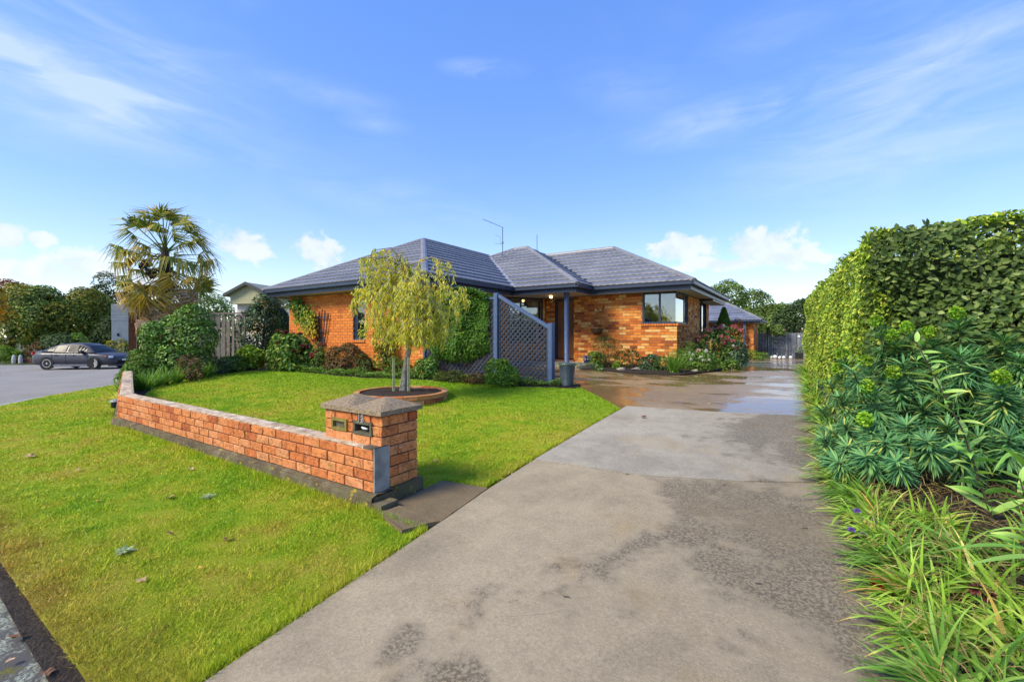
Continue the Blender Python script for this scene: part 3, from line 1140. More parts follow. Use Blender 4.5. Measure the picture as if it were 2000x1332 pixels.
# ------------------------------------------------------------------ round brick planter on the lawn
PC = (-6.20, 5.72)
pz = gz(*PC)
pl = thing('brick_planter', 'round two-course brick planter ring filled with dark soil on the lawn', 'planter', (PC[0], PC[1], pz))
PR = .85
nb = 22
for k in range(2):
    for i in range(nb):
        a = 2 * math.pi * (i + .5 * k) / nb
        o = link('brick', brick_mesh('old_brick', .228, .076, .10, RB.random(), .003))
        o.matrix_basis = Matrix.Translation((PC[0], PC[1], pz + .01 + k * .088)) @ Matrix.Rotation(a, 4, 'Z') @ Matrix.Translation((-.114, -PR, 0))
        adopt(o, pl)
mb = MB()
mb.lathe((PC[0], PC[1], pz), [(PR - .018, -.1), (PR - .018, .166), (PR - .025, .170), (PR - .085, .170), (PR - .09, .1)], 44)
mb.build('mortar_core', M['mortar'], pl)
mb = MB()
r = random.Random(2)
V = [(PC[0], PC[1], pz + .185)]
F = []
for k in range(1, 9):
    for i in range(40):
        a = 2 * math.pi * i / 40
        q = (PR - .08) * k / 8
        V.append((PC[0] + q * math.cos(a), PC[1] + q * math.sin(a), pz + .145 + .035 * (1 - (k / 8) ** 2) + r.uniform(-.012, .012)))
for i in range(40):
    F.append((0, 1 + i, 1 + (i + 1) % 40))
    for k in range(7):
        b = 1 + k * 40
        F.append((b + i, b + 40 + i, b + 40 + (i + 1) % 40, b + (i + 1) % 40))
mb.add(V, F)
mb.build('soil', M['mulch'], pl)

# ------------------------------------------------------------------ the house
EV = 2.96         # roof plane at the eave
SOF = 2.73
PITCH = .52
hs_ = thing('brick_house', 'single storey orange brick house with slate blue hipped tile roof', 'house', (-9, 13.5, .4))
# wall runs: (p0, p1, openings in (s0,s1,z0,z1), individual bricks)
Z0, NC = .30, 28
runs = [
    ((-14.9, 8.55), (-8.4, 8.55), [(3.50, 4.04, 1.26, SOF + .1)], False, .0),
    ((-8.4, 8.55), (-8.4, 12.45), [], False, .3),
    ((-8.4, 12.45), (-7.61, 13.85), [(.10, 1.50, 1.12, SOF + .1)], False, .1),
    ((-7.61, 13.85), (-6.44, 13.85), [(.36, 1.18, 0, 2.68)], False, .6),
    ((-6.44, 13.85), (-6.44, 13.70), [], False, .2),
    ((-6.44, 13.70), (-3.05, 13.70), [(2.35, 3.40, 1.76, SOF + .1)], True, .15),
    ((-3.05, 13.70), (-3.05, 17.3), [(-.01, 1.55, 1.76, SOF + .1)], False, .65),
    ((-3.05, 17.3), (-3.15, 17.3), [], False, 0),
    ((-3.15, 17.3), (-3.15, 19.9), [(.55, 2.0, .75, SOF + .1)], False, .3),
]


def house_tint_left(r):
    t = r.random()
    return r.uniform(.35, .62) if t < .88 else (r.uniform(.62, .9) if t < .96 else r.uniform(.15, .3))


def house_tint(r):
    t = r.random()
    if t < .10:
        return r.uniform(.0, .14)
    if t < .30:
        return r.uniform(.14, .35)
    if t < .72:
        return r.uniform(.4, .78)
    return r.uniform(.78, 1.0)


wb = MB()
for i, (a, b, op, ind, ph) in enumerate(runs):
    backing(wb, a, b, .1, SOF + .05, op, .12, .010)
    lay_bricks(hs_, a, b, Z0, NC, 'house_brick', ind, op, tintf=house_tint_left if i == 0 else house_tint, phase=ph)
# plain rear and side walls, inner partitions
wb.box2((-14.9, 8.66, .1), (-14.78, 20, SOF + .05))
wb.box2((-14.9, 19.88, .1), (-3.2, 20, SOF + .05))
wb.build('wall', M['mortar'], hs_)
mb = MB()
mb.box2((-14.7, 11.2, .5), (-8.6, 11.3, SOF))
mb.box2((-8.9, 15.8, .5), (-3.3, 15.9, SOF))
mb.box2((-8.9, 12.4, .5), (-8.8, 15.8, SOF))
mb.box2((-6.5, 13.9, .5), (-6.4, 15.8, SOF))
mb.box2((-14.7, 8.7, .42), (-8.6, 19.8, .5))
mb.box2((-8.55, 14.0, .42), (-3.3, 19.8, .5))
mb.box2((-5.3, 16.2, .5), (-5.2, 19.8, SOF))
mb.build('partition', M['interior'], hs_)
# soldier-course window sills
for (x0, x1, y, z, n, dirx) in ((-11.44, -10.82, 8.55, 1.26, 7, True), (-4.13, -3.0, 13.70, 1.76, 14, True)):
    for k in range(n):
        w = (x1 - x0) / n
        o = link('sill_brick', brick_mesh('house_brick', w - .008, .066, .10, RB.uniform(.3, .6), .001))
        o.matrix_basis = Matrix.Translation((x0 + k * w, y - .035, z - .072))
        adopt(o, hs_)
for k in range(19):
    w = 1.58 / 19
    o = link('sill_brick', brick_mesh('house_brick', w - .008, .066, .10, RB.uniform(.3, .6), .001))
    o.matrix_basis = Matrix.Translation((-3.05 + .035, 13.72 + k * w, z - .072)) @ Matrix.Rotation(math.pi / 2, 4, 'Z')
    adopt(o, hs_)


def window(p0, p1, z0, z1, divs, name='window', fw=.055, recess=.05, sill=True, left=True, right=True, label=None):
    """frame parts + a pane in each light; p0->p1 along the outside face"""
    Lw, ang = wall_frame(p0, p1)
    T = Matrix.Translation((p0[0], p0[1], 0)) @ Matrix.Rotation(ang, 4, 'Z')
    fr = MB()

    def bx(a, b, c, d, y0, y1):
        P = [T @ Vector((x, y, z)) for z in (c, d) for y in (y0, y1) for x in (a, b)]
        fr.add(P, [(0, 2, 3, 1), (4, 5, 7, 6), (0, 1, 5, 4), (2, 6, 7, 3), (0, 4, 6, 2), (1, 3, 7, 5)])
    y0, y1 = recess, recess + .05
    if left:
        bx(0, fw, z0, z1, y0, y1)
    if right:
        bx(Lw - fw, Lw, z0, z1, y0, y1)
    a, b = (fw if left else 0), (Lw - fw if right else Lw)
    bx(a, b, z0, z0 + fw, y0, y1)
    bx(a, b, z1 - fw, z1, y0, y1)
    for d in divs:
        bx(d - fw * .5, d + fw * .5, z0 + fw, z1 - fw, y0 + .004, y1 - .002)
    if sill:
        bx(-.005 if left else 0, Lw + .005 if right else Lw, z0 - .012, z0 - .001, y0 - .03, y1)
    w = fr.build(name, M['trim'], hs_)
    edges = [a] + list(divs) + [b]
    for k, (p, q) in enumerate(zip(edges, edges[1:])):
        g = MB()
        P = [T @ Vector((x, y, z)) for z in (z0 + fw * .6, z1 - fw * .6) for y in (y0 + .022, y0 + .028)
             for x in (p - .004 if k == 0 and not left else p + .01, q - .01)]
        g.add(P, [(0, 2, 3, 1), (4, 5, 7, 6), (0, 1, 5, 4), (2, 6, 7, 3), (0, 4, 6, 2), (1, 3, 7, 5)])
        g.build('pane', M['glass'], w)
    return w


window((-11.40, 8.55), (-10.86, 8.55), 1.26, SOF, [.12])
window((-4.09, 13.70), (-3.10, 13.70), 1.76, SOF, [.52], right=False, recess=.03)
window((-3.09, 13.73), (-3.09, 15.25), 1.76, SOF, [1.15], left=False, recess=-.01)
dvec = Vector((.79, 1.40, 0)).normalized()
wd0 = Vector((-8.4, 12.45, 0)) + dvec * .10
wd1 = Vector((-8.4, 12.45, 0)) + dvec * 1.50
window((wd0.x, wd0.y), (wd1.x, wd1.y), 1.12, SOF, [.52])
window((-3.15, 17.85), (-3.15, 19.30), .75, SOF, [.5])
# curtains inside
mb = MB()
for k in range(9):
    p = wd0 + dvec * (1.05 + k * .03) + Vector((-.18, .12, 0)) + Vector((-.02, .012, 0)) * (k % 2)
    q = wd0 + dvec * (1.05 + (k + 1) * .03) + Vector((-.18, .12, 0)) + Vector((-.02, .012, 0)) * ((k + 1) % 2)
    mb.add([(p.x, p.y, .8), (q.x, q.y, .8), (q.x, q.y, 2.6), (p.x, p.y, 2.6)], [(0, 1, 2, 3)])
mb.build('curtain', M['curtain'], hs_)
mb = MB()
for k in range(8):
    x = -11.28 + k * .02
    mb.add([(x, 8.80 + .02 * (k % 2), 1.1), (x + .02, 8.80 + .02 * ((k + 1) % 2), 1.1), (x + .02, 8.80 + .02 * ((k + 1) % 2), 2.65), (x, 8.80 + .02 * (k % 2), 2.65)], [(0, 1, 2, 3)])
mb.build('curtain', plain('ochre_curtain', (.30, .17, .05), .8), hs_)
# front door with frame
mb = MB()
for a, b, c, d in ((-7.25, -7.17, .5, 2.68), (-6.50, -6.435, .5, 2.68), (-7.17, -6.50, 2.61, 2.68)):
    mb.box2((a, 13.88, c), (b, 13.96, d))
df = mb.build('door_frame', M['trim'], hs_)
mb = MB()
nb_ = 6
for k in range(nb_):
    a = -7.16 + k * .655 / nb_
    mb.box2((a + .003, 13.915, .60), (a + .655 / nb_ - .003, 13.95, 2.60))
mb.box2((-7.165, 13.93, .57), (-6.505, 13.96, 2.605))
dr = mb.build('door', M['door'], hs_)
mb = MB()
mb.box2((-7.17, 13.88, .56), (-6.50, 13.95, .60))
mb.tube([(-7.10, 13.90, 1.55), (-7.10, 13.87, 1.55), (-7.02, 13.87, 1.55)], .011, 6)
mb.build('door_handle', M['metal_dark'], dr)
mb = MB()
mb.box2((-7.3, 13.60, .40), (-6.4, 13.87, .555))
mb.build('door_step', plain('terracotta', (.35, .13, .06), .7), hs_)
# porch column
mb = MB()
mb.lathe((-6.08, 12.42, .45), [(.098, 0), (.098, .06), (.078, .075), (.078, 2.20), (.095, 2.22), (.095, 2.285)], 20)
mb.build('porch_column', M['post'], hs_, True)
# porch light, lit
mb = MB()
mb.lathe((-7.0, 13.1, SOF - .075), [(.0, -.005), (.02, 0), (.045, .02), (.05, .05), (.035, .074)], 16)
lamp_m = NT('porch_lamp')
lamp_m.b.inputs['Emission Color'].default_value = (1, .62, .25, 1)
lamp_m.b.inputs['Emission Strength'].default_value = 4
mb.build('porch_light', lamp_m.m, hs_, True)
mb = MB()
mb.lathe((-6.95, 13.15, SOF - .22), [(.17, 0), (.10, .03), (.02, .045), (.01, .21)], 16)
mb.build('lamp_shade', M['metal_dark'], hs_, True)

# --- eaves
EAVES = [(-15.5, 20.7), (-15.5, 7.95), (-7.8, 7.95), (-7.8, 12.0), (-5.5, 12.0), (-5.5, 13.1), (-2.45, 13.1), (-2.45, 20.5), (-9, 20.5)]


def sweep(path, profile, name, mat, parent, z):
    """profile: list of (outward offset, height) swept along a mitred open path, outside is to the right of travel"""
    P = [Vector((*p, 0)) for p in path]
    rings = []
    for i, p in enumerate(P):
        d0 = (P[i] - P[i - 1]).normalized() if i else (P[1] - P[0]).normalized()
        d1 = (P[i + 1] - P[i]).normalized() if i < len(P) - 1 else d0
        n0, n1 = Vector((d0.y, -d0.x, 0)), Vector((d1.y, -d1.x, 0))
        m = (n0 + n1)
        m = m / (1 + n0.dot(n1))
        rings.append([(p.x + m.x * o, p.y + m.y * o, z + h) for o, h in profile])
    mb = MB()
    k = len(profile)
    V = [v for r_ in rings for v in r_]
    F = [(i * k + j, (i + 1) * k + j, (i + 1) * k + (j + 1) % k, i * k + (j + 1) % k) for i in range(len(P) - 1) for j in range(k)]
    F += [list(range(k)), list(range((len(P) - 1) * k, len(P) * k))[::-1]]
    mb.add(V, F)
    return mb.build(name, mat, parent)


# travel so that the outside lies right of travel: from the left rear corner towards the front, then to the right
GUT = [(.0, .015), (.0, -.105), (-.018, -.125), (-.10, -.125), (-.118, -.11), (-.118, .0), (-.106, .0), (-.106, -.10), (-.015, -.10), (-.015, .015)]
sweep(EAVES, GUT, 'gutter', M['trim'], hs_, EV)
FAS = [(-.122, -.02), (-.122, -.245), (-.150, -.245), (-.150, -.02)]
sweep(EAVES, FAS, 'fascia', M['trim'], hs_, EV)
# soffit: one flat lining under the eaves
inner = .151
sp_ = []
for i, p in enumerate(EAVES):
    P = [Vector((*q, 0)) for q in EAVES]
    d0 = (P[i] - P[i - 1]).normalized() if i else (P[1] - P[0]).normalized()
    d1 = (P[i + 1] - P[i]).normalized() if i < len(P) - 1 else d0
    n0, n1 = Vector((d0.y, -d0.x, 0)), Vector((d1.y, -d1.x, 0))
    m = (n0 + n1) / (1 + n0.dot(n1))
    sp_.append((p[0] - m.x * inner, p[1] - m.y * inner))
sheet('soffit', sp_, 0, M['soffit'], 4, hs_, zf=lambda x, y: SOF + .002)
# dropped soffit box at the side
mb = MB()
mb.box2((-3.14, 17.32, SOF - .075), (-2.60, 17.37, SOF - .002))
mb.box2((-2.64, 17.37, SOF - .075), (-2.60, 20.3, SOF - .002))
mb.build('eave_box', M['trim'], hs_)
mb = MB()
mb.box2((-3.14, 17.372, SOF - .07), (-2.642, 20.3, SOF - .06))
mb.build('eave_lining', M['soffit'], hs_)
# downpipe
mb = MB()
mb.tube([(-3.00, 17.5, SOF - .08), (-3.06, 17.5, SOF - .2), (-3.06, 17.5, .4)], .042, 12)
mb.build('downpipe', M['post'], hs_, True)
mb = MB()
mb.box2((-3.12, 17.44, 2.45), (-3.005, 17.56, 2.475))
mb.build('pipe_clip', M['white'], hs_)


# --- roof: every course of tiles is a piece of its own
def roof_plane(parent, A, B, C_, D_, mat='roof', course=.368, wave=.20):
    """A->B eave (left to right seen from outside), D_->C_ ridge above it (A below D_, B below C_)"""
    A, B, C_, D_ = map(Vector, (A, B, C_, D_))
    e = (B - A).normalized()
    nn = e.cross((D_ - A)).normalized()
    if nn.z < 0:
        nn = -nn
    up_ = nn.cross(e).normalized()
    if up_.z < 0:
        up_ = -up_
    H = (D_ - A).dot(up_)
    al, ar = (D_ - A).dot(e) / H, (C_ - B).dot(e) / H
    n = max(1, round(H / course))
    ch = H / n
    for k in range(n):
        h0, h1 = k * ch, (k + 1) * ch
        l0, r0 = al * h0, (B - A).length + ar * h0
        l1, r1 = al * h1, (B - A).length + ar * h1
        m = max(2, int((r0 - l0) / .05))
        V, F = [], []
        for i in range(m + 1):
            t = i / m
            s0, s1 = l0 + (r0 - l0) * t, l1 + (r1 - l1) * t
            w = .5 + .5 * math.cos(2 * math.pi * s0 / wave)
            w1 = .5 + .5 * math.cos(2 * math.pi * s1 / wave)
            hb = h0 - .02
            V.append(A + e * s0 + up_ * hb + nn * .002)
            V.append(A + e * s0 + up_ * (hb + .002) + nn * (.024 + .014 * w))
            V.append(A + e * (s0 * .72 + s1 * .28) + up_ * (h0 + ch * .28) + nn * (.024 + .010 * w))
            V.append(A + e * s1 + up_ * h1 + nn * (.003 + .002 * w1))
        for i in range(m):
            for j in range(3):
                a = i * 4 + j
                F.append((a, a + 4, a + 5, a + 1))
        mb = MB()
        mb.add(V, F, RB.random())
        o = mb.build('tile_course', M[mat], parent)
        sm_ = np.array([f % 3 != 0 for f in range(len(F))])
        o.data.polygons.foreach_set('use_smooth', sm_)


def ridge(parent, a, b, w=.10, mat='roof_cap', name='ridge_cap'):
    a, b = Vector(a), Vector(b)
    d = (b - a).normalized()
    s = d.cross(Vector((0, 0, 1))).normalized()
    u = s.cross(d)
    prof = [(-w, -.035), (-w * .9, .012), (-w * .35, .05), (w * .35, .05), (w * .9, .012), (w, -.035)]
    V = [p + s * x + u * y for p in (a, b) for x, y in prof]
    k = len(prof)
    mb = MB()
    mb.add(V, [(i, i + 1, i + 1 + k, i + k) for i in range(k - 1)] + [list(range(k)), list(range(k, 2 * k))])
    return mb.build(name, M[mat], parent)


rf = link('roof', bpy.data.meshes.new('roof'), None)
mbr = MB()


def hip_roof(root, x0, x1, y0, y1, axis, cut=None, eave=EV, planes='FLRB'):
    """hip over a rectangle; ridge along axis"""
    if axis == 'X':
        h = (y1 - y0) / 2
        r0, r1 = (x0 + h, y0 + h), (x1 - h, y0 + h)
    else:
        h = (x1 - x0) / 2
        r0, r1 = (x0 + h, y0 + h), (x0 + h, y1 - h)
    zt = eave + PITCH * h
    c = [(x0, y0, eave), (x1, y0, eave), (x1, y1, eave), (x0, y1, eave)]
    a, b = (*r0, zt), (*r1, zt)
    if axis == 'X':
        tops = {'F': (b, a), 'R': (b, b), 'B': (a, b), 'L': (a, a)}
    else:
        tops = {'F': (a, a), 'R': (b, a), 'B': (b, b), 'L': (a, b)}
    for k, i in (('F', 0), ('R', 1), ('B', 2), ('L', 3)):
        if k in planes:
            t = tops[k]
            roof_plane(root, c[i], c[(i + 1) % 4], t[0], t[1])
    return c, a, b


root_mb = MB()
root_mb.box2((-14.6, 9.2, EV - .2), (-8.7, 19.8, EV - .1))
bpy.data.objects.remove(rf)
rf = root_mb.build('roof', M['interior'], hs_)
cL, aL, bL = hip_roof(rf, -15.5, -7.8, 7.95, 20.0, 'Y', planes='FLR')
cM, aM, bM = hip_roof(rf, -15.0, -5.5, 12.0, 20.8, 'X', planes='FLRB')
cR, aR, bR = hip_roof(rf, -14.0, -2.45, 13.1, 20.5, 'X', planes='FRB')
ridge(rf, cL[0], aL)
ridge(rf, cL[1], aL)
ridge(rf, aL, (aL[0], 15.9, aL[2]))
ridge(rf, cM[1], bM)
ridge(rf, (cM[0][0] + 2.8, cM[0][1] + 2.8, cM[0][2] + 2.8 * PITCH), aM)
ridge(rf, aM, bM)
ridge(rf, cR[1], bR)
ridge(rf, cR[2], bR)
ridge(rf, bR, (-9.2, bR[1], bR[2]))


def valley(a, b, mat):
    a, b = Vector(a), Vector(b)
    d = (b - a).normalized()
    s = d.cross(Vector((0, 0, 1))).normalized()
    V = [p + s * x + Vector((0, 0, z)) for p in (a, b) for x, z in ((-.07, .075), (-.055, .062), (0, .05), (.055, .062), (.07, .075))]
    mb = MB()
    mb.add(V, [(i, i + 1, i + 6, i + 5) for i in range(4)])
    return mb.build('valley', M[mat], rf)


t_ = 3.8
valley((-7.8, 12.0, EV - .02), (-7.8 - t_, 12 + t_, EV + PITCH * t_ - .02), 'valley')
t_ = 3.3
valley((-5.5, 13.1, EV - .02), (-5.5 - t_, 13.1 + t_, EV + PITCH * t_ - .02), 'metal_dark')

# television antenna on the roof
an = MB()
ab = Vector((-10.45, 15.25, 4.3))
an.tube([ab, ab + Vector((0, 0, 1.65))], .016, 6)
an.tube([ab + Vector((0, 0, 1.65)), ab + Vector((-.75, -.35, 2.02))], .008, 4)
for k in range(12):
    p = ab + Vector((0, 0, 1.65)) + Vector((-.75, -.35, .37)) * (k / 11)
    an.tube([p + Vector((.06, -.12, 0)), p + Vector((-.06, .12, 0))], .004, 4)
an.tube([ab + Vector((0, 0, .95)), ab + Vector((-.35, -.1, 1.0))], .006, 4)
an.tube([ab + Vector((-.12, 0, .95)), ab + Vector((-.12, 0, 1.25)), ab + Vector((-.3, -.1, 1.35))], .005, 4)
an.box(ab + Vector((0, 0, 1.0)), (.06, .05, .08))
an.build('antenna', plain('antenna_metal', (.12, .14, .18), .5, .1, 5, 0, metal=.5), hs_)
an = MB()
an.tube([(-9.9, 17.2, 5.0), (-9.9, 17.2, 5.95)], .012, 5)
an.build('aerial_whip', M['metal_dark'], hs_)

# wrought hook with hanging basket on the front wall
hb = thing('hanging_basket', 'wire hanging basket lined with brown fibre, hung from a black wall hook', 'basket', (-5.55, 13.5, 1.55))
wxx = -5.42
mb = MB()
mb.tube([(wxx + .06, 13.69, 2.40), (wxx + .06, 13.62, 2.22), (wxx + .02, 13.56, 2.14), (wxx - .03, 13.50, 2.22), (wxx - .05, 13.48, 2.28), (wxx - .08, 13.47, 2.20)], .012, 6)
mb.build('hook', M['metal_dark'], hb)
mb = MB()
bc = Vector((wxx - .08, 13.46, 1.62))
for a in (.3, 2.4, 4.5):
    mb.tube([(bc.x, bc.y, 2.19), (bc.x + .19 * math.cos(a), bc.y + .19 * math.sin(a), bc.z)], .004, 4)
mb.build('chain', M['metal_dark'], hb)
mb = MB()
mb.lathe((bc.x, bc.y, bc.z - .2), [(.0, 0), (.08, .015), (.15, .07), (.185, .15), (.19, .20), (.17, .19), (.13, .15), (0, .14)], 20)
mb.build('liner', plain('coir', (.10, .055, .02), .95, .4, 40, .8, 70), hb, True)
mb = MB()
for k in range(12):
    a = k * math.pi / 6
    mb.tube([(bc.x + q * math.cos(a), bc.y + q * math.sin(a), bc.z - .205 + zz) for q, zz in ((.05, 0), (.09, .012), (.16, .07), (.193, .15), (.197, .205))], .003, 4)
mb.tube([(bc.x + .197 * math.cos(a), bc.y + .197 * math.sin(a), bc.z) for a in np.linspace(0, 6.2832, 25)], .004, 4)
mb.build('wire_frame', M['metal_dark'], hb)

# ------------------------------------------------------------------ vegetation helpers
def unit(v):
    return v / np.maximum(1e-9, np.linalg.norm(v, axis=-1, keepdims=True))


def leaf_cloud(P, Nn, L, W, rng, droop=0.0, out=.35, fold=.22, lvar=.35):
    """folded leaf faces: base, side, tip, side"""
    n = len(P)
    rnd = unit(rng.normal(size=(n, 3)))
    d = rnd - Nn * np.sum(rnd * Nn, axis=1, keepdims=True)
    d = unit(unit(d) + Nn * out + np.array([0, 0, -droop]))
    s = unit(np.cross(d, unit(Nn + rng.normal(size=(n, 3)) * .35)))
    up_ = np.cross(s, d)
    l = (L * (1 + rng.uniform(-lvar, lvar, n)))[:, None]
    w = (W * (1 + rng.uniform(-lvar, lvar, n)))[:, None] * .5
    V = np.empty((n, 6, 3))
    sag = np.array([0, 0, -1]) * l * droop * .25
    lift = up_ * w * fold * 2
    V[:, 0] = P
    V[:, 1] = P + d * l * .32 + s * w * .92 + lift
    V[:, 2] = P + d * l * .68 + s * w * .78 + lift * .8 + sag * .4
    V[:, 3] = P + d * l + sag
    V[:, 4] = P + d * l * .68 - s * w * .78 + lift * .8 + sag * .4
    V[:, 5] = P + d * l * .32 - s * w * .92 + lift
    q = np.arange(n)[:, None] * 6
    return V.reshape(-1, 3), np.concatenate([q + [0, 1, 2, 3], q + [0, 3, 4, 5]])


def make_lobes(rng, c, r, k, sub=.45):
    c, r = np.array(c, float), np.array(r, float)
    out = [(c, r * .72)]
    for i in range(k):
        d = unit(rng.normal(size=3))
        d[2] = d[2] * .9 + .1
        q = rng.uniform(.45, .74)
        s = rng.uniform(sub * .7, sub * 1.15)
        out.append((c + d * r * q, np.array([r.mean()] * 3) * .35 * s / sub * .6 + r * s * .65))
    return out


def lobed_points(rng, lobes, n, shell=.16, up=0.0):
    vol = np.array([np.prod(l[1]) ** (2 / 3) for l in lobes])
    idx = rng.choice(len(lobes), n, p=vol / vol.sum())
    C = np.array([l[0] for l in lobes])[idx]
    R = np.array([l[1] for l in lobes])[idx]
    d = unit(rng.normal(size=(n, 3)))
    d[:, 2] = np.where(d[:, 2] < -.55, -d[:, 2], d[:, 2])
    q = 1 - np.abs(rng.normal(size=(n, 1))) * shell
    P = C + d * R * np.clip(q, .1, 1.1)
    # drop what is buried deep inside other lobes
    keep = np.ones(n, bool)
    for c, r in lobes:
        keep &= np.sum(((P - c) / r) ** 2, axis=1) > .45
    nn = unit(d + np.array([0, 0, up]))
    return P[keep], nn[keep]


def tints(rng, n, lo=.0, hi=1.0, rep=6, power=1.0):
    t = lo + (hi - lo) * rng.random(n) ** power
    return np.repeat(t, rep)


def foliage_mesh(name, parent, P, Nn, L, W, mat, rng, **k):
    V, F = leaf_cloud(P, Nn, L, W, rng, **k)
    return link(name, np_mesh(name, V, F, mat, tints(rng, len(P))), parent)


G_CAM = foliage('camellia_leaf', [(0, (.020, .048, .008)), (.5, (.055, .125, .016)), (.85, (.11, .20, .03)), (1, (.19, .27, .06))], .3, .2, .5, gain=1.9)
G_DARK = foliage('dark_leaf', [(0, (.012, .028, .012)), (.6, (.028, .060, .024)), (.92, (.06, .10, .04)), (1, (.13, .17, .10))], .25, .12, .6, gain=1.9)
G_MID = foliage('mid_leaf', [(0, (.03, .07, .012)), (.6, (.075, .15, .022)), (1, (.15, .22, .04))], .45, .28, gain=1.7)
G_BRIGHT = foliage('bright_leaf', [(0, (.05, .11, .012)), (.6, (.11, .21, .02)), (1, (.24, .30, .04))], .45, .32, gain=1.6)
G_HYD = foliage('hydrangea_leaf', [(0, (.03, .075, .015)), (.6, (.075, .15, .03)), (.9, (.16, .22, .04)), (1, (.32, .30, .05))], .45, .25, gain=1.7)
G_RED = foliage('bronze_leaf', [(0, (.03, .022, .012)), (.45, (.075, .05, .025)), (.75, (.12, .075, .03)), (.9, (.09, .11, .03)), (1, (.26, .08, .03))], .5, .2, gain=1.8)
G_FEATHER = foliage('feathery_leaf', [(0, (.03, .045, .010)), (.6, (.065, .08, .018)), (1, (.10, .14, .03))], .55, .25)
G_LATT = foliage('climber_leaf', [(0, (.02, .06, .008)), (.6, (.055, .135, .014)), (.92, (.10, .20, .02)), (1, (.18, .25, .04))], .35, .25, gain=1.5)
G_HEDGE = foliage('hedge_leaf', [(0, (.035, .065, .008)), (.45, (.085, .135, .014)), (.8, (.155, .205, .02)), (1, (.28, .28, .045))], .35, .28, .45, .3, 1.3, gain=2.7)
G_HEDGE_SHADED = foliage('hedge_leaf_shaded', [(0, (.022, .045, .010)), (.5, (.05, .085, .018)), (.85, (.095, .14, .03)), (1, (.17, .21, .07))], .3, .18, .5, .3, 1.6, gain=1.6)  # old leaves of the street end, darkened to paint in shade there
G_EUPH = foliage('euphorbia_leaf', [(0, (.02, .058, .024)), (.5, (.048, .13, .046)), (.9, (.09, .185, .055)), (1, (.24, .25, .05))], .45, .2, .4, .2, gain=2.2)
G_EUPHF = foliage('euphorbia_flower', [(0, (.08, .20, .02)), (.5, (.13, .27, .02)), (1, (.28, .36, .03))], .5, .3, gain=1.6)
G_STRAP = foliage('strap_leaf', [(0, (.06, .115, .012)), (.5, (.13, .23, .022)), (.88, (.22, .31, .045)), (.94, (.36, .34, .10)), (1, (.30, .17, .045))], .35, .3, .5, .25, 3, gain=2.2)
G_STRAPG = foliage('green_strap_leaf', [(0, (.04, .10, .012)), (.6, (.09, .19, .025)), (1, (.17, .27, .05))], .35, .3, .5, .2, 3, gain=1.9)
G_LILY = foliage('lily_leaf', [(0, (.05, .12, .025)), (.5, (.10, .20, .035)), (.85, (.19, .27, .07)), (1, (.35, .30, .07))], .35, .3, .5, .15, gain=2.7)
G_WEEP = foliage('yellow_autumn_leaf', [(0, (.15, .18, .03)), (.45, (.30, .31, .06)), (.8, (.46, .41, .09)), (.93, (.55, .34, .04)), (1, (.58, .24, .03))], .5, .5, .3, .2, 3, gain=2.1)
G_PALM = foliage('palm_leaf', [(0, (.05, .085, .018)), (.5, (.11, .15, .03)), (.8, (.22, .22, .04)), (1, (.36, .28, .05))], .4, .22, gain=1.6)
G_PALMY = foliage('palm_leaf_yellow', [(0, (.11, .11, .02)), (.5, (.25, .20, .03)), (1, (.42, .28, .05))], .45, .22, gain=1.4)
G_PALMD = foliage('palm_leaf_dead', [(0, (.10, .075, .05)), (.5, (.20, .155, .11)), (.9, (.32, .26, .19)), (1, (.36, .20, .06))], .7, .12, .2, gain=1.9)
G_TREEO = foliage('olive_tree_leaf', [(0, (.03, .04, .006)), (.5, (.075, .09, .012)), (.85, (.14, .14, .02)), (1, (.24, .15, .03))], .5, .25, .3, .4, .5, gain=2.5)
G_TREEG = foliage('green_tree_leaf', [(0, (.028, .05, .012)), (.5, (.07, .115, .025)), (1, (.14, .19, .05))], .5, .25, .3, .4, .5, gain=2.1)
G_TREED = foliage('dark_tree_leaf', [(0, (.014, .028, .010)), (.6, (.03, .052, .018)), (1, (.06, .09, .03))], .5, .2, .3, .35, .5, gain=1.9)
G_TREEY = foliage('golden_tree_leaf', [(0, (.12, .10, .02)), (.5, (.27, .20, .03)), (1, (.46, .22, .03))], .5, .3, .3, .3, .8)
G_TREER = foliage('red_tree_leaf', [(0, (.08, .02, .012)), (.6, (.16, .045, .02)), (1, (.26, .10, .03))], .5, .25)
G_CONE = foliage('conifer_needle', [(0, (.03, .065, .008)), (.6, (.075, .14, .015)), (1, (.14, .21, .025))], .5, .2, gain=1.8)
BARK = plain('bark', (.10, .075, .055), .9, .5, 14, .8, 40, bdist=.02)
BARK_PALE = NT('pale_bark')
_t = BARK_PALE
_c = _t.ramp(_t.noise(14, 6, .65), [(.3, (.13, .11, .085)), (.55, (.30, .27, .22)), (.75, (.42, .40, .34))])
_c = _t.mixc(_t.rng(_t.noise(6, 6, .7), .58, .66, 0, .8), _c, (.09, .10, .03))
_t.set(col=_c, rough=.9)
_t.bump(_t.noise(40, 5), .7, .01)
BARK_PALE = _t.m
FLOWER = {k: foliage(k + '_petal', [(0, tuple(c * .7 for c in v)), (1, v)], .6, .3, .3, .1, 20, tcol=(1, 1, 1), gain=1.0) for k, v in dict(
    pink=(.85, .30, .27), red=(.62, .02, .025), white=(.82, .82, .74), dusty=(.24, .075, .06), coral=(.50, .13, .09), purple=(.25, .13, .55),
    peach=(.65, .40, .33)).items()}
_bloom = {}


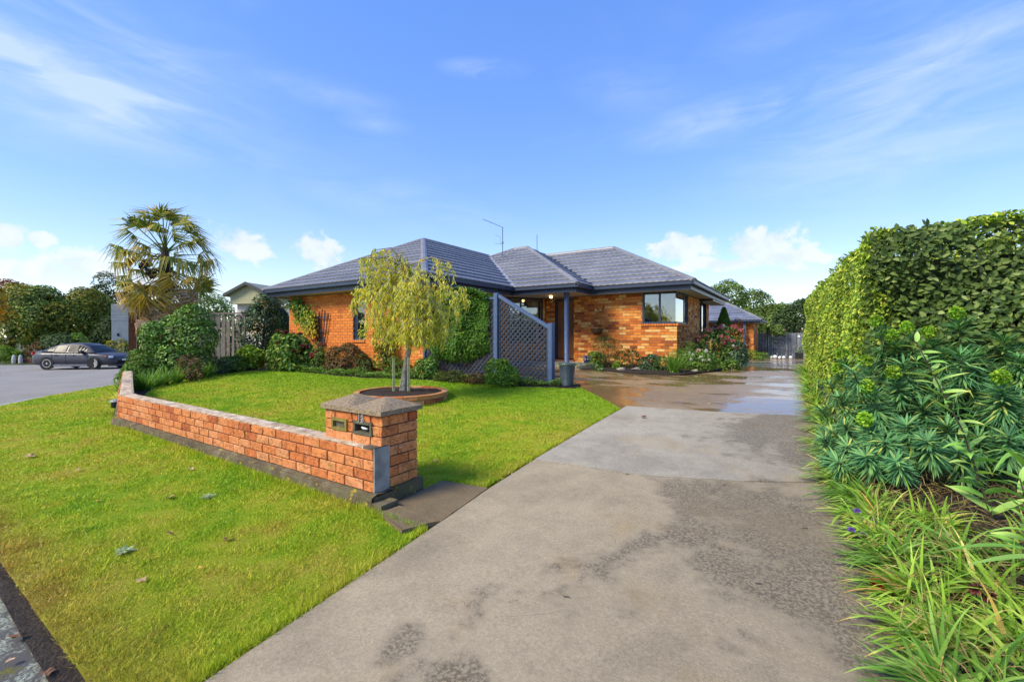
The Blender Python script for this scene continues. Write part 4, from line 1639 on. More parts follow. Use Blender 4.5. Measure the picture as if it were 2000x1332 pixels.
def bloom_mesh(kind, r):
    k = (kind, r)
    if k not in _bloom:
        rng = np.random.default_rng(len(_bloom) + 3)
        n = 26
        d = unit(rng.normal(size=(n, 3)))
        d[:, 2] = np.abs(d[:, 2]) * .9 - .15
        d = unit(d)
        V, F = leaf_cloud(d * r * .25, d, r * .95, r * .85, rng, out=.9, fold=.3)
        _bloom[k] = np_mesh('bloom', V, F, FLOWER[kind], tints(rng, n))
    return _bloom[k]


def put_blooms(parent, pts, kind, r, rng, name='bloom', squash=1.0):
    for p in pts:
        o = link(name, bloom_mesh(kind, r))
        s = rng.uniform(.75, 1.2)
        o.matrix_basis = Matrix.Translation(p) @ Matrix.Rotation(rng.uniform(0, 6), 4, 'Z') @ Matrix.Diagonal((s, s, s * squash, 1))
        adopt(o, parent)


def stems(parent, base, tips, r0, mat, name='stem'):
    mb = MB()
    for t in tips:
        b, t = Vector(base), Vector(t)
        m = b.lerp(t, .5) + Vector((random.uniform(-.05, .05), random.uniform(-.05, .05), .05))
        mb.tube([b, m, t], [r0, r0 * .7, r0 * .3], 5, False)
    return mb.build(name, mat, parent)


def bush(name, label, cat, xy, rx, ry, h, n, L, W, mat, seed, lobes=9, group=None, blooms=(), z=None, droop=.1, shell=.16, out=.35, up=.3, sub=.45):
    rng = np.random.default_rng(seed)
    g = gz(*xy) if z is None else z
    th = thing(name, label, cat, (xy[0], xy[1], g), group)
    lb = make_lobes(rng, (xy[0], xy[1], g + h * .45), (rx * .95, ry * .95, h * .55), lobes, sub)
    for k_ in range(5):
        a_ = k_ * 1.2566 + rng.uniform(0, .5)
        lb.append((np.array([xy[0] + math.cos(a_) * rx * .55, xy[1] + math.sin(a_) * ry * .55, g + h * .22]), np.array([rx * .42, ry * .42, h * .25])))
    P, Nn = lobed_points(rng, lb, int(n * 1.5), shell, up)
    P[:, 2] = np.where(P[:, 2] < g + .03, g + .03 + rng.random(len(P)) * .2 * h, P[:, 2])
    foliage_mesh('foliage', th, P, Nn, L, W, mat, rng, droop=droop, out=out)
    stems(th, (xy[0], xy[1], g - .02), [c[0] for c in lb[1:]], .02 * max(.6, h), BARK, 'branches')
    for kind, num, r, zlo in blooms:
        cand = [i for i in range(len(P)) if P[i, 2] > g + h * zlo and (P[i, :2] @ np.array([-xy[0], -xy[1]]) > xy[0] * -xy[0] + xy[1] * -xy[1] - 0 or rng.random() < .25)]
        if cand:
            for i in rng.choice(cand, min(num, len(cand)), replace=False):
                put_blooms(th, [Vector(P[i]) + Vector(Nn[i]) * r * .6], kind, r, rng)
    return th


def strap_clump(name, label, cat, loc, n, Lb, wb, mat, seed, group=None, lean=(0, 0), spread=1.0, flat=.0, arch=1.15, gr=(.28, .55)):
    """arching strap leaves from one crown"""
    rng = np.random.default_rng(seed)
    V, F, T = [], [], []
    seg = 6
    for i in range(n):
        a = rng.uniform(0, 2 * math.pi)
        l = Lb * rng.uniform(.55, 1.15)
        w = wb * rng.uniform(.7, 1.2)
        q = rng.uniform(.15, 1.0) * spread
        hd = np.array([math.cos(a) * q + lean[0], math.sin(a) * q + lean[1], 0])
        sd = np.array([-math.sin(a), math.cos(a), 0])
        p = np.array([*loc]) + np.array([rng.normal() * .05 * spread * min(1, Lb / .3), rng.normal() * .05 * spread * min(1, Lb / .3), 0])
        vz = arch - flat
        v = np.array([hd[0], hd[1], vz * rng.uniform(.6, 1.1)])
        v /= np.linalg.norm(v)
        grav = rng.uniform(*gr)
        tint = rng.random()
        tipb = rng.choice((.75, .9, 2, 2, 2, 2))
        b = len(V)
        for k in range(seg + 1):
            t = k / seg
            ww = w * (.6 + .4 * math.sin(math.pi * min(1, t * 1.25 + .15))) * (1 - t ** 4) * .5
            V.append(p + sd * ww)
            V.append(p - sd * ww)
            T += [tint if t < tipb else min(1, max(tint, .90) + .08)] * 2
            v = v + np.array([0, 0, -grav]) * (1.4 / seg) * (.4 + t)
            v /= np.linalg.norm(v)
            p = p + v * l / seg
            p[2] = max(p[2], loc[2] + .004 + .02 * rng.random())
        for k in range(seg):
            F.append((b + 2 * k, b + 2 * k + 1, b + 2 * k + 3, b + 2 * k + 2))
    o = link(name, np_mesh(name, np.array(V) - np.array(loc), F, mat, T))
    o.location = loc
    return tag(o, label, cat, group)


def tree(name, label, xy, h, cr, trunk, n, L, W, mat, seed, group=None, bot=.25, lobes=12, z=None, bark=BARK, cry=None, sub=.42):
    rng = np.random.default_rng(seed)
    g = gz(*xy) if z is None else z
    th = thing(name, label, 'tree', (xy[0], xy[1], g), group)
    zc = g + h * (bot + 1) / 2
    lb = make_lobes(rng, (xy[0], xy[1], zc), (cr, cry or cr, h * (1 - bot) / 2), lobes, sub)
    P, Nn = lobed_points(rng, lb, int(n * 1.7), .2, .25)
    foliage_mesh('crown', th, P, Nn, L, W, mat, rng, droop=.15, out=.3)
    mb = MB()
    top = Vector((xy[0], xy[1], zc))
    b0 = Vector((xy[0], xy[1], g - .05))
    mb.tube([b0, b0.lerp(top, .4), top], [trunk, trunk * .75, trunk * .4], 8)
    for c, r in lb[1:]:
        s = b0.lerp(top, rng.uniform(.45, .95))
        mb.tube([s, s.lerp(Vector(c), .5) + Vector((0, 0, -.1)), Vector(c)], [trunk * .4, trunk * .25, trunk * .08], 5, False)
    mb.build('trunk', bark, th)
    return th


# ------------------------------------------------------------------ turf
def in_poly(P, poly):
    x, y = P[:, 0], P[:, 1]
    c = np.zeros(len(P), bool)
    n = len(poly)
    for i in range(n):
        (x1, y1), (x2, y2) = poly[i], poly[(i + 1) % n]
        if y1 == y2:
            continue
        t = ((y1 > y) != (y2 > y)) & (x < (x2 - x1) * (y - y1) / (y2 - y1) + x1)
        c ^= t
    return c


gzv = np.vectorize(gz)


def turf(name, label, poly, seed, dens, lo, hi, grow=.02):
    rng = np.random.default_rng(seed)
    pl_ = np.array(poly)
    mn, mx = pl_.min(0) - .05, pl_.max(0) + .05
    n = int(dens * (mx - mn).prod())
    P = mn + rng.random((n, 2)) * (mx - mn)
    d = np.hypot(P[:, 0], P[:, 1])
    P = P[rng.random(n) < np.clip((2.9 / d) ** 1.75, .018, 1)]
    J = P + rng.normal(size=P.shape) * .012
    P = P[in_poly(J, poly)]
    if name == 'lawn_grass':
        P = P[np.hypot(P[:, 0] - PC[0], P[:, 1] - PC[1]) > PR + .01]
    d = np.hypot(P[:, 0], P[:, 1])
    n = len(P)
    z = gzv(P[:, 0], P[:, 1])
    a = rng.uniform(0, 2 * math.pi, n)
    ln = rng.uniform(lo, hi, n) * (1 + .25 * np.clip(d / 8, 0, 1.5)) * (.75 + .45 * np.sin(P[:, 0] * 9 + 2 * np.sin(P[:, 1] * 7)) * np.sin(P[:, 1] * 11 + 2 * np.sin(P[:, 0] * 5)) + .3 * (rng.random(n) < .06))
    w = .0022 * np.clip(d / 2.4, 1, 6) * rng.uniform(.7, 1.3, n)
    tilt = rng.uniform(.45, 1.45, n)
    B = np.stack([P[:, 0], P[:, 1], z - .003], 1)
    s = np.stack([np.cos(a), np.sin(a), np.zeros(n)], 1)
    b2 = rng.uniform(0, 2 * math.pi, n)
    lean = np.stack([np.cos(b2) * np.sin(tilt), np.sin(b2) * np.sin(tilt), np.cos(tilt)], 1)
    V = np.empty((n, 3, 3))
    V[:, 0] = B + s * w[:, None]
    V[:, 1] = B - s * w[:, None]
    V[:, 2] = B + lean * ln[:, None]
    o = link(name, np_mesh(name, V.reshape(-1, 3), np.arange(3 * n).reshape(n, 3), M['blade'], tints(rng, n, rep=3)))
    return tag(o, label, 'grass', kind='stuff')


turf('verge_grass', 'short grass on the verge outside the brick wall', VERGE, 1, 46000, .018, .038)
turf('lawn_grass', 'short bright grass of the front lawn', LAWN, 2, 46000, .018, .036)

# longer tufts along the hard edges
def edge_tufts(name, label, line, seed, per_m, lo, hi, side=.03):
    rng = np.random.default_rng(seed)
    V, T = [], []
    for (x0, y0), (x1, y1) in zip(line, line[1:]):
        ln = math.hypot(x1 - x0, y1 - y0)
        for i in range(int(ln * per_m)):
            t = rng.random()
            x, y = x0 + (x1 - x0) * t + rng.normal() * side, y0 + (y1 - y0) * t + rng.normal() * side
            a, b, q = rng.uniform(0, 6.28), rng.uniform(0, 6.28), rng.uniform(.1, .9)
            l = rng.uniform(lo, hi)
            w = .0022 * max(1, math.hypot(x, y) / 3)
            z = gz(x, y)
            V += [(x + math.cos(a) * w, y + math.sin(a) * w, z), (x - math.cos(a) * w, y - math.sin(a) * w, z),
                  (x + math.cos(b) * math.sin(q) * l, y + math.sin(b) * math.sin(q) * l, z + math.cos(q) * l)]
            T += [rng.random()] * 3
    o = link(name, np_mesh(name, V, np.arange(len(V)).reshape(-1, 3), M['blade'], T))
    return tag(o, label, 'grass', kind='stuff')


edge_tufts('edge_grass', 'longer grass tufts along the drive, wall and pad edges',
           [(-2.09, .6), (-2.10, .8), (-2.22, 2.0), (-2.25, 2.28), (-2.75, 2.22), (-4.5, 2.22), (-8.9, 2.22)], 4, 1300, .025, .075, .02)
edge_tufts('edge_grass', 'longer grass tufts along the inner lawn edges',
           [(-2.8, 3.12), (-2.38, 3.16), (-2.38, 6.66), (-2.95, 7.36), (-3.75, 8.2)], 5, 700, .02, .05, .018)
rngp = [(PC[0] + (PR + .02) * math.cos(a), PC[1] + (PR + .02) * math.sin(a)) for a in np.linspace(0, 6.283, 24)]
edge_tufts('edge_grass', 'longer grass tufts around the round planter', rngp, 6, 500, .02, .06, .02)

# ------------------------------------------------------------------ fallen leaves
RL = random.Random(77)
LEAF_COL = {'brown': plain('fallen_brown', (.22, .10, .045), .7, .4, 50, .3, 80), 'tan': plain('fallen_tan', (.42, .27, .15), .7, .3, 50, .3, 80),
            'yellow': plain('fallen_yellow', (.55, .33, .03), .6, .3, 50, .2, 80)}


_nth = {}


def fallen(px_, py_, col, size, label, group, off=.02):
    x, y = px_, py_
    r_ = RL
    n = 9
    V = [(0, 0, r_.uniform(.0, .008))]
    for i in range(n):
        a = 2 * math.pi * i / n
        q = size * (.5 if i % 2 else .32) * r_.uniform(.8, 1.2)
        V.append((q * math.cos(a) * 1.5, q * math.sin(a), r_.uniform(-.002, .018) * size / .06))
    mb = MB()
    mb.add(V, [(0, 1 + i, 1 + (i + 1) % n) for i in range(n)])
    o = mb.build('fallen_leaf', LEAF_COL[col])
    o.location = (x, y, gz(x, y) + off)
    o.rotation_euler = (r_.uniform(-.25, .25), r_.uniform(-.25, .25), r_.uniform(0, 6))
    k_ = _nth[label] = _nth.get(label, 0) + 1
    if group and 'inner lawn' not in label:
        label = label + ', %s from the drive' % ['nearest', 'second', 'third', 'fourth', 'fifth', 'sixth', 'seventh', 'eighth', 'ninth', 'tenth'][k_ - 1]
    tag(o, label, 'leaf', group)


for x, y, c, s in sorted(((-3.3, 1.45, 'brown', .05), (-4.55, 1.55, 'tan', .07), (-5.0, 1.2, 'yellow', .04), (-7.5, 1.2, 'tan', .09), (-6.3, 1.35, 'tan', .055),
                   (-5.2, 1.95, 'tan', .06), (-3.05, 1.2, 'yellow', .035), (-4.2, 1.9, 'tan', .04), (-3.75, 1.28, 'brown', .04), (-3.2, .95, 'tan', .045)), key=lambda q: -q[0]):
    fallen(x, y, c, s, 'curled dry leaf lying on the verge grass', 'dry leaves on the verge')
for x, y, c, s in ((-2.75, .49, 'brown', .05), (-3.0, .42, 'tan', .03), (-3.2, .47, 'brown', .055)):
    fallen(x, y, c, s, 'reddish dry leaf lying in the dirt along the street edge', 'leaves in the gutter', -.02)
for i in range(40):
    x, y = RL.uniform(-7.5, -2.6), RL.uniform(3.3, 7.6)
    if math.hypot(x - PC[0], y - PC[1]) > 1 and (x > -3.5 or y < 7):
        fallen(x, y, RL.choice(('yellow', 'yellow', 'tan')), RL.uniform(.018, .034), 'small yellow leaf fallen on the inner lawn', 'small leaves on the inner lawn')
fallen(-1.83, 6.2, 'brown', .085, 'large brown leaf on the middle drive slab', None, .03)
for x, y in ((-1.9, 7.5), (-1.6, 7.9), (-2.4, 7.9), (-1.2, 7.6), (-2.0, 9.0), (-.9, 8.6)):
    fallen(x, y, 'yellow', .03, 'small yellow leaf on the wet forecourt', 'leaves on the wet forecourt', .025)
for kt, (x, y, s) in enumerate(((-1.05, 2.1, .012), (-.2, 2.75, .012), (.02, 3.6, .014), (-1.35, 4.0, .014), (-.55, 4.15, .012))):
    t_ = MB()
    t_.tube([(x, y, gz(x, y) + .02), (x + .03, y + .012, gz(x, y) + .022)], .003, 5)
    tag(t_.build('twig', BARK), 'tiny dark twig on the front drive slab, %s from the camera' % ['nearest', 'second', 'third', 'fourth', 'fifth'][kt], 'twig', 'twigs on the drive')
tag(strap_clump('weed_rosette', 'pale grey-green weed rosette in the verge near the street', 'weed', (-3.72, 1.02, gz(-3.7, 1.0)), 70, .06, .012,
                foliage('weed_leaf', [(0, (.2, .25, .14)), (1, (.36, .42, .28))], gain=1.8), 3, flat=.8))
tag(strap_clump('weed_rosette', 'pale grey-green weed rosette in the verge close to the brick wall', 'weed', (-4.25, 1.72, gz(-4.2, 1.7)), 70, .06, .012,
                foliage('weed_leaf_b', [(0, (.2, .25, .14)), (1, (.36, .42, .28))], gain=1.8), 4, flat=.8))

# ------------------------------------------------------------------ lattice screen
ls = thing('lattice_screen', 'blue painted timber lattice screen with posts at the lawn edge', 'screen', (-6.3, 8.5, .33))
LY = 8.5


def clip_line(poly, p, d):
    """segment of the line p + t d inside a convex polygon"""
    t0, t1 = -1e9, 1e9
    n = len(poly)
    area = sum(poly[i][0] * poly[(i + 1) % n][1] - poly[(i + 1) % n][0] * poly[i][1] for i in range(n))
    for i in range(n):
        a, b = Vector(poly[i]), Vector(poly[(i + 1) % n])
        e = b - a
        nn = Vector((-e.y, e.x)) if area > 0 else Vector((e.y, -e.x))
        den = nn.dot(d)
        num = nn.dot(p - a)
        if abs(den) < 1e-9:
            if num < 0:
                return None
            continue
        t = -num / den
        if den > 0:
            t0 = max(t0, t)
        else:
            t1 = min(t1, t)
    return (t0, t1) if t1 - t0 > .05 else None


def lattice(poly, spacing=.128, width=.038):
    cx = (min(p[0] for p in poly) + max(p[0] for p in poly)) / 2
    cz = (min(p[1] for p in poly) + max(p[1] for p in poly)) / 2
    for sgn, yo in ((1, -.006), (-1, .006)):
        d = Vector((1, sgn)).normalized()
        for k in range(-40, 41):
            p = Vector((cx + k * spacing, cz))
            seg = clip_line(poly, p, d)
            if not seg:
                continue
            a, b = p + d * seg[0], p + d * seg[1]
            m = (a + b) / 2
            mb = MB()
            mb.box((0, 0, 0), ((b - a).length, .009, width))
            o = mb.build('slat', M['lattice'])
            o.matrix_basis = Matrix.Translation((m.x, LY + yo, m.y)) @ Matrix.Rotation(-math.atan2(d.y, d.x), 4, 'Y')
            adopt(o, ls)


lattice([(-8.28, .40), (-6.05, .40), (-6.05, 2.26), (-8.28, 2.26)])
lattice([(-5.93, .42), (-4.60, .42), (-4.60, 1.55), (-5.93, 2.30)])
for x, z1, w in ((-5.99, 2.40, .115), (-4.535, 1.67, .115), (-8.33, 2.3, .08)):
    mb = MB()
    mb.box2((x - w / 2, LY - w / 2, .15), (x + w / 2, LY + w / 2, z1))
    mb.box2((x + w * .18, LY - w / 2 - .012, .2), (x + w * .42, LY - w / 2 - .001, z1 - .03))
    mb.build('post', M['post'], ls)
mb = MB()
mb.box2((-8.28, LY - .035, 2.26), (-6.05, LY + .035, 2.31))
mb.build('rail', M['post'], ls)
for zz in ((2.30, 1.55, .06), ):
    a, b = Vector((-5.93, LY, 2.33)), Vector((-4.595, LY, 1.58))
    mb = MB()
    d = (b - a)
    mb.box((a + b) / 2, (d.length, .075, .07), Matrix.Rotation(math.atan2(-d.z, d.x), 3, 'Y'))
    mb.build('rail', M['post'], ls)
mb = MB()
mb.box2((-5.93, LY - .02, .38), (-4.595, LY + .02, .43))
mb.build('rail', M['lattice'], ls)
mb = MB()
mb.box2((-4.632, LY - .02, .43), (-4.60, LY + .02, 1.53))
mb.box2((-5.925, LY - .02, .43), (-5.895, LY + .02, 2.28))
mb.build('stile', M['lattice'], ls)
mb = MB()
mb.box2((-8.28, LY - .02, .36), (-6.05, LY + .02, .40))
mb.build('rail', M['lattice'], ls)

# clipped climber grown over the screen
rng = np.random.default_rng(21)
ch = thing('clipped_climber', 'dense dark green clipped climber bulging over the left lattice panel', 'climber', (-7.2, 8.5, .35))
n = 17000
u, v = rng.random(n), rng.random(n)
X = -8.15 + u * 1.95
zt = 2.56 - .12 * (2 * u - .9) ** 2 * 2
zb = .74 + .9 * np.clip(.22 - u, 0, 1) * 2 + .35 * np.clip(u - .66, 0, 1) * 2.2
Zz = zb + (zt - zb) * v ** .9
bul = .30 * np.sqrt(np.clip(1 - (2 * u - 1) ** 4, 0, 1)) * np.sqrt(np.clip(1 - np.abs(2 * v - 1.0) ** 5, 0, 1)) + .03
bul *= (1 - .75 * np.clip(u - .62, 0, 1) / .38)
bul += .06 * np.sin(X * 7 + Zz * 5) * np.cos(Zz * 8 - X * 3)
front = rng.random(n) < .72
Y = np.where(front, LY - bul * (1 - np.abs(rng.normal(size=n)) * .22), LY + .32 * rng.random(n))
Nn = unit(np.stack([(2 * u - 1) ** 3 * .6, np.where(front, -1, .6), (2 * v - 1) ** 3 * 1.2 + .35], 1))
P = np.stack([X, Y, Zz], 1)
top = rng.random(n) < .16
P[top, 2] = zt[top] + rng.normal(size=top.sum()) * .03
P[top, 1] = LY - .2 + rng.random(top.sum()) * .5
Nn[top] = unit(np.stack([np.zeros(top.sum()), np.full(top.sum(), -.2), np.ones(top.sum())], 1))
foliage_mesh('foliage', ch, P, Nn, .055, .034, G_LATT, rng, droop=.15)
stems(ch, (-7.3, LY + .12, .3), [(-7.9, LY + .1, 1.6), (-7.3, LY + .1, 2.2), (-6.6, LY + .1, 1.9), (-7.0, LY + .1, 1.3)], .03, BARK, 'branches')

# ------------------------------------------------------------------ pots at the entry
gp_ = thing('glazed_pot', 'tall blue-grey glazed plant pot beside the lattice post', 'pot', (-4.08, 8.36, gz(-4.08, 8.36)))
mb = MB()
z = gz(-4.08, 8.36) + .012
mb.lathe((-4.08, 8.36, z), [(.0, 0), (.108, 0), (.114, .02), (.15, .25), (.172, .44), (.18, .455), (.18, .485), (.16, .485), (.15, .42), (0, .42)], 28)
t = NT('pot_glaze')
c = t.ramp(t.noise(9, 6, .7, None, (1, 1, .35)), [(.3, (.03, .042, .062)), (.55, (.07, .09, .125)), (.75, (.18, .21, .25))])
t.set(col=c, rough=.35, spec=.5)
t.bump(t.noise(60, 5), .4, .006)
mb.build('pot_body', t.m, gp_, True)
rng = np.random.default_rng(4)
P = np.stack([-4.08 + rng.normal(size=240) * .08, 8.36 + rng.normal(size=240) * .08, np.full(240, z + .44)], 1)
foliage_mesh('foliage', gp_, P, np.tile([0, 0, 1.], (240, 1)), .07, .03, G_BRIGHT, rng, out=.5)
pp = thing('patterned_pot', 'small blue pot with red and white pattern beside the front door', 'pot', (-5.75, 13.3, .5))
mb = MB()
z = gz(-5.75, 13.3) + .05
mb.lathe((-5.75, 13.3, z), [(0, 0), (.10, 0), (.13, .05), (.155, .2), (.17, .25), (.175, .27), (.15, .27), (.14, .22), (0, .22)], 24)
t = NT('pot_pattern')
v = t.new('ShaderNodeTexVoronoi')
v.inputs['Scale'].default_value = 14
t.L.new(t.coord('World'), v.inputs['Vector'])
t.set(col=t.ramp(v.outputs['Distance'], [(.0, (.5, .04, .04)), (.25, (.7, .68, .66)), (.38, (.03, .04, .16)), (.8, (.02, .025, .10))]), rough=.3)
mb.build('pot_body', t.m, pp, True)
mb = MB()
mb.lathe((-5.75, 13.3, z + .2), [(0, .02), (.14, .015)], 16)
mb.build('soil', M['soil'], pp)

# ------------------------------------------------------------------ weeping young tree in the planter, with stakes
rng = np.random.default_rng(31)
zt0 = pz + .15
wt = thing('weeping_tree', 'young weeping tree with yellow-green autumn leaves in the brick planter', 'tree', (PC[0], PC[1], zt0))
base = Vector((PC[0] + .05, PC[1] - .02, zt0 - .05))
head = Vector((PC[0] + .30, PC[1] + .05, 2.15))
camr = Vector((CA, SA, 0))
camf = Vector((-SA, CA, 0))
base = Vector((PC[0], PC[1], zt0 - .05)) + camr * .02
pts = [base, base + camr * .03 + Vector((0, 0, .35)), base + camr * .10 + Vector((0, 0, .8)), base + camr * .15 + Vector((0, 0, 1.4)), base + camr * .15 + Vector((0, 0, 2.0)), base + camr * .10 + Vector((0, 0, 2.45))]
mb = MB()
mb.tube([base + Vector((0, 0, -.02))] + pts, [.085, .075, .058, .05, .046, .035, .016], 10)
limbs = []
for i in range(18):
    a = rng.uniform(0, 6.283)
    s = pts[3].lerp(pts[5], rng.uniform(-.25, 1))
    q = rng.uniform(.35, 1.0)
    e = s + Vector((math.cos(a) * q, math.sin(a) * q, rng.uniform(-.05, .35)))
    mid = s.lerp(e, .5) + Vector((0, 0, rng.uniform(.08, .22)))
    mb.tube([s, mid, e], [.018, .012, .006], 5, False)
    limbs.append((s, mid, e))
mb.build('trunk', BARK_PALE, wt, True)
LP, LN = [], []
tw = MB()
ctr = pts[4]
for i in range(560):
    s, mid, e = limbs[rng.integers(len(limbs))]
    t = rng.random()
    p = (s.lerp(mid, t * 2) if t < .5 else mid.lerp(e, t * 2 - 1))
    if i % 2:
        dd_ = unit(rng.normal(size=3))
        q_ = rng.random() ** .4
        p = Vector((ctr.x + dd_[0] * .86 * q_, ctr.y + dd_[1] * .86 * q_, 2.0 + dd_[2] * .75 * q_))
    a = rng.uniform(0, 6.283)
    v = Vector((math.cos(a), math.sin(a), rng.uniform(.1, .9))) * rng.uniform(.5, 1)
    ln = rng.uniform(.3, .8)
    k = 8
    path = [p]
    for j in range(k):
        v = v + Vector((0, 0, -.42))
        v.normalize()
        p = p + v * ln / k
        rad_ = Vector((p.x - ctr.x, p.y - ctr.y, 0))
        if rad_.length > .93:
            p = p - rad_ * (1 - .93 / rad_.length)
        if p.z < 1.0 + .35 * rng.random():
            break
        path.append(p)
    if len(path) < 3:
        continue
    tw.tube(path, [.0035] * len(path), 3, False)
    for j in range(22):
        q = rng.uniform(.1, 1) * (len(path) - 1)
        b = min(int(q), len(path) - 2)
        pp_ = path[b].lerp(path[b + 1], q - b)
        LP.append(pp_)
        LN.append(unit(rng.normal(size=3)))
# stray low branch to the left
for off, ln in ((-1.05, .55), (-.9, .4), (1.0, .45)):
    s = pts[4] + camr * off * .8
    for j in range(5):
        path = [s, s + camr * off * .15 + Vector((0, 0, .02)), s + camr * off * .25 + Vector((0, 0, -.25 - ln * rng.random() * .6))]
        tw.tube(path, [.004] * 3, 3, False)
        for k in range(22):
            LP.append(path[1].lerp(path[2], rng.random()) + Vector(rng.normal(size=3) * .03))
            LN.append(unit(rng.normal(size=3)))
tw.build('twigs', BARK_PALE, wt)
foliage_mesh('crown', wt, np.array([tuple(p) for p in LP]), np.array(LN),  .075, .021, G_WEEP, rng, droop=1.1, out=.2)
for q, lab in ((-.12, 'pale green timber stake left of the weeping tree trunk'), (.155, 'pale green timber stake right of the weeping tree trunk')):
    p = Vector((PC[0], PC[1], zt0 - .1)) + camr * q + camf * -.12
    mb = MB()
    w = .022
    R_ = Matrix.Rotation(YAW + .4, 3, 'Z')
    mb.box((p.x, p.y, zt0 + .27), (.042, .042, .74), R_)
    mb.box((p.x, p.y, zt0 + .645), (.036, .036, .01), R_)
    tag(mb.build('timber_stake', plain('treated_timber', (.30, .33, .17), .75, .25, 20, .4, 40)), lab, 'stake')

# ------------------------------------------------------------------ fan trellis and creeper on the left wall
ft = thing('fan_trellis', 'dark blue fan shaped trellis fixed to the left brick wall', 'trellis', (-12.7, 8.5, .6))
tx = -12.98
for k in range(5):
    q = (k - 2)
    mb = MB()
    a, b = Vector((tx + q * .045, 8.49, .70)), Vector((tx + q * .17 + .10, 8.49, 2.25 - abs(q) * .08))
    d = b - a
    mb.box((a + b) / 2, (.028, .02, d.length), Matrix.Rotation(math.atan2(d.x, d.z), 3, 'Y'))
    mb.build('stake', M['lattice'], ft)
for zz, w0 in ((1.13, .34), (1.55, .46), (1.98, .6)):
    mb = MB()
    c = (zz - .70) / 1.5 * .10 + tx
    mb.box2((c - w0 / 2 - .03, 8.462, zz - .017), (c + w0 / 2 + .06, 8.479, zz + .017))
    mb.build('cross_bar', M['lattice'], ft)
rng = np.random.default_rng(9)
cr = thing('wall_creeper', 'yellowing creeper hanging from the eave beside the fan trellis', 'creeper', (-14.0, 8.45, 1.5))
Pp = []
for (x, z, rx, rz, k) in ((-14.25, 2.45, .34, .2, 330), (-13.95, 2.15, .30, .3, 360), (-13.65, 1.95, .30, .32, 400), (-13.45, 1.65, .26, .25, 300), (-13.2, 1.95, .14, .3, 130), (-13.1, 1.5, .1, .15, 60)):
    Pp.append(np.stack([x + rng.normal(size=k) * rx * .55, 8.45 - rng.random(k) * .16, np.minimum(2.7, z + rng.normal(size=k) * rz * .55)], 1))
P = np.concatenate(Pp)
V, F = leaf_cloud(P, np.tile([0, -1., .3], (len(P), 1)), .085, .055, rng, droop=.8, out=.25)
tn = np.clip((2.6 - P[:, 2]) / 1.4 + rng.normal(size=len(P)) * .2, 0, 1)
link('foliage', np_mesh('foliage', V, F, foliage('creeper_leaf', [(0, (.04, .10, .015)), (.45, (.13, .20, .02)), (.75, (.32, .28, .03)), (1, (.5, .27, .03))], .5, .3), np.repeat(tn, 6)), cr)
mb = MB()
mb.tube([(-13.1, 8.47, .4), (-13.2, 8.46, 1.2), (-13.7, 8.46, 2.1), (-14.2, 8.46, 2.6)], [.014, .012, .009, .006], 5)
mb.build('stem', BARK, cr)

# ------------------------------------------------------------------ left garden bed
bush('camellia_bush', 'big glossy green camellia bush in front of the palm with a pale pink bloom', 'shrub', pos(352, 12.9), 1.12, .95, 1.95, 9000, .085, .05, G_CAM, 101, 12, blooms=(('peach', 3, .07, .6),))
bush('dark_shrub', 'tall dark glossy shrub between the paling fence and the house corner', 'shrub', pos(505, 16.3), 1.25, 1.1, 2.75, 9500, .10, .055, G_DARK, 102, 14)
bush('pale_shrub', 'light green shrub against the left corner of the brick house', 'shrub', pos(556, 17.6), .6, .6, 2.3, 2200, .10, .06, G_BRIGHT, 114, 7)
bush('hydrangea', 'hydrangea with faded dusty red flower heads below the left corner of the house', 'shrub', pos(570, 13.9), .84, .6, 1.25, 3400, .13, .085, G_HYD, 103, 10, blooms=(('dusty', 16, .075, .45), ('coral', 2, .06, .3)))
bush('sedum', 'low shrub with coral seed heads between the hydrangea and the bronze bush', 'shrub', pos(617, 13.5), .38, .3, .85, 900, .07, .035, G_HYD, 104, 6, blooms=(('coral', 8, .06, .5),))
bush('bronze_shrub', 'rounded bronze leaved shrub under the narrow window', 'shrub', pos(672, 13.0), .78, .5, .88, 4200, .075, .03, G_RED, 105, 10)
bush('dying_fern', 'small drooping plant right of the bronze shrub', 'plant', pos(715, 12.6), .28, .25, .55, 500, .12, .03, G_FEATHER, 106, 8, droop=.8)
bush('climbing_shrub', 'yellow green shrub growing up the brick wall behind the weeping tree', 'shrub', pos(752, 12.3), .40, .25, 1.75, 1500, .085, .055, foliage('climbing_shrub_leaf', [(0, (.06, .11, .015)), (.5, (.16, .21, .03)), (.85, (.35, .29, .04)), (1, (.5, .25, .03))]), 107, 9, droop=.5)
bush('grey_green_shrub', 'low grey green shrub right of the climbing wall shrub', 'shrub', pos(778, 11.9), .55, .3, .5, 1800, .05, .02, G_MID, 108, 7)
bush('leafy_shrub', 'small leafy shrub in front of the left end of the lattice', 'shrub', pos(832, 11.1), .38, .25, .62, 1300, .06, .04, G_CAM, 109, 7)
bush('yellow_green_shrub', 'bushy yellow green shrub at the foot of the tall lattice post', 'shrub', pos(978, 9.45), .42, .34, .60, 2600, .05, .032, G_BRIGHT, 110, 9)
bush('mounded_ground_shrub', 'dark mounded plant below the clipped climber', 'plant', pos(880, 10.3), .55, .22, .30, 1500, .045, .02, G_FEATHER, 111, 7)
bush('mounded_ground_shrub', 'brownish mounded plant between the climber and the yellow green shrub', 'plant', pos(928, 9.9), .35, .2, .26, 900, .045, .02, G_RED, 112, 6)
bush('leafy_perennial', 'bright leafy perennial in front of the dark shrub', 'plant', pos(490, 14.6), .45, .4, .85, 1300, .11, .08, G_BRIGHT, 113, 7)
bush('leafy_perennial', 'low leafy perennial left of the hydrangea, at the lawn edge', 'plant', pos(455, 14.0), .55, .4, .5, 1500, .09, .05, G_MID, 115, 7)
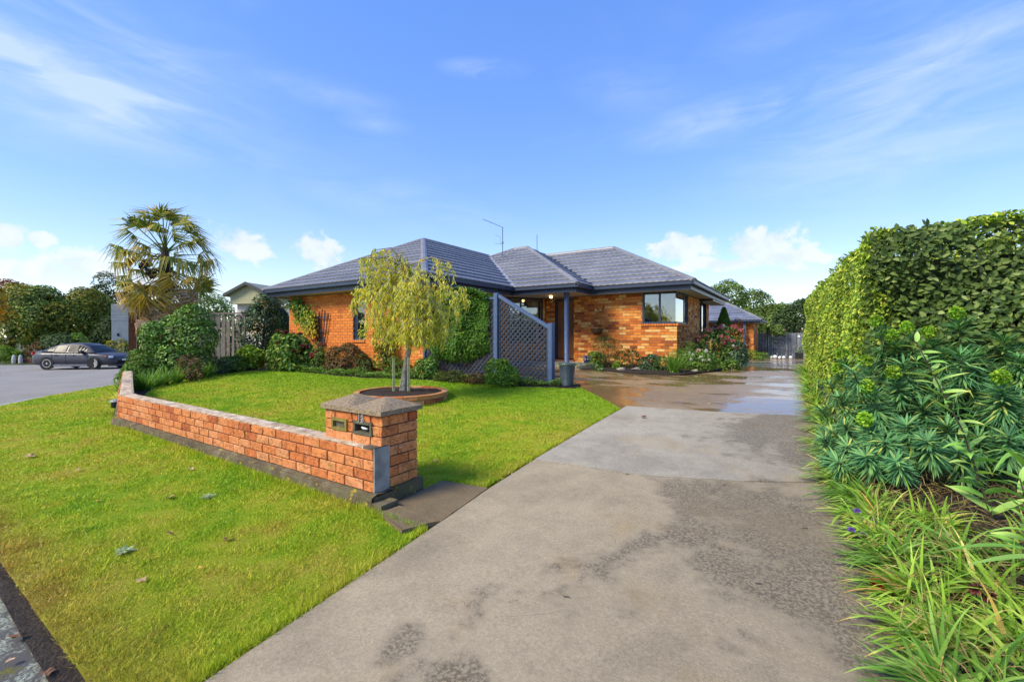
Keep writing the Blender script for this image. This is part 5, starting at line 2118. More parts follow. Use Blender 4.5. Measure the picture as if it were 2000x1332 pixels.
bush('leafy_perennial', 'blue green leafy plant at the far end of the garden wall', 'plant', pos(275, 12.2), .60, .5, .85, 1900, .09, .045, G_MID, 116, 8, blooms=(('coral', 2, .05, .2),))
bush('leafy_perennial', 'green leafy plant under the brown fence posts', 'plant', pos(262, 14.5), .75, .5, 1.0, 1700, .10, .05, G_BRIGHT, 117, 8, blooms=(('peach', 4, .05, .6),))
bush('dry_shrub', 'half dry twiggy patch at the foot of the camellia bush', 'plant', pos(372, 11.9), .5, .3, .7, 900, .07, .03, G_RED, 118, 6)
bush('blue_green_shrub', 'blue green low shrub at the lawn edge below the paling fence', 'plant', pos(425, 13.2), .4, .35, .55, 1300, .05, .025, G_DARK, 119, 6)
k = 0
for px_, Z in ((243, 10.9), (262, 10.5), (286, 10.6), (305, 11.0), (322, 11.3), (345, 11.6), (385, 12.2), (405, 12.6)):
    k += 1
    x, y = pos(px_, Z)
    strap_clump('strap_leaf_clump', '%s strap leaved clump from the wall end along the left lawn edge' % ['first', 'second', 'third', 'fourth', 'fifth', 'sixth', 'seventh', 'eighth'][k - 1],
                'plant', (x, y, gz(x, y)), 110, .52, .024, G_STRAPG, 200 + k, 'strap leaved clumps at the lawn edge')
# low creeping edging along the lawn: too fine to count
rng = np.random.default_rng(55)
P = []
for (x0, y0), (x1, y1) in (((-14.2, 7.35), (-11.7, 7.62)), ((-11.7, 7.62), (-9.7, 7.55)), ((-9.7, 7.55), (-7.7, 7.95)), ((-7.7, 7.95), (-5.2, 8.0)), ((-5.2, 8.0), (-4.0, 8.35))):
    n = int(900 * math.hypot(x1 - x0, y1 - y0))
    t = rng.random(n)
    X = x0 + (x1 - x0) * t + rng.normal(size=n) * .05
    Y = y0 + (y1 - y0) * t + np.abs(rng.normal(size=n)) * .16
    bump_ = .5 + .5 * np.sin(X * 5.1) * np.cos(X * 2.3 + 1)
    P.append(np.stack([X, Y, gzv(X, Y) + .01 + rng.random(n) * (.05 + .16 * bump_)], 1))
P = np.concatenate(P)
V, F = leaf_cloud(P, np.tile([0, -.3, 1.], (len(P), 1)), .045, .028, rng, out=.4)
tag(link('ground_cover', np_mesh('ground_cover', V, F, G_MID, tints(rng, len(P)))), 'low creeping green edging plants between lawn and house', 'ground cover', kind='stuff')
# yellow leaf litter in the wall corner
sd = thing('garden_light', 'small round solar garden light with grey lid beside the wall corner', 'light', (*pos(228, 9.6), gz(*pos(228, 9.6))))
mb = MB()
x, y = pos(228, 9.6)
z = gz(x, y)
mb.lathe((x, y, z), [(.09, 0), (.10, .10), (.09, .14)], 16)
mb.build('body', M['metal_dark'], sd)
mb = MB()
mb.lathe((x, y, z + .14), [(.13, 0), (.12, .03), (.05, .055), (0, .06)], 16)
mb.build('lid', plain('lid_grey', (.2, .21, .22), .5), sd, True)

# ------------------------------------------------------------------ palm
rng = np.random.default_rng(61)
px_, py_ = pos(322, 16.0)
pzz = gz(px_, py_)
pt = thing('fan_palm', 'shaggy fan palm with green top fronds and a skirt of dead brown fronds', 'palm', (px_, py_, pzz))
TOPZ = 4.15


def frond_mesh(mat, seed, nseg=24, span=2.7, rl=.62, droop=.25, shag=0.0):
    """petiole along +x then a fan of pointed segments"""
    r = np.random.default_rng(seed)
    pet = .86
    V, F, T = [], [], []
    for k, (x, w, z) in enumerate(((0, .022, 0), (pet * .5, .014, .03), (pet, .012, 0))):
        V += [(x, w, z), (x, -w, z), (x, 0, z - w)]
        T += [.4] * 3
    for k in range(2):
        b = k * 3
        for i in range(3):
            F.append((b + i, b + (i + 1) % 3, b + 3 + (i + 1) % 3, b + 3 + i))
    for i in range(nseg):
        a = (i / (nseg - 1) - .5) * 2 * span * .5 + r.normal() * .03
        l = rl * (1 - .18 * abs(a) / (span / 2)) * r.uniform(.65, 1.2)
        d = np.array([math.cos(a), math.sin(a), .12 * math.cos(a * 2)])
        s = np.array([-math.sin(a), math.cos(a), 0])
        w = rl * span / nseg * .24
        b = len(V)
        dr = droop * r.uniform(.5, 1.6) + shag * r.random()
        p0 = np.array([pet - .02, 0, 0])
        p1 = p0 + d * l * .42
        p2 = p0 + d * l * (1 - .25 * dr) + np.array([0, 0, -dr * l * .6])
        V += [tuple(p0 + s * w * .15), tuple(p1 + s * w + np.array([0, 0, .012])), tuple(p1 - s * w), tuple(p0 - s * w * .15)]
        V += [tuple(p1 + s * w), tuple(p2), tuple(p2 - s * .002), tuple(p1 - s * w)]
        F += [(b, b + 1, b + 2, b + 3), (b + 4, b + 5, b + 6, b + 7)]
        tt = r.random()
        T += [tt] * 4 + [min(1, tt + .25)] * 4
    return np_mesh('frond', V, F, mat, T)


green = [frond_mesh(G_PALM, s, rl=.68, droop=.75, shag=.6) for s in (1, 2, 3)]
yell = [frond_mesh(G_PALMY, s, rl=.62, droop=.8, shag=.6) for s in (4, 5)]
mixed = [frond_mesh(G_PALM, s, rl=.64, droop=.8, shag=.6) for s in (8, 9)]
dead = [frond_mesh(G_PALMD, s, rl=.55, droop=1.0, shag=.9) for s in (6, 7)]
crown = Vector((px_, py_, TOPZ))


def place_frond(me, z, az, el, roll, sc, label=None):
    o = link('frond', me)
    o.matrix_basis = Matrix.Translation((px_, py_, z)) @ Matrix.Rotation(az, 4, 'Z') @ Matrix.Rotation(-el, 4, 'Y') @ Matrix.Rotation(roll, 4, 'X') @ Matrix.Scale(sc, 4)
    adopt(o, pt)


for i in range(8):
    place_frond(green[i % 3], TOPZ + .45, i * 2.4 + rng.normal() * .2, rad(rng.uniform(45, 80)), rng.normal() * .5, rng.uniform(1.1, 1.3))
for i in range(12):
    place_frond(green[i % 3] if i % 3 else mixed[0], TOPZ + .25, i * 2.4 + 1, rad(rng.uniform(15, 48)), rng.normal() * .7, rng.uniform(1.2, 1.45))
for i in range(17):
    place_frond((mixed + yell + green)[i % 7], TOPZ + .05, i * 2.4 + .4, rad(rng.uniform(-16, 18)), rng.normal() * .7, rng.uniform(1.2, 1.45))
for i in range(18):
    place_frond((yell + mixed)[i % 4], TOPZ - .3, i * 2.4, rad(rng.uniform(-42, -10)), rng.normal() * .7, rng.uniform(1.2, 1.45))
for i in range(18):
    place_frond((dead + yell)[i % 4], TOPZ - .65, i * 2.4 + .8, rad(rng.uniform(-52, -22)), rng.normal() * .7, rng.uniform(1.2, 1.45))
for i in range(28):
    place_frond(dead[i % 2], TOPZ - .8 - .35 * (i % 3), i * 2.4 + .2, rad(rng.uniform(-74, -40)), rng.normal() * .7, rng.uniform(1.1, 1.4))
mb = MB()
mb.tube([(px_, py_, pzz - .1), (px_ + .04, py_, 1.5), (px_, py_, TOPZ - .4), (px_, py_, TOPZ + .45)], [.17, .16, .20, .10], 10)
mb.build('trunk', plain('palm_fibre', (.075, .05, .035), .95, .5, 25, 1.0, 45, bdist=.03), pt)
seedm = plain('palm_seed', (.035, .022, .022), .6, .4, 30, .5, 60)
for q, zz, s in ((-.42, TOPZ - .25, .26), (.34, TOPZ - .35, .24), (-.2, TOPZ - .55, .22)):
    mb = MB()
    c = Vector((px_, py_, zz)) + camr * q - camf * .35
    for j in range(110):
        d = Vector(unit(rng.normal(size=3))) * s * rng.uniform(.3, 1)
        mb.box(c + d * .8, (.05, .05, .05), Matrix.Rotation(rng.uniform(0, 3), 3, 'X'))
    mb.build('seed_cluster', seedm, pt)

# ------------------------------------------------------------------ paling fence behind the palm
FTOP = 2.18
fp0, fp1 = Vector((*pos(262, 16.6), 0)), Vector((*pos(475, 15.4), 0))
fd = (fp1 - fp0).normalized()
fang = math.atan2(fd.y, fd.x)
fn_ = thing('paling_fence', 'weathered grey paling fence with flat top rail behind the camellia', 'fence', (*((fp0 + fp1) / 2).xy, gz(*((fp0 + fp1) / 2).xy)))
grey_wood = plain('weathered_timber', (.17, .142, .115), .9, .35, 9, .6, 40)
Lf = (fp1 - fp0).length
s = .12
rngf = random.Random(4)
while s < Lf:
    w = rngf.choice((.10, .14, .16, .20))
    p = fp0 + fd * (s + w / 2)
    mb = MB()
    g = gz(p.x, p.y)
    h1 = FTOP - .05 - rngf.choice((0, 0, 0, .25)) * rngf.random()
    mb.box((p.x, p.y, (g + h1) / 2), (w, .022, h1 - g), Matrix.Rotation(fang, 3, 'Z'))
    mb.build('paling', grey_wood, fn_)
    s += w + rngf.uniform(.03, .10)
mb = MB()
m = (fp0 + fp1) / 2
mb.box((m.x, m.y, FTOP), (Lf, .16, .05), Matrix.Rotation(fang, 3, 'Z'))
mb.build('top_rail', grey_wood, fn_)
for zz in (.6, 1.75):
    mb = MB()
    q = m + Vector((-fd.y, fd.x, 0)) * .05
    mb.box((q.x, q.y, zz), (Lf, .04, .09), Matrix.Rotation(fang, 3, 'Z'))
    mb.build('rail', grey_wood, fn_)
brown_wood = plain('brown_stained_timber', (.14, .05, .022), .7, .3, 8, .4, 40)
for q, lab in ((258, 'thick reddish brown timber post at the left end of the fence'), (272, 'thinner reddish brown timber post beside the thick fence post')):
    x, y = pos(q, 15.9)
    mb = MB()
    w = .20 if q == 258 else .15
    mb.box((x, y, (gz(x, y) + 2.2) / 2), (w, .12, 2.2 - gz(x, y)), Matrix.Rotation(YAW + .7, 3, 'Z'))
    mb.box((x, y, 2.21), (w + .02, .14, .02), Matrix.Rotation(YAW + .7, 3, 'Z'))
    tag(mb.build('fence_post', brown_wood), lab, 'post')

# ------------------------------------------------------------------ neighbour's house
nh = thing('neighbour_house', 'cream neighbouring house with an olive green gable beyond the fence', 'house', (*pos(400, 36), -.5))
cream = plain('cream_block', (.50, .47, .40), .8, .1, 3, .1, 30)
olive = plain('olive_cladding', (.36, .35, .20), .7, .05, 3, 0)
olive_roof = plain('olive_roof', (.24, .245, .19), .6, .1, 3, 0)
R_ = Matrix.Rotation(YAW + rad(34), 3, 'Z')
c0 = cp(262, 655, 35.5)
mb = MB()
mb.box((c0.x, c0.y, 1.0), (2.3, 3, 3.1), R_)
mb.build('wall', cream, nh)
for k in range(6):
    mb = MB()
    mb.box((c0.x, c0.y, 2.66 + k * .21), (2.34, 3.04, .20), R_)
    mb.build('weatherboard', cream, nh)
dd = R_ @ Vector((1, 0, 0))
ff = R_ @ Vector((0, 1, 0))
mb = MB()
w_ = c0 + dd * .45 - ff * 1.53
mb.box((w_.x, w_.y, .9), (1.1, .06, 2.1), R_)
dn = mb.build('door', M['metal_dark'], nh)
for k in range(4):
    mb = MB()
    mb.box((w_.x - ff.x * .03, w_.y - ff.y * .03, .2 + k * .45), (1.0, .04, .40), R_)
    mb.build('panel', plain('door_panel', (.03, .035, .04), .5), dn)
mb = MB()
w_ = c0 - dd * .75 - ff * 1.54
mb.box((w_.x, w_.y, 1.45), (.12, .1, .22), R_)
mb.build('wall_light', M['metal_dark'], nh)
# gabled wing
g0 = cp(486, 655, 36)
R2 = Matrix.Rotation(YAW + rad(-10), 3, 'Z')
gx, gy = R2 @ Vector((1, 0, 0)), R2 @ Vector((0, 1, 0))
hw, ze, za = 1.75, 4.75, 5.55


def gpt(a, b, z):
    q = g0 + gx * a + gy * b
    return (q.x, q.y, z)


mb = MB()
mb.add([gpt(-hw, 0, 4.0), gpt(hw, 0, 4.0), gpt(hw, 0, ze), gpt(0, 0, za), gpt(-hw, 0, ze), gpt(-hw, 6, 4.0), gpt(hw, 6, 4.0), gpt(hw, 6, ze), gpt(0, 6, za), gpt(-hw, 6, ze)],
       [(0, 1, 2, 3, 4), (5, 9, 8, 7, 6), (0, 4, 9, 5), (1, 6, 7, 2), (0, 5, 6, 1)])
mb.build('gable', olive, nh)
mb = MB()
mb.add([gpt(-hw + .3, .4, -.6), gpt(hw, .4, -.6), gpt(hw, .4, 4.0), gpt(-hw + .3, .4, 4.0), gpt(-hw + .3, 6, -.6), gpt(hw, 6, -.6), gpt(hw, 6, 4.0), gpt(-hw + .3, 6, 4.0)],
       [(0, 1, 2, 3), (1, 5, 6, 2), (4, 0, 3, 7), (5, 4, 7, 6)])
mb.build('wall', cream, nh)
for sgn in (-1, 1):
    mb = MB()
    o_ = .18
    mb.add([gpt(sgn * (hw + .35), -.35, ze - .16 + o_), gpt(0, -.35, za + o_), gpt(0, 6, za + o_), gpt(sgn * (hw + .35), 6, ze - .16 + o_),
            gpt(sgn * (hw + .35), -.35, ze - .16), gpt(0, -.35, za), gpt(0, 6, za), gpt(sgn * (hw + .35), 6, ze - .16)],
           [(0, 1, 2, 3), (4, 7, 6, 5), (0, 4, 5, 1), (3, 2, 6, 7), (0, 3, 7, 4)])
    mb.build('roof', olive_roof, nh)
    mb = MB()
    mb.add([gpt(sgn * (hw + .36), -.40, ze - .18), gpt(0, -.40, za - .02), gpt(0, -.40, za + .22), gpt(sgn * (hw + .36), -.40, ze + .06),
            gpt(sgn * (hw + .36), -.36, ze - .18), gpt(0, -.36, za - .02), gpt(0, -.36, za + .22), gpt(sgn * (hw + .36), -.36, ze + .06)],
           [(0, 1, 2, 3), (4, 7, 6, 5), (0, 4, 5, 1), (3, 2, 6, 7), (0, 3, 7, 4)])
    mb.build('bargeboard', plain('dark_barge', (.05, .055, .05), .6), nh)
a, b = cp(538, 600, 24), cp(575, 588, 24)
sh = thing('shed_roof', 'pale grey shed roof between the dark shrub and the house corner', 'shed', (a.x, a.y, 0))
mb = MB()
e2 = gy * 3
mb.add([a, b, b + e2, a + e2, a - Vector((0, 0, .1)), b - Vector((0, 0, .1)), b + e2 - Vector((0, 0, .1)), a + e2 - Vector((0, 0, .1))],
       [(0, 1, 2, 3), (4, 7, 6, 5), (0, 4, 5, 1), (1, 5, 6, 2), (2, 6, 7, 3), (3, 7, 4, 0)])
mb.build('roof', plain('pale_roof', (.5, .5, .5), .6), sh)
mb = MB()
q0, q1 = a + Vector((.15, .1, -.1)), b + Vector((-.1, .1, -.1))
mb.add([q0, q1, (q1.x, q1.y, 0), (q0.x, q0.y, 0)], [(0, 3, 2, 1)])
for k in range(3):
    c = a.lerp(b, (k + .5) / 3)
    mb.box((c.x, c.y + .3, (c.z - .1) / 2), (.3, .05, c.z - .1))
mb.build('wall', cream, sh)

# ------------------------------------------------------------------ background trees, left
T_G = 'trees beyond the street on the left'
tree('street_tree', 'broad olive green tree at the far left edge behind the street', pos(20, 36), 6.0, 3.4, .25, 9000, .20, .13, G_TREEO, 301, T_G, .04, 14)
tree('street_tree', 'rounded green tree above the rear of the parked car', pos(88, 37), 5.7, 2.6, .22, 8000, .20, .13, G_TREEG, 302, T_G, .04, 14)
tree('street_tree', 'yellowish green tree above the roof of the parked car', pos(150, 38), 5.9, 2.9, .22, 9000, .20, .13, G_TREEO, 303, T_G, .06, 14)
tree('street_tree', 'green tree in front of the cream neighbouring wall, above the car bonnet', pos(196, 40), 5.4, 2.2, .22, 6000, .20, .13, G_TREEG, 304, T_G, .05, 12)
tree('pine_tree', 'dark ragged pine rising above the street trees left of the palm', pos(205, 52), 9.2, 2.6, .25, 4200, .34, .10, G_TREED, 305, T_G, .1, 16, sub=.3)
tree('red_tree', 'red leaved tree top peeping over the olive tree at the left edge', pos(25, 46), 7.6, 3.0, .2, 4000, .24, .15, G_TREER, 306, T_G, .2, 10)
tree('dark_tree', 'dark tree filling the gap behind the street trees', pos(100, 52), 7.0, 5.5, .3, 7000, .28, .18, G_TREED, 307, T_G, .0, 14)
tree('dark_tree', 'dark green tree just left of the cream neighbouring wall', pos(214, 37), 3.6, 1.3, .2, 3000, .17, .10, G_TREED, 308, T_G, .0, 10)
tree('garden_tree', 'green tree behind the palm, left of the olive gable', pos(408, 27), 4.3, 2.1, .16, 5000, .16, .08, G_TREEG, 309, None, .1, 12)
tree('golden_tree', 'small golden orange tree peeping over the dark shrub', pos(522, 21.5), 3.7, .95, .10, 2600, .11, .07, G_TREEY, 310, None, .2, 10)
tree('golden_tree', 'second golden bush at the left corner eave of the brick house', pos(548, 22.5), 3.2, .6, .10, 1300, .11, .07, G_TREEY, 311, None, .2, 8)
tree('young_street_tree', 'yellow leaved branch tips of a young tree poking in at the left edge', (-12.05, 1.36), 2.45, .40, .03, 500, .10, .06, G_TREEY, 312, None, .62, 8)
bush('kerb_shrub', 'light green shrub at the left edge beyond the street', 'shrub', pos(12, 32.5), 1.1, .8, 1.3, 1500, .2, .07, G_BRIGHT, 313, 7)
bush('kerb_shrub', 'bronze shrub behind the rear of the parked car', 'shrub', pos(72, 33.5), 1.3, .8, 1.4, 1500, .16, .08, G_RED, 314, 7)
bush('kerb_shrub', 'pale green shrub over the boot of the parked car', 'shrub', pos(160, 33.5), 1.5, .8, 2.2, 2200, .16, .09, G_MID, 315, 8)
bush('kerb_shrub', 'orange green shrub beyond the bonnet of the parked car', 'shrub', pos(236, 29), 1.0, .8, 1.7, 1500, .14, .07, G_TREEO, 316, 7)
bush('kerb_shrub', 'dark low hedge along the far kerb', 'hedge', pos(115, 34.2), 4.5, 1.0, 2.0, 4500, .2, .12, G_TREED, 317, 14)
# brick edging and white bollards along the far kerb
edg = MB()
for q0, q1 in ((25, 78), ):
    a, b = Vector((*pos(q0, 31.2), -.57)), Vector((*pos(q1, 31.4), -.57))
    d = b - a
    edg.box((a + b) / 2 + Vector((0, 0, .15)), (d.length, .3, .32), Matrix.Rotation(math.atan2(d.y, d.x), 3, 'Z'))
tag(edg.build('kerb_edging', plain('red_edging', (.13, .05, .03), .9)), 'low dark red edging along the far kerb', 'edging')
for i, q in enumerate((27, 40)):
    p = pos(q, 31.0)
    mb = MB()
    mb.lathe((*p, -.57), [(0, 0), (.10, 0), (.11, .3), (.09, .5), (.04, .58), (0, .6)], 12)
    tag(mb.build('marker_stone', plain('marker_stone', (.5, .5, .46), .8)), ['pale rounded marker stone at the far kerb, left one', 'pale rounded marker stone at the far kerb, nearer the car'][i], 'stone')

# ------------------------------------------------------------------ parked car
cw = Vector((.815, .58, 0)).normalized()           # heading
cs = Vector((cw.y, -cw.x, 0))                      # its right side, towards us
rear_w = Vector((-36.05, 6.5, 0))
mid_axle = rear_w + cw * 1.317 - cs * .76
cz = -.53
car = thing('parked_car', 'dark grey-blue sedan parked across the street', 'car', (mid_axle.x, mid_axle.y, cz))
CT = Matrix(((cw.x, -cs.x, 0, mid_axle.x), (cw.y, -cs.y, 0, mid_axle.y), (0, 0, 1, cz), (0, 0, 0, 1)))   # local: x forward, y left, z up
paint = NT('car_paint')
paint.set(col=(.040, .043, .058), rough=.5, metal=0.0, coat=.25, spec=.35)
paint = paint.m
tyre_m = plain('tyre', (.015, .015, .015), .8, .1, 20, 0)
rim_m = plain('alloy', (.62, .63, .65), .3, .05, 10, 0, metal=.8)
carglass = NT('car_glass')
carglass.set(col=(.012, .015, .018), rough=.12, spec=.12)
carglass = carglass.m


def car_part(name, V, F, mat, parent, smooth=False):
    mb = MB()
    mb.add([CT @ Vector(v) for v in V], F)
    return mb.build(name, mat, parent, smooth)


def loft(sections):
    V, F = [], []
    k = len(sections[0])
    for s_ in sections:
        V += s_
    for i in range(len(sections) - 1):
        for j in range(k - 1):
            a = i * k + j
            F.append((a, a + k, a + k + 1, a + 1))
    F += [list(range(k)), list(range((len(sections) - 1) * k, len(sections) * k))[::-1]]
    return V, F


# lower body: x, bottom z, shoulder z, top z, half width
ST = [(-2.28, .42, .70, .80, .60), (-2.22, .30, .80, .98, .78), (-2.05, .22, .86, 1.06, .86), (-1.6, .20, .88, 1.08, .88), (-.9, .20, .88, 1.0, .885), (0, .20, .87, .97, .885),
      (.75, .20, .86, .97, .885), (1.2, .20, .84, .95, .88), (1.7, .21, .80, .88, .87), (2.0, .22, .74, .80, .82), (2.2, .26, .66, .70, .70), (2.29, .34, .58, .60, .52)]
secs = []
for x, zb_, zs, zt_, w in ST:
    half = [(w * .80, zb_), (w * .97, zb_ + .06), (w, (zb_ + zs) * .5), (w * .985, zs - .05), (w * .95, zs), (w * .78, zt_ - .02), (w * .4, zt_), ]
    s_ = [(x, y, z) for y, z in half] + [(x, -y, z) for y, z in reversed(half)]
    s_ = [(x, half[0][0] * .0, zb_)] + s_ + [(x, 0, zb_)]
    secs.append(s_)
V, F = loft(secs)
body = car_part('body', V, F, paint, car, True)
# cabin
CB = [(-1.75, 1.05, .80, 1.06, .66), (-1.35, 1.04, .81, 1.26, .62), (-.85, 1.0, .815, 1.42, .585), (-.2, .97, .82, 1.48, .575), (.35, .96, .82, 1.45, .58), (.75, .96, .82, 1.31, .60), (1.25, .95, .80, 1.02, .70)]
secs = []
for x, zb_, wb_, zt_, wt_ in CB:
    s_ = [(x, wb_, zb_ - .03), (x, wt_ + .02, zt_ - .05), (x, wt_ - .06, zt_), (x, 0, zt_ + .015), (x, -(wt_ - .06), zt_), (x, -(wt_ + .02), zt_ - .05), (x, -wb_, zb_ - .03)]
    secs.append(s_)
V, F = loft(secs)
cab = car_part('cabin', V, F, paint, car, True)


def side_pt(x, t, sgn):
    """point on the cabin side at station x, t from belt to roof"""
    for a, b in zip(CB, CB[1:]):
        if a[0] <= x <= b[0]:
            q = (x - a[0]) / (b[0] - a[0])
            m = [p + (r_ - p) * q for p, r_ in zip(a, b)]
            break
    y0, z0_, y1, z1_ = m[2], m[1] - .03, m[4] + .02, m[3] - .05
    return (x, sgn * (y0 + (y1 - y0) * t + .026), z0_ + (z1_ - z0_) * t)


for sgn in (-1, 1):
    for xs_ in ((-1.42, -.98), (-.95, -.33), (-.22, .80)):
        n_ = 6
        xx = [xs_[0] + (xs_[1] - xs_[0]) * i / n_ for i in range(n_ + 1)]
        V = [side_pt(x, .10, sgn) for x in xx] + [side_pt(x, .90, sgn) for x in xx]
        F = [(i, i + 1, i + n_ + 2, i + n_ + 1) for i in range(n_)]
        car_part('side_window', V, F, carglass, cab)


def screen(x0, x1, t0=.06, t1=.94, name='windscreen'):
    def row(x):
        for a, b in zip(CB, CB[1:]):
            if a[0] <= x <= b[0]:
                q = (x - a[0]) / (b[0] - a[0])
                return [p + (r_ - p) * q for p, r_ in zip(a, b)]
    A_, B_ = row(x0), row(x1)
    V = []
    for r_, x in ((A_, x0), (B_, x1)):
        for t in np.linspace(-1, 1, 7):
            V.append((x, t * (r_[4] - .05), r_[3] + .034 - .03 * t * t))
    F = [(i, i + 1, i + 8, i + 7) for i in range(6)]
    car_part(name, V, F, carglass, cab)


screen(.44, .75)
screen(.751, 1.22)
screen(-1.36, -.92, name='rear_window')
# wheels
for sgn in (-1, 1):
    for xw in (-1.317, 1.317):
        steer = rad(-14) if xw > 0 else 0
        Tw = CT @ Matrix.Translation((xw, sgn * .79, .325)) @ Matrix.Rotation(steer, 4, 'Z')
        prof = [(.21, .09), (.235, .10), (.30, .10), (.322, .08), (.325, -.08), (.30, -.10), (.21, -.10)]
        mb = MB()
        k = 24
        V = [Tw @ Vector((r_ * math.cos(a), sgn * y, r_ * math.sin(a))) for r_, y in prof for a in [2 * math.pi * i / k for i in range(k)]]
        F = [(i * k + j, i * k + (j + 1) % k, (i + 1) * k + (j + 1) % k, (i + 1) * k + j) for i in range(len(prof) - 1) for j in range(k)]
        mb.add(V, F)
        wh = mb.build('wheel', tyre_m, car, True)
        mb = MB()
        for s_ in range(10):
            a = s_ * math.pi / 5
            for (r0, r1, w) in ((.03, .225, .022),):
                P = []
                for r_, y in ((r0, .085), (r1, .095)):
                    for q in (-w, w):
                        P.append(Tw @ Vector((r_ * math.cos(a) - q * math.sin(a), sgn * y, r_ * math.sin(a) + q * math.cos(a))))
                for r_, y in ((r0, .05), (r1, .06)):
                    for q in (-w, w):
                        P.append(Tw @ Vector((r_ * math.cos(a) - q * math.sin(a), sgn * y, r_ * math.sin(a) + q * math.cos(a))))
                mb.add(P, [(0, 1, 3, 2), (0, 2, 6, 4), (1, 5, 7, 3)])
        for r0, r1 in ((.205, .238), (0.001, .05)):
            V = [Tw @ Vector((r_ * math.cos(a), sgn * .098, r_ * math.sin(a))) for r_ in (r0, r1) for a in [2 * math.pi * i / 24 for i in range(24)]]
            mb.add(V, [(j, (j + 1) % 24, 24 + (j + 1) % 24, 24 + j) for j in range(24)])
        mb.build('rim', rim_m, wh)
        mb = MB()                                   # dark disc standing in for the shade of the wheel well
        V = []
        for r_, y in ((.0, .878), (.385, .89)):
            V += [CT @ Vector((xw + r_ * math.cos(a), sgn * y, .325 + r_ * math.sin(a))) for a in [2 * math.pi * i / 24 for i in range(24)]]
        mb.add(V, [(j, (j + 1) % 24, 24 + (j + 1) % 24, 24 + j) for j in range(24)])
        mb.build('arch_shade', tyre_m, car)
        Tw2 = CT @ Matrix.Translation((xw, sgn * .83, .325))
# trim: skirts, lights, mirrors, handles, grille, plate, shut lines
for sgn in (-1, 1):
    car_part('sill_skirt', [(x, sgn * y, z) for x in (-.93, .93) for y, z in ((.86, .27), (.91, .24), (.91, .16), (.80, .15))],
             [(0, 4, 5, 1), (1, 5, 6, 2), (2, 6, 7, 3), (0, 1, 2, 3), (4, 7, 6, 5)], plain('skirt_grey%d' % sgn, (.12, .13, .15), .4), car)
    mb = MB()
    mb.box(CT @ Vector((.62, sgn * .93, 1.0)), (.16, .20, .13), CT.to_3x3())
    mb.build('mirror', paint, car)
    mb = MB()
    mb.box(CT @ Vector((2.06, sgn * .66, .70)), (.20, .22, .12), CT.to_3x3() @ Matrix.Rotation(-sgn * .55, 3, 'Z'))
    mb.build('headlight', plain('headlight%d' % sgn, (.7, .7, .68), .1), car)
    mb = MB()
    mb.box(CT @ Vector((1.88, sgn * .82, .735)), (.10, .05, .06), CT.to_3x3() @ Matrix.Rotation(-sgn * .2, 3, 'Z'))
    mb.build('indicator', plain('amber%d' % sgn, (.8, .25, .02), .2), car)
    mb = MB()
    mb.box(CT @ Vector((-2.16, sgn * .72, .90)), (.14, .20, .14), CT.to_3x3() @ Matrix.Rotation(sgn * .4, 3, 'Z'))
    mb.build('tail_light', plain('tail_red%d' % sgn, (.6, .03, .015), .2), car)
    for xh in (-.62, .32):
        mb = MB()
        mb.box(CT @ Vector((xh - .2, sgn * .885, .80)), (.20, .03, .03), CT.to_3x3())
        mb.build('door_handle', paint, car)
    for xl in (-1.05, -.28, .92):
        mb = MB()
        mb.box(CT @ Vector((xl, sgn * .884, .56)), (.012, .006, .60), CT.to_3x3())
        mb.build('door_gap', tyre_m, car)
mb = MB()
mb.box(CT @ Vector((2.24, 0, .40)), (.10, 1.0, .20), CT.to_3x3())
mb.build('grille', tyre_m, car)
car_part('front_lip', [(2.05, -.84, .24), (2.30, -.5, .24), (2.34, 0, .24), (2.30, .5, .24), (2.05, .84, .24), (2.0, -.80, .14), (2.22, -.48, .14), (2.26, 0, .14), (2.22, .48, .14), (2.0, .80, .14)],
         [(i, i + 1, i + 6, i + 5) for i in range(4)], plain('lip_grey', (.14, .15, .17), .4), car)
mb = MB()
mb.tube([CT @ Vector((1.16, -.5, 1.03)), CT @ Vector((1.02, .05, 1.09))], .012, 5)
mb.build('wiper', tyre_m, car)
mb = MB()
mb.box(CT @ Vector((2.31, 0, .50)), (.02, .42, .10), CT.to_3x3())
mb.build('number_plate', M['white'], car)

# ------------------------------------------------------------------ flower bed in front of the house
bush('feathery_shrub', 'airy olive green shrub against the front brick wall below the basket', 'shrub', pos(1188, 13.0), .52, .4, .92, 3600, .06, .013, G_FEATHER, 401, 9, up=.8)
bush('leafy_shrub', 'bright green leafy shrub at the left of the feathery shrub', 'shrub', pos(1163, 12.9), .22, .2, .55, 700, .06, .035, G_MID, 402, 6)
bush('twiggy_rose', 'thin rose with one red bud right of the feathery shrub', 'rose', pos(1233, 12.6), .34, .3, .68, 600, .06, .03, G_FEATHER, 403, 7, blooms=(('red', 2, .04, .7),))
bush('dark_low_shrub', 'compact dark green shrub right of the thin rose', 'shrub', pos(1271, 12.1), .33, .28, .5, 1300, .055, .032, G_DARK, 404, 7)
bush('mixed_perennial', 'low mixed perennial between the dark shrub and the lily clump', 'plant', pos(1292, 11.9), .34, .28, .5, 900, .06, .02, G_MID, 405, 6)
x, y = pos(1317, 11.25)
strap_clump('day_lily', 'arching green day lily clump at the edge of the wet forecourt', 'plant', (x, y, gz(x, y) + .04), 170, .70, .022, G_STRAPG, 406)
bush('white_rose', 'low rose bush with white blooms beside the day lily', 'rose', pos(1366, 11.9), .48, .4, .62, 2000, .055, .032, G_MID, 407, 9, blooms=(('white', 13, .04, .35), ('peach', 1, .06, .5)))
bush('grassy_perennial', 'feathery plant behind the white rose against the wall corner', 'plant', pos(1338, 12.4), .38, .3, .72, 900, .12, .012, G_MID, 408, 6, up=1.2)
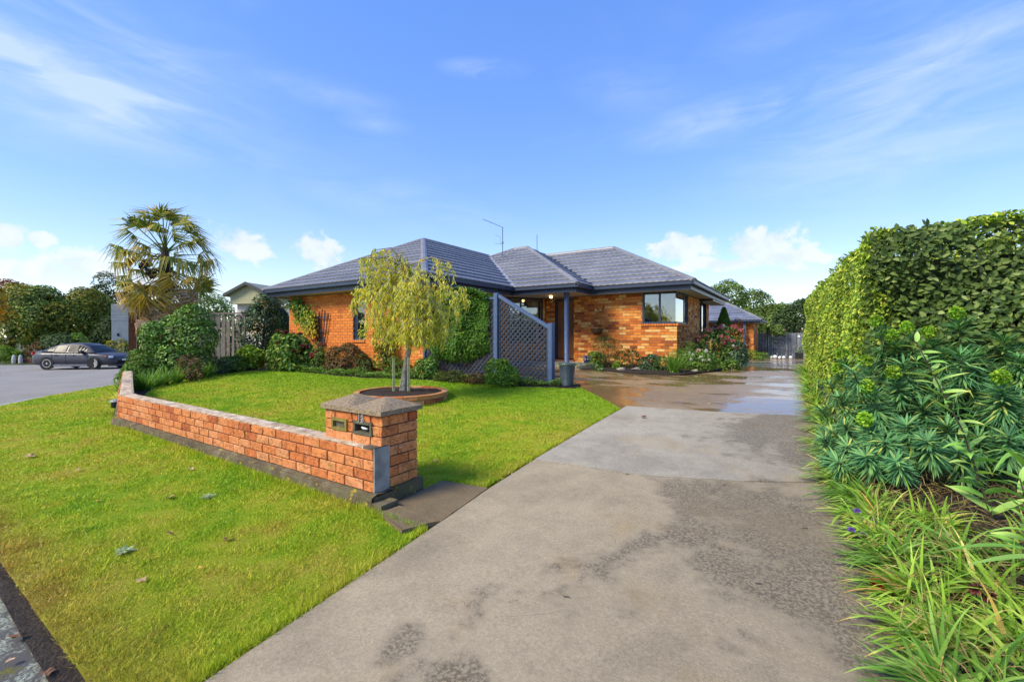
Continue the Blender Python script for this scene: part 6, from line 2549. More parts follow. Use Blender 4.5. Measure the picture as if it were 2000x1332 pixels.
bush('pink_rose', 'large rose bush covered in coral pink blooms at the side of the house', 'rose', pos(1408, 13.8), .70, .55, 1.32, 3400, .06, .036, G_CAM, 409, 11, blooms=(('pink', 46, .062, .40), ('white', 5, .045, .3)))
bush('red_rose', 'rose bush with deep red blooms behind the pink rose', 'rose', pos(1432, 15.2), .52, .45, 1.42, 2000, .06, .036, G_MID, 410, 9, blooms=(('red', 16, .075, .7),))
bush('coppery_shrub', 'coppery red shrub beside the rear wing column', 'shrub', pos(1446, 18.5), .42, .4, 1.85, 1500, .07, .03, G_TREER, 411, 8)
bush('wall_shrub', 'dark narrow shrub against the side wall by the downpipe', 'shrub', pos(1369, 15.1), .20, .35, 1.25, 1200, .05, .03, G_DARK, 412, 7)
bush('bed_filler', 'dark ragged foliage below the roses along the drive', 'plant', pos(1437, 13.6), .32, .8, .75, 1800, .06, .034, G_DARK, 413, 9, blooms=(('white', 3, .045, .4),))
bush('bed_filler', 'leafy ground plants at the drive edge below the pink rose', 'plant', pos(1412, 12.55), .5, .3, .28, 900, .07, .04, G_MID, 414, 8)
bush('silver_edging', 'low grey green edging plant by the porch step', 'plant', pos(1143, 12.7), .30, .2, .2, 700, .04, .012, foliage('silver_leaf', [(0, (.05, .07, .06)), (1, (.16, .19, .17))]), 415, 6)
bush('white_edging', 'tiny white flowered plant at the front of the bed', 'plant', pos(1170, 12.15), .16, .12, .2, 300, .05, .025, G_MID, 416, 5, blooms=(('white', 7, .025, .3),))
bush('yellow_edging', 'small yellow green plant left of the white rock', 'plant', pos(1205, 12.5), .15, .12, .28, 300, .06, .03, G_BRIGHT, 417, 5)
for q, Z, s, col, lab in ((1213, 12.05, .12, (.38, .34, .27), 'pale flat rock in the flower bed below the feathery shrub'), (1357, 11.45, .085, (.42, .37, .20), 'small yellowish rock beside the white rose'),
                          (1242, 11.9, .12, (.22, .19, .15), 'brown rock in the bed left of the dark shrub'), (1438, 12.9, .12, (.28, .24, .18), 'brown rock at the drive edge below the roses')):
    x, y = pos(q, Z)
    me = bpy.data.meshes.new('rock')
    bm = bmesh.new()
    bmesh.ops.create_icosphere(bm, subdivisions=3, radius=1)
    rr = random.Random(q)
    ks = [(Vector((rr.gauss(0, 1), rr.gauss(0, 1), rr.gauss(0, 1))).normalized(), rr.uniform(.5, .9)) for _ in range(9)]
    for v in bm.verts:
        for d, h in ks:
            k_ = v.co.dot(d) - h
            if k_ > 0:
                v.co -= d * k_ * .85
        v.co = Vector((v.co.x * s * 1.25, v.co.y * s * .9, v.co.z * s * .55))
    bm.to_mesh(me)
    bm.free()
    me.materials.append(plain('rock%d' % q, col, .9, .3, 14, .6, 40))
    o = link('rock', me)
    o.location = (x, y, gz(x, y) + .07)
    tag(o, lab, 'rock')
# clipped conifer
rng = np.random.default_rng(71)
x, y = pos(1414, 17.2)
g = gz(x, y)
co = thing('conifer', 'neat bright green cone shaped conifer beside the house', 'conifer', (x, y, g))
n = 9000
h = rng.random(n) ** .8
a = rng.random(n) * 6.283
Rr = .56 * (1 - h) ** .85 * (1 + .06 * np.sin(a * 5 + h * 20)) + .02
Rr *= 1 - np.abs(rng.normal(size=n)) * .1
P = np.stack([x + np.cos(a) * Rr, y + np.sin(a) * Rr, g + .15 + h * 2.05], 1)
Nn = unit(np.stack([np.cos(a), np.sin(a), np.full(n, .5)], 1))
foliage_mesh('foliage', co, P, Nn, .06, .022, G_CONE, rng, out=.8)
mb = MB()
mb.tube([(x, y, g - .05), (x, y, g + 1.9)], [.05, .01], 6)
mb.build('trunk', BARK, co)
st_ = MB()
x, y = pos(1456, 17.0)

# ------------------------------------------------------------------ rear wing
rw = thing('rear_wing', 'small brick wing with bright slate blue hipped roof at the end of the drive', 'house', (-5.5, 32.5, -.07))
RE = 2.36
WX, WYf = -1.84, 30.5
M['roof_blue'] = roof_mat('slate_tile_blue', (.10, .115, .17), (.15, .17, .23))
c = [(-9.5, WYf, RE), (WX, WYf, RE), (WX, 34.9, RE), (-9.5, 34.9, RE)]
rrw = MB()
rrw.box2((-9.2, 31.0, RE - .12), (-2.3, 34.5, RE - .06))
rwr = rrw.build('roof', M['interior'], rw)
zt_ = RE + .55 * 2.2
a_, b_ = (-7.3, 32.7, zt_), (-4.04, 32.7, zt_)
roof_plane(rwr, c[0], c[1], b_, a_, 'roof_blue', .37)
roof_plane(rwr, c[1], c[2], b_, b_, 'roof_blue', .37)
roof_plane(rwr, c[2], c[3], a_, b_, 'roof_blue', .37)
roof_plane(rwr, c[3], c[0], a_, a_, 'roof_blue', .37)
ridge(rwr, c[1], b_)
ridge(rwr, a_, b_)
ep = [(-9.5, 34.9), (-9.5, 30.5), (-1.84, 30.5), (-1.84, 34.9)]
sweep(ep, GUT, 'gutter', M['trim'], rw, RE)
sweep(ep, [(-.122, -.02), (-.122, -.2), (-.15, -.2), (-.15, -.02)], 'fascia', M['trim'], rw, RE)
mb = MB()
mb.box2((-9.3, 30.66, RE - .2), (-2.0, 34.7, RE - .19))
mb.build('soffit', M['soffit'], rw)
mb = MB()
op = [(3.4, 5.3, .9, 2.05)]
backing(mb, (-9.0, 31.1), (-2.35, 31.1), -.2, RE - .15, op, .1, .01)
backing(mb, (-2.35, 31.1), (-2.35, 34.5), -.2, RE - .15, [(.5, 1.0, .9, 2.1)], .1, .01)
mb.build('wall', M['mortar'], rw)
lay_bricks(rw, (-9.0, 31.1), (-2.35, 31.1), -.1, 26, 'house_brick', False, op)
lay_bricks(rw, (-2.35, 31.1), (-2.35, 34.5), -.1, 26, 'house_brick', False, [(.5, 1.0, .9, 2.1)])
mb = MB()
mb.box2((-5.6, 31.14, .9), (-3.7, 31.18, 2.05))
mb.build('window', M['trim'], rw)
mb = MB()
mb.box2((-5.5, 31.125, 1.0), (-4.7, 31.135, 1.95))
mb.box2((-4.6, 31.125, 1.0), (-3.8, 31.135, 1.95))
mb.build('pane', carglass, rw)
mb = MB()
mb.box2((-2.385, 31.6, .9), (-2.36, 32.1, 2.1))
mb.build('window', M['trim'], rw)
mb = MB()
mb.box2((-2.90, 30.72, -.1), (-2.76, 30.86, RE - .2))
mb.box2((-2.98, 30.64, -.1), (-2.68, 30.94, .62))
mb.build('column', M['post'], rw)

# ------------------------------------------------------------------ rear fence, gate, arch and pots
fe = thing('rear_fence', 'grey blue board fence closing the end of the driveway', 'fence', (-.5, 33.95, -.07))
fgrey = plain('fence_paint', (.135, .145, .175), .7, .3, 4, .3, 30)
fgrey2 = plain('fence_paint_light', (.20, .215, .235), .7, .25, 4, .3, 30)
rf_ = random.Random(3)
xx = -2.30
while xx < 1.6:
    if -1.95 + .35 < xx < -.62 - .1 + 0 and True:
        xx += .05
        continue
    w = .14
    mb = MB()
    mb.box2((xx, 33.94 + rf_.choice((0, .02)), -.1), (xx + w, 33.965 + .02, 1.56 + rf_.uniform(-.02, .02)))
    mb.build('board', rf_.choice((fgrey, fgrey, fgrey2)), fe)
    xx += w + rf_.choice((.01, .015, .03))
for a, b in ((-2.3, -1.6), (-.68, 1.6)):
    for zz in (.3, 1.3):
        mb = MB()
        mb.box2((a, 33.99, zz), (b, 34.04, zz + .09))
        mb.build('rail', fgrey, fe)
mb = MB()
mb.box2((-.04, 33.925, 1.28), (.07, 33.938, 1.40))
mb.build('notice', M['white'], fe)
ga = thing('driveway_gate', 'grey slatted gate with crossbars inside the metal arch', 'gate', (-1.15, 34.0, -.07))
for k in range(8):
    mb = MB()
    a = -1.56 + k * .105
    mb.box2((a, 34.0, -.05), (a + .085, 34.02, 1.36))
    mb.build('slat', fgrey, ga)
for k in range(6):
    mb = MB()
    mb.box2((-1.57, 33.975, .1 + k * .22), (-.72, 33.998, .13 + k * .22))
    mb.build('crossbar', fgrey2, ga)
ar = thing('garden_arch', 'thin dark metal garden arch over the gate with a climbing plant', 'arch', (-1.15, 33.4, -.07))
for yo in (33.2, 33.6):
    mb = MB()
    pts_ = [(-1.72, yo, -.1), (-1.72, yo, 1.6)] + [(-1.15 - .57 * math.cos(t), yo, 1.6 + .6 * math.sin(t)) for t in np.linspace(.2, math.pi - .2, 9)] + [(-.58, yo, 1.6), (-.58, yo, -.1)]
    mb.tube(pts_, .018, 6)
    mb.build('hoop', M['metal_dark'], ar)
mb = MB()
for k in range(7):
    for xq in (-1.72, -.58):
        mb.tube([(xq, 33.2, .2 + k * .22), (xq, 33.6, .2 + k * .22)], .010, 5)
mb.build('rungs', M['metal_dark'], ar)
bush('arch_climber', 'climbing rose foliage hanging on the garden arch', 'climber', (-1.2, 33.4), .6, .35, .75, 1300, .09, .05, G_TREEG, 501, 8, z=1.45, blooms=(('peach', 2, .07, .2),))
bush('low_juniper', 'low bright green spreading shrub at the foot of the rear wing', 'shrub', (-2.35, 29.6), .85, .6, .55, 1800, .09, .03, G_BRIGHT, 502, 9)
bush('twiggy_shrub', 'dry twiggy shrub against the rear fence left of the gate', 'shrub', (-1.95, 32.6), .4, .3, 1.0, 400, .08, .03, G_RED, 503, 6)
k = 0
for x, y, s, lab in ((-1.25, 32.4, .30, 'tallest white garden swan ornament in front of the gate'), (-1.0, 32.2, .22, 'white garden swan ornament just right of the tallest one'), (-1.45, 32.5, .2, 'white garden swan ornament left of the tallest one'),
                     (-.78, 32.3, .24, 'white garden swan ornament at the right gate post'), (-.42, 32.6, .24, 'white garden ornament alone beside the black tub')):
    g = gz(x, y) + .02
    s *= .72
    mb = MB()
    mb.lathe((x, y, g), [(0, 0), (s * .45, 0), (s * .62, s * .35), (s * .5, s * .75), (s * .2, s * .95), (0, s)], 12)
    mb.tube([(x + s * .3, y, g + s * .6), (x + s * .55, y, g + s * 1.1), (x + s * .45, y, g + s * 1.5), (x + s * .7, y, g + s * 1.5)], [s * .14, s * .10, s * .10, s * .04], 7)
    tag(mb.build('garden_ornament', M['white'], None, True), lab, 'ornament')
for x, y, w, h, col, lab, nl in ((.02, 33.0, .46, .36, (.015, .017, .016), 'square black tub with a small leafy plant by the rear fence', 60), (1.02, 32.6, .44, .30, (.012, .018, .06), 'square dark blue tub at the end of the hedge', 120)):
    g = gz(x, y) + .015
    tb = thing('planter_tub', lab, 'tub', (x, y, g))
    mb = MB()
    mb.add([(x + sx * w * .42, y + sy * w * .42, g) for sx, sy in ((-1, -1), (1, -1), (1, 1), (-1, 1))] + [(x + sx * w * .5, y + sy * w * .5, g + h) for sx, sy in ((-1, -1), (1, -1), (1, 1), (-1, 1))]
           + [(x + sx * w * .44, y + sy * w * .44, g + h - .03) for sx, sy in ((-1, -1), (1, -1), (1, 1), (-1, 1))],
           [(0, 1, 5, 4), (1, 2, 6, 5), (2, 3, 7, 6), (3, 0, 4, 7), (4, 5, 9, 8), (5, 6, 10, 9), (6, 7, 11, 10), (7, 4, 8, 11), (8, 9, 10, 11)])
    mb.build('tub', plain('tub%d' % nl, col, .5), tb)
    rng = np.random.default_rng(nl)
    P = np.stack([x + rng.normal(size=nl) * .12, y + rng.normal(size=nl) * .12, g + h + rng.random(nl) * .35], 1)
    foliage_mesh('foliage', tb, P, unit(rng.normal(size=(nl, 3)) + [0, 0, 1]), .14, .05, G_MID, rng)
sp_t = thing('flowering_stake_plant', 'slim green stake with white orchid-like flowers against the rear fence', 'plant', (.72, 33.2, -.05))
mb = MB()
mb.tube([(.72, 33.2, -.06), (.72, 33.2, 2.0)], .025, 6)
mb.build('stake', plain('green_stake', (.17, .24, .08), .7), sp_t)
rng = np.random.default_rng(12)
for k in range(12):
    o = link('bloom', bloom_mesh('white', .06))
    o.location = (.42 + rng.normal() * .10, 33.2, .85 + rng.random() * .55)
    adopt(o, sp_t)
mb = MB()
mb.tube([(.5, 33.25, -.05), (.45, 33.22, .7), (.38, 33.2, 1.38)], [.012, .01, .005], 5)
mb.build('stem', BARK, sp_t)

# ------------------------------------------------------------------ trees behind the rear fence
T_R = 'trees behind the rear fence'
tree('back_tree', 'light green tree standing above the rear wing roof', pos(1408, 47), 7.4, 2.3, .2, 7000, .21, .13, G_TREEG, 601, T_R, .05, 14)
tree('back_tree', 'broad green tree behind the gate', pos(1482, 46), 5.9, 2.6, .2, 9000, .20, .12, G_TREEG, 602, T_R, .0, 15)
tree('back_tree', 'green tree right of the gate', pos(1522, 44), 5.4, 1.9, .2, 6500, .19, .12, G_TREEG, 603, T_R, .0, 13)
tree('back_tree', 'dark brown green tree where the hedge ends', pos(1560, 42), 5.6, 2.2, .22, 7500, .19, .12, G_TREED, 604, T_R, .0, 14)
tree('back_tree', 'dark tree trunked thicket low behind the rear fence', pos(1520, 52), 4.6, 5.0, .2, 7000, .26, .16, G_TREED, 605, T_R, .0, 15)

# ------------------------------------------------------------------ clipped hedge along the drive
he = thing('clipped_hedge', 'tall clipped green hedge along the right side of the drive', 'hedge', (1.5, 9, .25))
HT = 2.50


def hx(y):
    return .60 - .046 * (y - 6)


rng = np.random.default_rng(81)


def hedge_sheet(n, kind):
    u, v = rng.random(n), rng.random(n)
    dep = np.abs(rng.normal(size=n)) * .09
    if kind == 'side':                       # faces the drive
        Y = 5.95 + (15.6 - 5.95) * u ** 1.25
        Z = .25 + (HT - .25) * v
        rnd = .12 * np.clip((Z - (HT - .3)) / .3, 0, 1) ** 2 + .18 * np.clip(6.5 - Y, 0, 1) ** 2
        X = hx(Y) + dep + rnd + .05 * np.sin(Y * 3.1 + Z * 2) + .04 * np.sin(Z * 5 - Y * 2.2)
        Nn = np.stack([np.full(n, -1.), -.25 * np.ones(n), .35 + 0 * Y], 1)
    elif kind == 'front':                    # faces the street
        X = .62 + 2.6 * u
        Z = .2 + (HT - .2) * v
        rnd = .12 * np.clip((Z - (HT - .35)) / .35, 0, 1) ** 2 + .2 * np.clip(.95 - X, 0, 1) ** 2
        Y = 5.9 + dep * 1.6 + rnd + .07 * np.sin(X * 4.3 + Z * 3) + .06 * np.sin(Z * 6.1 - X * 3)
        Nn = np.stack([np.zeros(n) - .1, np.full(n, -1.), .45 + 0 * Y], 1)
    else:
        X0 = .64 + 2.6 * u
        Y = 5.98 + 9.5 * v ** 1.3
        X = X0 - .046 * (Y - 6)
        Z = HT - dep * .7 + .05 * np.sin(X * 5 + Y * 2) + .03 * np.sin(Y * 6) + .03
        Nn = np.stack([np.zeros(n), np.zeros(n) - .2, np.ones(n)], 1)
    return np.stack([X, Y, Z], 1), unit(Nn)


P1, N1 = hedge_sheet(34000, 'side')
foliage_mesh('drive_side_foliage', he, P1, N1, .052, .030, G_HEDGE, rng, droop=.1, out=.5)
P2, N2 = hedge_sheet(17000, 'front')
keep_ = (rng.random(len(P2)) > .8 * np.exp(-((P2[:, 0] - 1.62) / .32) ** 2 - ((P2[:, 2] - 2.22) / .17) ** 2)) & (rng.random(len(P2)) > .35 * (np.sin(P2[:, 0] * 6.3 + 1) * np.sin(P2[:, 2] * 7.1) > .45))
P2, N2 = P2[keep_], N2[keep_]
foliage_mesh('street_end_foliage', he, P2, N2, .066, .041, G_HEDGE_SHADED, rng, droop=.1, out=.5)
P3, N3 = hedge_sheet(17000, 'top')
foliage_mesh('top_foliage', he, P3, N3, .058, .034, G_HEDGE, rng, droop=0, out=.7)
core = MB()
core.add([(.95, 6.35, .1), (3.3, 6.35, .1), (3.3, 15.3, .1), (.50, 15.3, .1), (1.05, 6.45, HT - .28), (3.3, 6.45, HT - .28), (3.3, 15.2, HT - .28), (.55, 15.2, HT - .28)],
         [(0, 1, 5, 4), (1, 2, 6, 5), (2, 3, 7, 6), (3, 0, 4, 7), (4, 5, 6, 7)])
core.build('dark_core', plain('hedge_interior', (.02, .02, .012), .95, .5, 20, .8, 30), he)  # solid near-black block, paints in the shade inside the hedge
mb = MB()
for k in range(170):
    p = Vector((rng.uniform(.8, 2.6), rng.uniform(5.98, 6.3), rng.uniform(.8, 2.4)))
    d = Vector((rng.normal() * .5, -.25 + rng.normal() * .2, .5 + rng.normal() * .3)) * .3
    mb.tube([p - d * .5, p + d * .1, p + d * .5], [.005, .004, .002], 4, False)
tag(mb.build('branches', BARK, he), kind='stuff')

# ------------------------------------------------------------------ euphorbia in front of the hedge
eu = thing('euphorbia', 'large spurge bush with lime flower heads and narrow blue green leaves below the hedge', 'shrub', (1.1, 4.6, .1))
rng = np.random.default_rng(91)


def whorl(c, axis, n, L, W, rng, back=.5):
    """narrow leaves all round a shoot tip"""
    axis = np.array(axis) / np.linalg.norm(axis)
    t = rng.random(n)
    P = np.array(c) - axis * (t[:, None] * L * 1.5)
    rd = unit(np.cross(np.tile(axis, (n, 1)), unit(rng.normal(size=(n, 3)))))
    up_ = (1 - t * 1.7)[:, None]
    d = unit(rd + axis * up_ * .9 + np.array([0, 0, -.12]))
    s = unit(np.cross(d, axis + rng.normal(size=(n, 3)) * .1))
    l = (L * rng.uniform(.75, 1.15, n))[:, None]
    V = np.empty((n, 6, 3))
    w = W * .5
    sag = np.array([0, 0, -1.]) * l * .10
    V[:, 0] = P + s * w * .3
    V[:, 1] = P + d * l * .55 + s * w
    V[:, 2] = P + d * l + sag
    V[:, 3] = P + d * l + sag
    V[:, 4] = P + d * l * .55 - s * w
    V[:, 5] = P - s * w * .3
    q = np.arange(n)[:, None] * 6
    F = np.concatenate([q + [0, 1, 4, 5], q + [1, 2, 3, 4]])
    return V.reshape(-1, 3), F


shoots = [(1712, 628, 4.7, 1), (1742, 655, 4.6, 1), (1770, 640, 4.75, 1), (1815, 650, 4.6, 1), (1868, 612, 4.4, 1), (1690, 705, 4.6, 1), (1638, 720, 4.9, 1), (1745, 728, 4.2, 1), (1695, 755, 4.2, 1),
          (1645, 690, 5.0, 1), (1955, 738, 3.7, 1), (1690, 820, 3.9, 1), (1640, 775, 4.6, 0), (1650, 830, 4.3, 0), (1900, 690, 4.2, 0), (1960, 660, 4.2, 0), (1990, 700, 4.0, 0),
          (1930, 770, 4.0, 0), (1860, 740, 4.3, 0), (1800, 790, 4.1, 0), (1770, 830, 3.9, 0), (1725, 860, 3.8, 0), (1655, 870, 4.0, 0), (1625, 840, 4.5, 0), (1615, 880, 4.3, 0),
          (1690, 890, 3.8, 0), (1850, 830, 3.9, 0), (1910, 850, 3.8, 0), (1980, 790, 3.7, 0), (1780, 700, 4.5, 0), (1840, 690, 4.5, 0), (1720, 690, 4.8, 0), (1670, 750, 4.7, 0), (1760, 780, 4.4, 0),
          (1810, 860, 3.7, 0), (1750, 900, 3.6, 0), (1870, 880, 3.7, 0), (1635, 900, 4.0, 0), (1605, 800, 5.0, 0), (1620, 750, 5.1, 0), (1970, 850, 3.6, 0)]
_r = random.Random(17)
for _ in range(34):
    a_ = _r.uniform(1605, 2010)
    shoots.append((a_, _r.uniform(700 if a_ < 1700 else 665, 905), _r.uniform(4.1, 4.9), 0))
for i, (a, b, Z, fl) in enumerate(shoots):
    Z = min(Z * .9, 5.45 / (CA + (a - 1000) / FPX * SA))
    tip = cp(a, b, Z)
    root = Vector((max(.75, tip.x * .55 + .6), 4.75, .12))
    ax = (tip - root).normalized() * .6 + Vector((-.12, -.35, .65))
    ax.normalize()
    c = tip if not fl else tip - ax * .10
    V, F = whorl(c, tuple(ax), int(rng.uniform(110, 190)), .155 * rng.uniform(.7, 1.12), .0155, rng)
    o = link('shoot', np_mesh('shoot', V, F, G_EUPH, np.repeat(rng.random(len(V) // 6), 6)), eu)
    mb = MB()
    mb.tube([c - ax * .34 + Vector((.05, .12, -.1)), c - ax * .18, c - ax * .02], [.007, .006, .005], 5, False)
    mb.build('stem', plain('spurge_stem', (.07, .075, .025), .7) if i == 0 else bpy.data.materials['spurge_stem'], o)
    if fl:
        n = 300
        d = unit(rng.normal(size=(n, 3)) + np.array(ax) * .6)
        P = np.array(tip) + d * np.array([.048, .048, .055]) * rng.uniform(.55, 1, (n, 1))
        V, F = leaf_cloud(P, d, .022, .022, rng, out=.8)
        link('flower_head', np_mesh('flower_head', V, F, G_EUPHF, tints(rng, n)), o)
# dark filler foliage deeper inside
n = 3600
P = np.stack([rng.uniform(.40, 2.6, n), rng.uniform(5.0, 5.8, n), rng.uniform(.15, 1.2, n)], 1)
P = P[(P[:, 0] > .38 + .3 * P[:, 2] ** 2)]
foliage_mesh('inner_foliage', eu, P, unit(rng.normal(size=(len(P), 3)) + [0, -.5, .5]), .12, .010, G_EUPH, rng, droop=.3)


# ------------------------------------------------------------------ lily stems with broad single leaves
def broad_leaf(L, W, seed, curl=.4):
    r = random.Random(seed)
    V, F, T = [], [], []
    k = 6
    p, v = Vector((0, 0, 0)), Vector((1, 0, .25)).normalized()
    for i in range(k + 1):
        t = i / k
        w = W * .5 * math.sin(math.pi * min(1, (t * .92 + .08)) ** .85) * (1 - .15 * t)
        if i == k:
            w = .0008
        V += [(p.x, w, p.z + w * .25), (p.x, 0, p.z), (p.x, -w, p.z + w * .25)]
        T += [.3 + .4 * t] * 3
        v = (v + Vector((0, 0, -curl / k * (.5 + t)))).normalized()
        p = p + v * L / k
    for i in range(k):
        b = i * 3
        F += [(b, b + 1, b + 4, b + 3), (b + 1, b + 2, b + 5, b + 4)]
    return V, F, T


_bl = []
for i, (L_, W_, cu) in enumerate(((.115, .030, .5), (.10, .028, .9), (.125, .030, .3), (.09, .026, 1.1))):
    V, F, T = broad_leaf(L_, W_, i, cu)
    rr = random.Random(i)
    o_ = rr.uniform(-.2, .3)
    _bl.append(np_mesh('leaf', V, F, G_LILY, np.clip(np.array(T) + o_, 0, 1), True))


def lily(label, base_, tip_, n, sc, seed, name='lily_stem'):
    r = random.Random(seed)
    th = thing(name, label, 'plant', base_)
    b, t = Vector(base_), Vector(tip_)
    m = b.lerp(t, .5) + Vector((.03, 0, .04))
    path = [b.lerp(m, k / 4) if k <= 4 else m.lerp(t, (k - 4) / 4) for k in range(9)]
    mb = MB()
    mb.tube(path, [.008 - .0006 * k for k in range(9)], 6)
    mb.build('stem', plain('lily_stem_%d' % seed, (.07, .05, .035), .6), th)
    for i in range(n):
        q = (.08 + .92 * i / (n - 1)) * 8
        k = min(int(q), 7)
        p = path[k].lerp(path[k + 1], q - k)
        s = sc * (1.15 - .5 * i / n) * r.uniform(.85, 1.15)
        o = link('leaf', _bl[r.randrange(4)])
        o.matrix_basis = Matrix.Translation(p) @ Matrix.Rotation(i * 2.4 + r.uniform(-.3, .3), 4, 'Z') @ Matrix.Rotation(-r.uniform(-.1, .55), 4, 'Y') @ Matrix.Rotation(r.uniform(-.7, .7), 4, 'X') @ Matrix.Scale(s, 4)
        adopt(o, th)


b = cp(1925, 980, 2.95)
lily('leaning lily stem with pointed pale green leaves in front of the spurge bush', (b.x + .05, b.y, .1), cp(1790, 668, 2.95), 46, 1.7, 5)
lily('short leafy lily stem at the right edge of the picture', cp(1998, 1095, 2.35), cp(1992, 935, 2.3), 26, 1.45, 6)
# big strap leaved plant at the right edge, each leaf a piece of its own
bp = thing('strap_lily', 'large plant with broad arching strap leaves at the right edge of the border', 'plant', (*pos(2040, 2.2), .05))


def big_strap(path, w, seed):
    pts_ = [Vector(p) for p in path]
    n = 10
    V, F, T = [], [], []

    def bez(t):
        a, b_, c_ = pts_
        return a * (1 - t) ** 2 + b_ * 2 * t * (1 - t) + c_ * t * t
    for i in range(n + 1):
        t = i / n
        p = bez(t)
        d = (bez(min(1, t + .02)) - bez(max(0, t - .02))).normalized()
        s_ = d.cross(Vector((0, 0, 1)))
        s_ = (s_.normalized() if s_.length > .05 else Vector((1, 0, 0)))
        ww = w * .5 * (1 - t ** 3) * (.7 + .3 * math.sin(math.pi * t))
        u_ = s_.cross(d)
        V += [p + s_ * ww + u_ * ww * .3, p, p - s_ * ww + u_ * ww * .3]
        T += [.35 + .3 * random.Random(seed).random()] * 3
    for i in range(n):
        b_ = i * 3
        F += [(b_, b_ + 1, b_ + 4, b_ + 3), (b_ + 1, b_ + 2, b_ + 5, b_ + 4)]
    link('leaf', np_mesh('leaf', [tuple(v) for v in V], F, G_LILY, T, True), bp)


root = cp(2060, 1090, 2.2)
big_strap([root, cp(1960, 1050, 2.15), cp(1838, 1076, 2.1)], .045, 1)
big_strap([root, cp(1990, 1080, 2.05), cp(1880, 1105, 1.95)], .045, 2)
root2 = cp(2050, 960, 2.6)
big_strap([root2, cp(1995, 830, 2.6), cp(1938, 925, 2.5)], .05, 3)
big_strap([root2, cp(2010, 850, 2.7), cp(1985, 835, 2.7)], .05, 4)
big_strap([root2, cp(1985, 880, 2.5), cp(1945, 870, 2.45)], .05, 5)
big_strap([root, cp(2010, 1010, 2.3), cp(1930, 1040, 2.3)], .04, 6)
big_strap([root, cp(2000, 960, 2.3), cp(1905, 950, 2.3)], .035, 7)

# ------------------------------------------------------------------ grassy border along the drive
ORD = ['first', 'second', 'third', 'fourth', 'fifth', 'sixth', 'seventh', 'eighth', 'ninth', 'tenth', 'eleventh', 'twelfth', 'thirteenth', 'fourteenth', 'fifteenth', 'sixteenth', 'seventeenth',
       'eighteenth', 'nineteenth', 'twentieth', 'twenty-first', 'twenty-second', 'twenty-third', 'twenty-fourth', 'twenty-fifth', 'twenty-sixth']
front = [(.50, 1.95), (.50, 2.30), (.52, 2.65), (.50, 2.98), (.48, 3.30), (.46, 3.62), (.42, 3.95), (.40, 4.28), (.36, 4.62), (.34, 4.98), (.32, 5.4), (.30, 5.85), (.30, 6.4), (.28, 7.0), (.27, 7.7),
         (.26, 8.5), (.24, 9.4), (.22, 10.5), (.20, 11.7), (.18, 13.0), (.18, 14.4)]
for i, (x, y) in enumerate(front):
    far = y > 5.2
    strap_clump('border_grass_clump', '%s grassy clump from the camera along the drive edge' % ORD[i], 'plant', (x + .03, y, gz(x, y) + .03), 150 if not far else 150,
                .345 if y < 5 else .36 + .02 * (y - 5) * .5, .024 if not far else .022, G_STRAP if i % 3 != 1 else G_STRAPG, 700 + i, 'grassy clumps along the drive edge', (-.42, -.08), 1.0, arch=.45, gr=(.7, 1.3))
back = [(.80, 2.0), (.85, 2.4), (.85, 2.8), (.82, 3.2), (.80, 3.6), (.76, 4.0), (1.15, 2.25), (1.2, 2.7), (1.2, 3.2), (1.15, 3.7), (1.5, 2.6), (1.6, 3.2)]
for i, (x, y) in enumerate(back):
    strap_clump('border_grass_clump', '%s clump of the grassy border behind the drive edge clumps' % ORD[i], 'plant', (x, y, gz(x, y) + .03), 140, .31, .023,
                (G_STRAP, G_STRAPG, G_STRAP)[i % 3], 750 + i, 'grassy clumps deeper in the border', (-.22, -.12), 1.0, arch=.45, gr=(.7, 1.3))
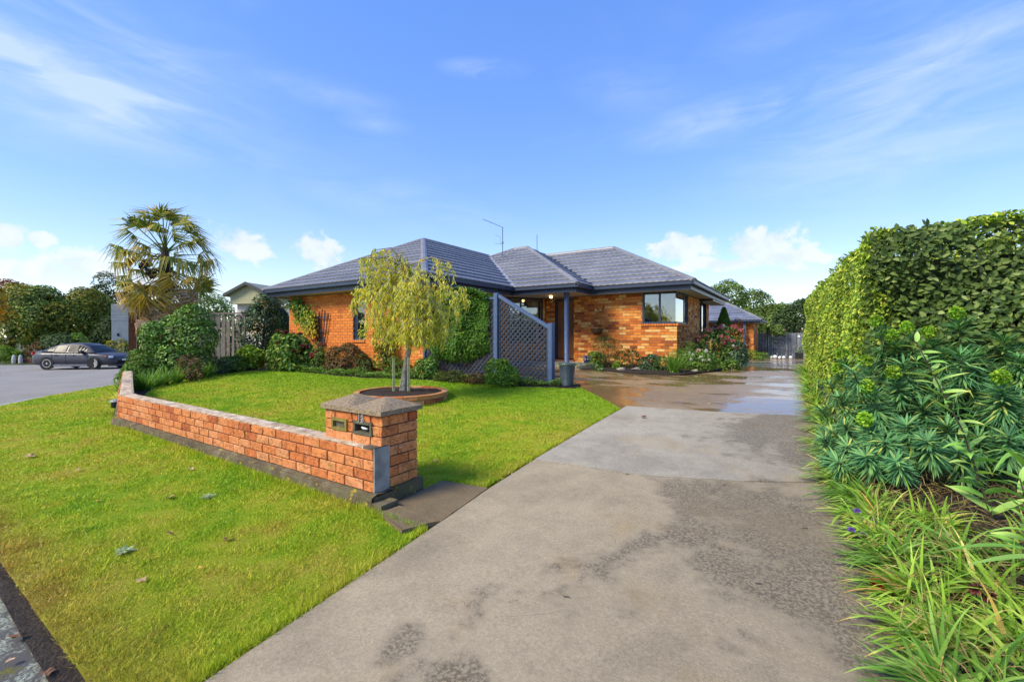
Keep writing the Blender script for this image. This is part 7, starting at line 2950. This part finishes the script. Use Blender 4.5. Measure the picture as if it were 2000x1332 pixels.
# dry litter between the clumps
rng = np.random.default_rng(14)
n = 5000
X, Y = rng.uniform(.35, 2.0, n), rng.uniform(1.8, 5, n)
P = np.stack([X, Y, gzv(X, Y) + .04 + rng.random(n) * .14], 1)
V, F = leaf_cloud(P, unit(rng.normal(size=(n, 3)) + [0, 0, 1.5]), .11, .004, rng, out=.3)
tag(link('dry_litter', np_mesh('dry_litter', V, F, foliage('straw', [(0, (.12, .08, .03)), (.6, (.28, .19, .08)), (1, (.36, .30, .12))]), tints(rng, n))), 'dry straw and litter between the grassy clumps', 'litter', kind='stuff')
tl = thing('red_tulip', 'single dark red flower low in the grassy border beside the drive', 'flower', (.36, 3.0, .05))
o = link('bloom', bloom_mesh('red', .03))
o.location = cp(1713, 1140, 2.28)
adopt(o, tl)
mb = MB()
mb.tube([(.42, 3.02, .04), o.location], .003, 5)
mb.build('stem', bpy.data.materials['green_stake'], tl)
for q, (a, b, Z) in enumerate(((1673, 998, 2.95), (1712, 1017, 2.9), (1662, 1035, 2.8), (1685, 1042, 2.8))):
    th = thing('purple_flower', ['purple flower farthest from the camera in the grassy border', 'purple flower deepest in the grassy border, right of the others', 'purple flower leaning over the drive edge', 'purple flower nearest the camera, beside the leaning one'][q], 'flower', (cp(a, b, Z).x, cp(a, b, Z).y, .1))
    o = link('bloom', bloom_mesh('purple', .018))
    o.location = cp(a, b, Z)
    adopt(o, th)
    mb = MB()
    mb.tube([(cp(a, b, Z).x + .08, cp(a, b, Z).y, .1), o.location], .002, 4)
    mb.build('stem', bpy.data.materials['green_stake'], th)
for q, (a, b, Z) in enumerate(((1905, 1150, 2.1), (1930, 1165, 2.1), (1955, 1295, 1.85))):
    th = thing('seed_head', ['upper dry brown seed head in the grassy border', 'dry brown seed head just below the upper one', 'lowest dry brown seed head near the picture corner'][q], 'flower', (cp(a, b, Z).x, cp(a, b, Z).y, .1))
    o = link('bloom', bloom_mesh('coral' if False else 'dusty', .03))
    o.location = cp(a, b, Z)
    adopt(o, th)
    mb = MB()
    mb.tube([(cp(a, b, Z).x + .02, cp(a, b, Z).y + .05, .08), o.location], .003, 4)
    mb.build('stem', BARK, th)
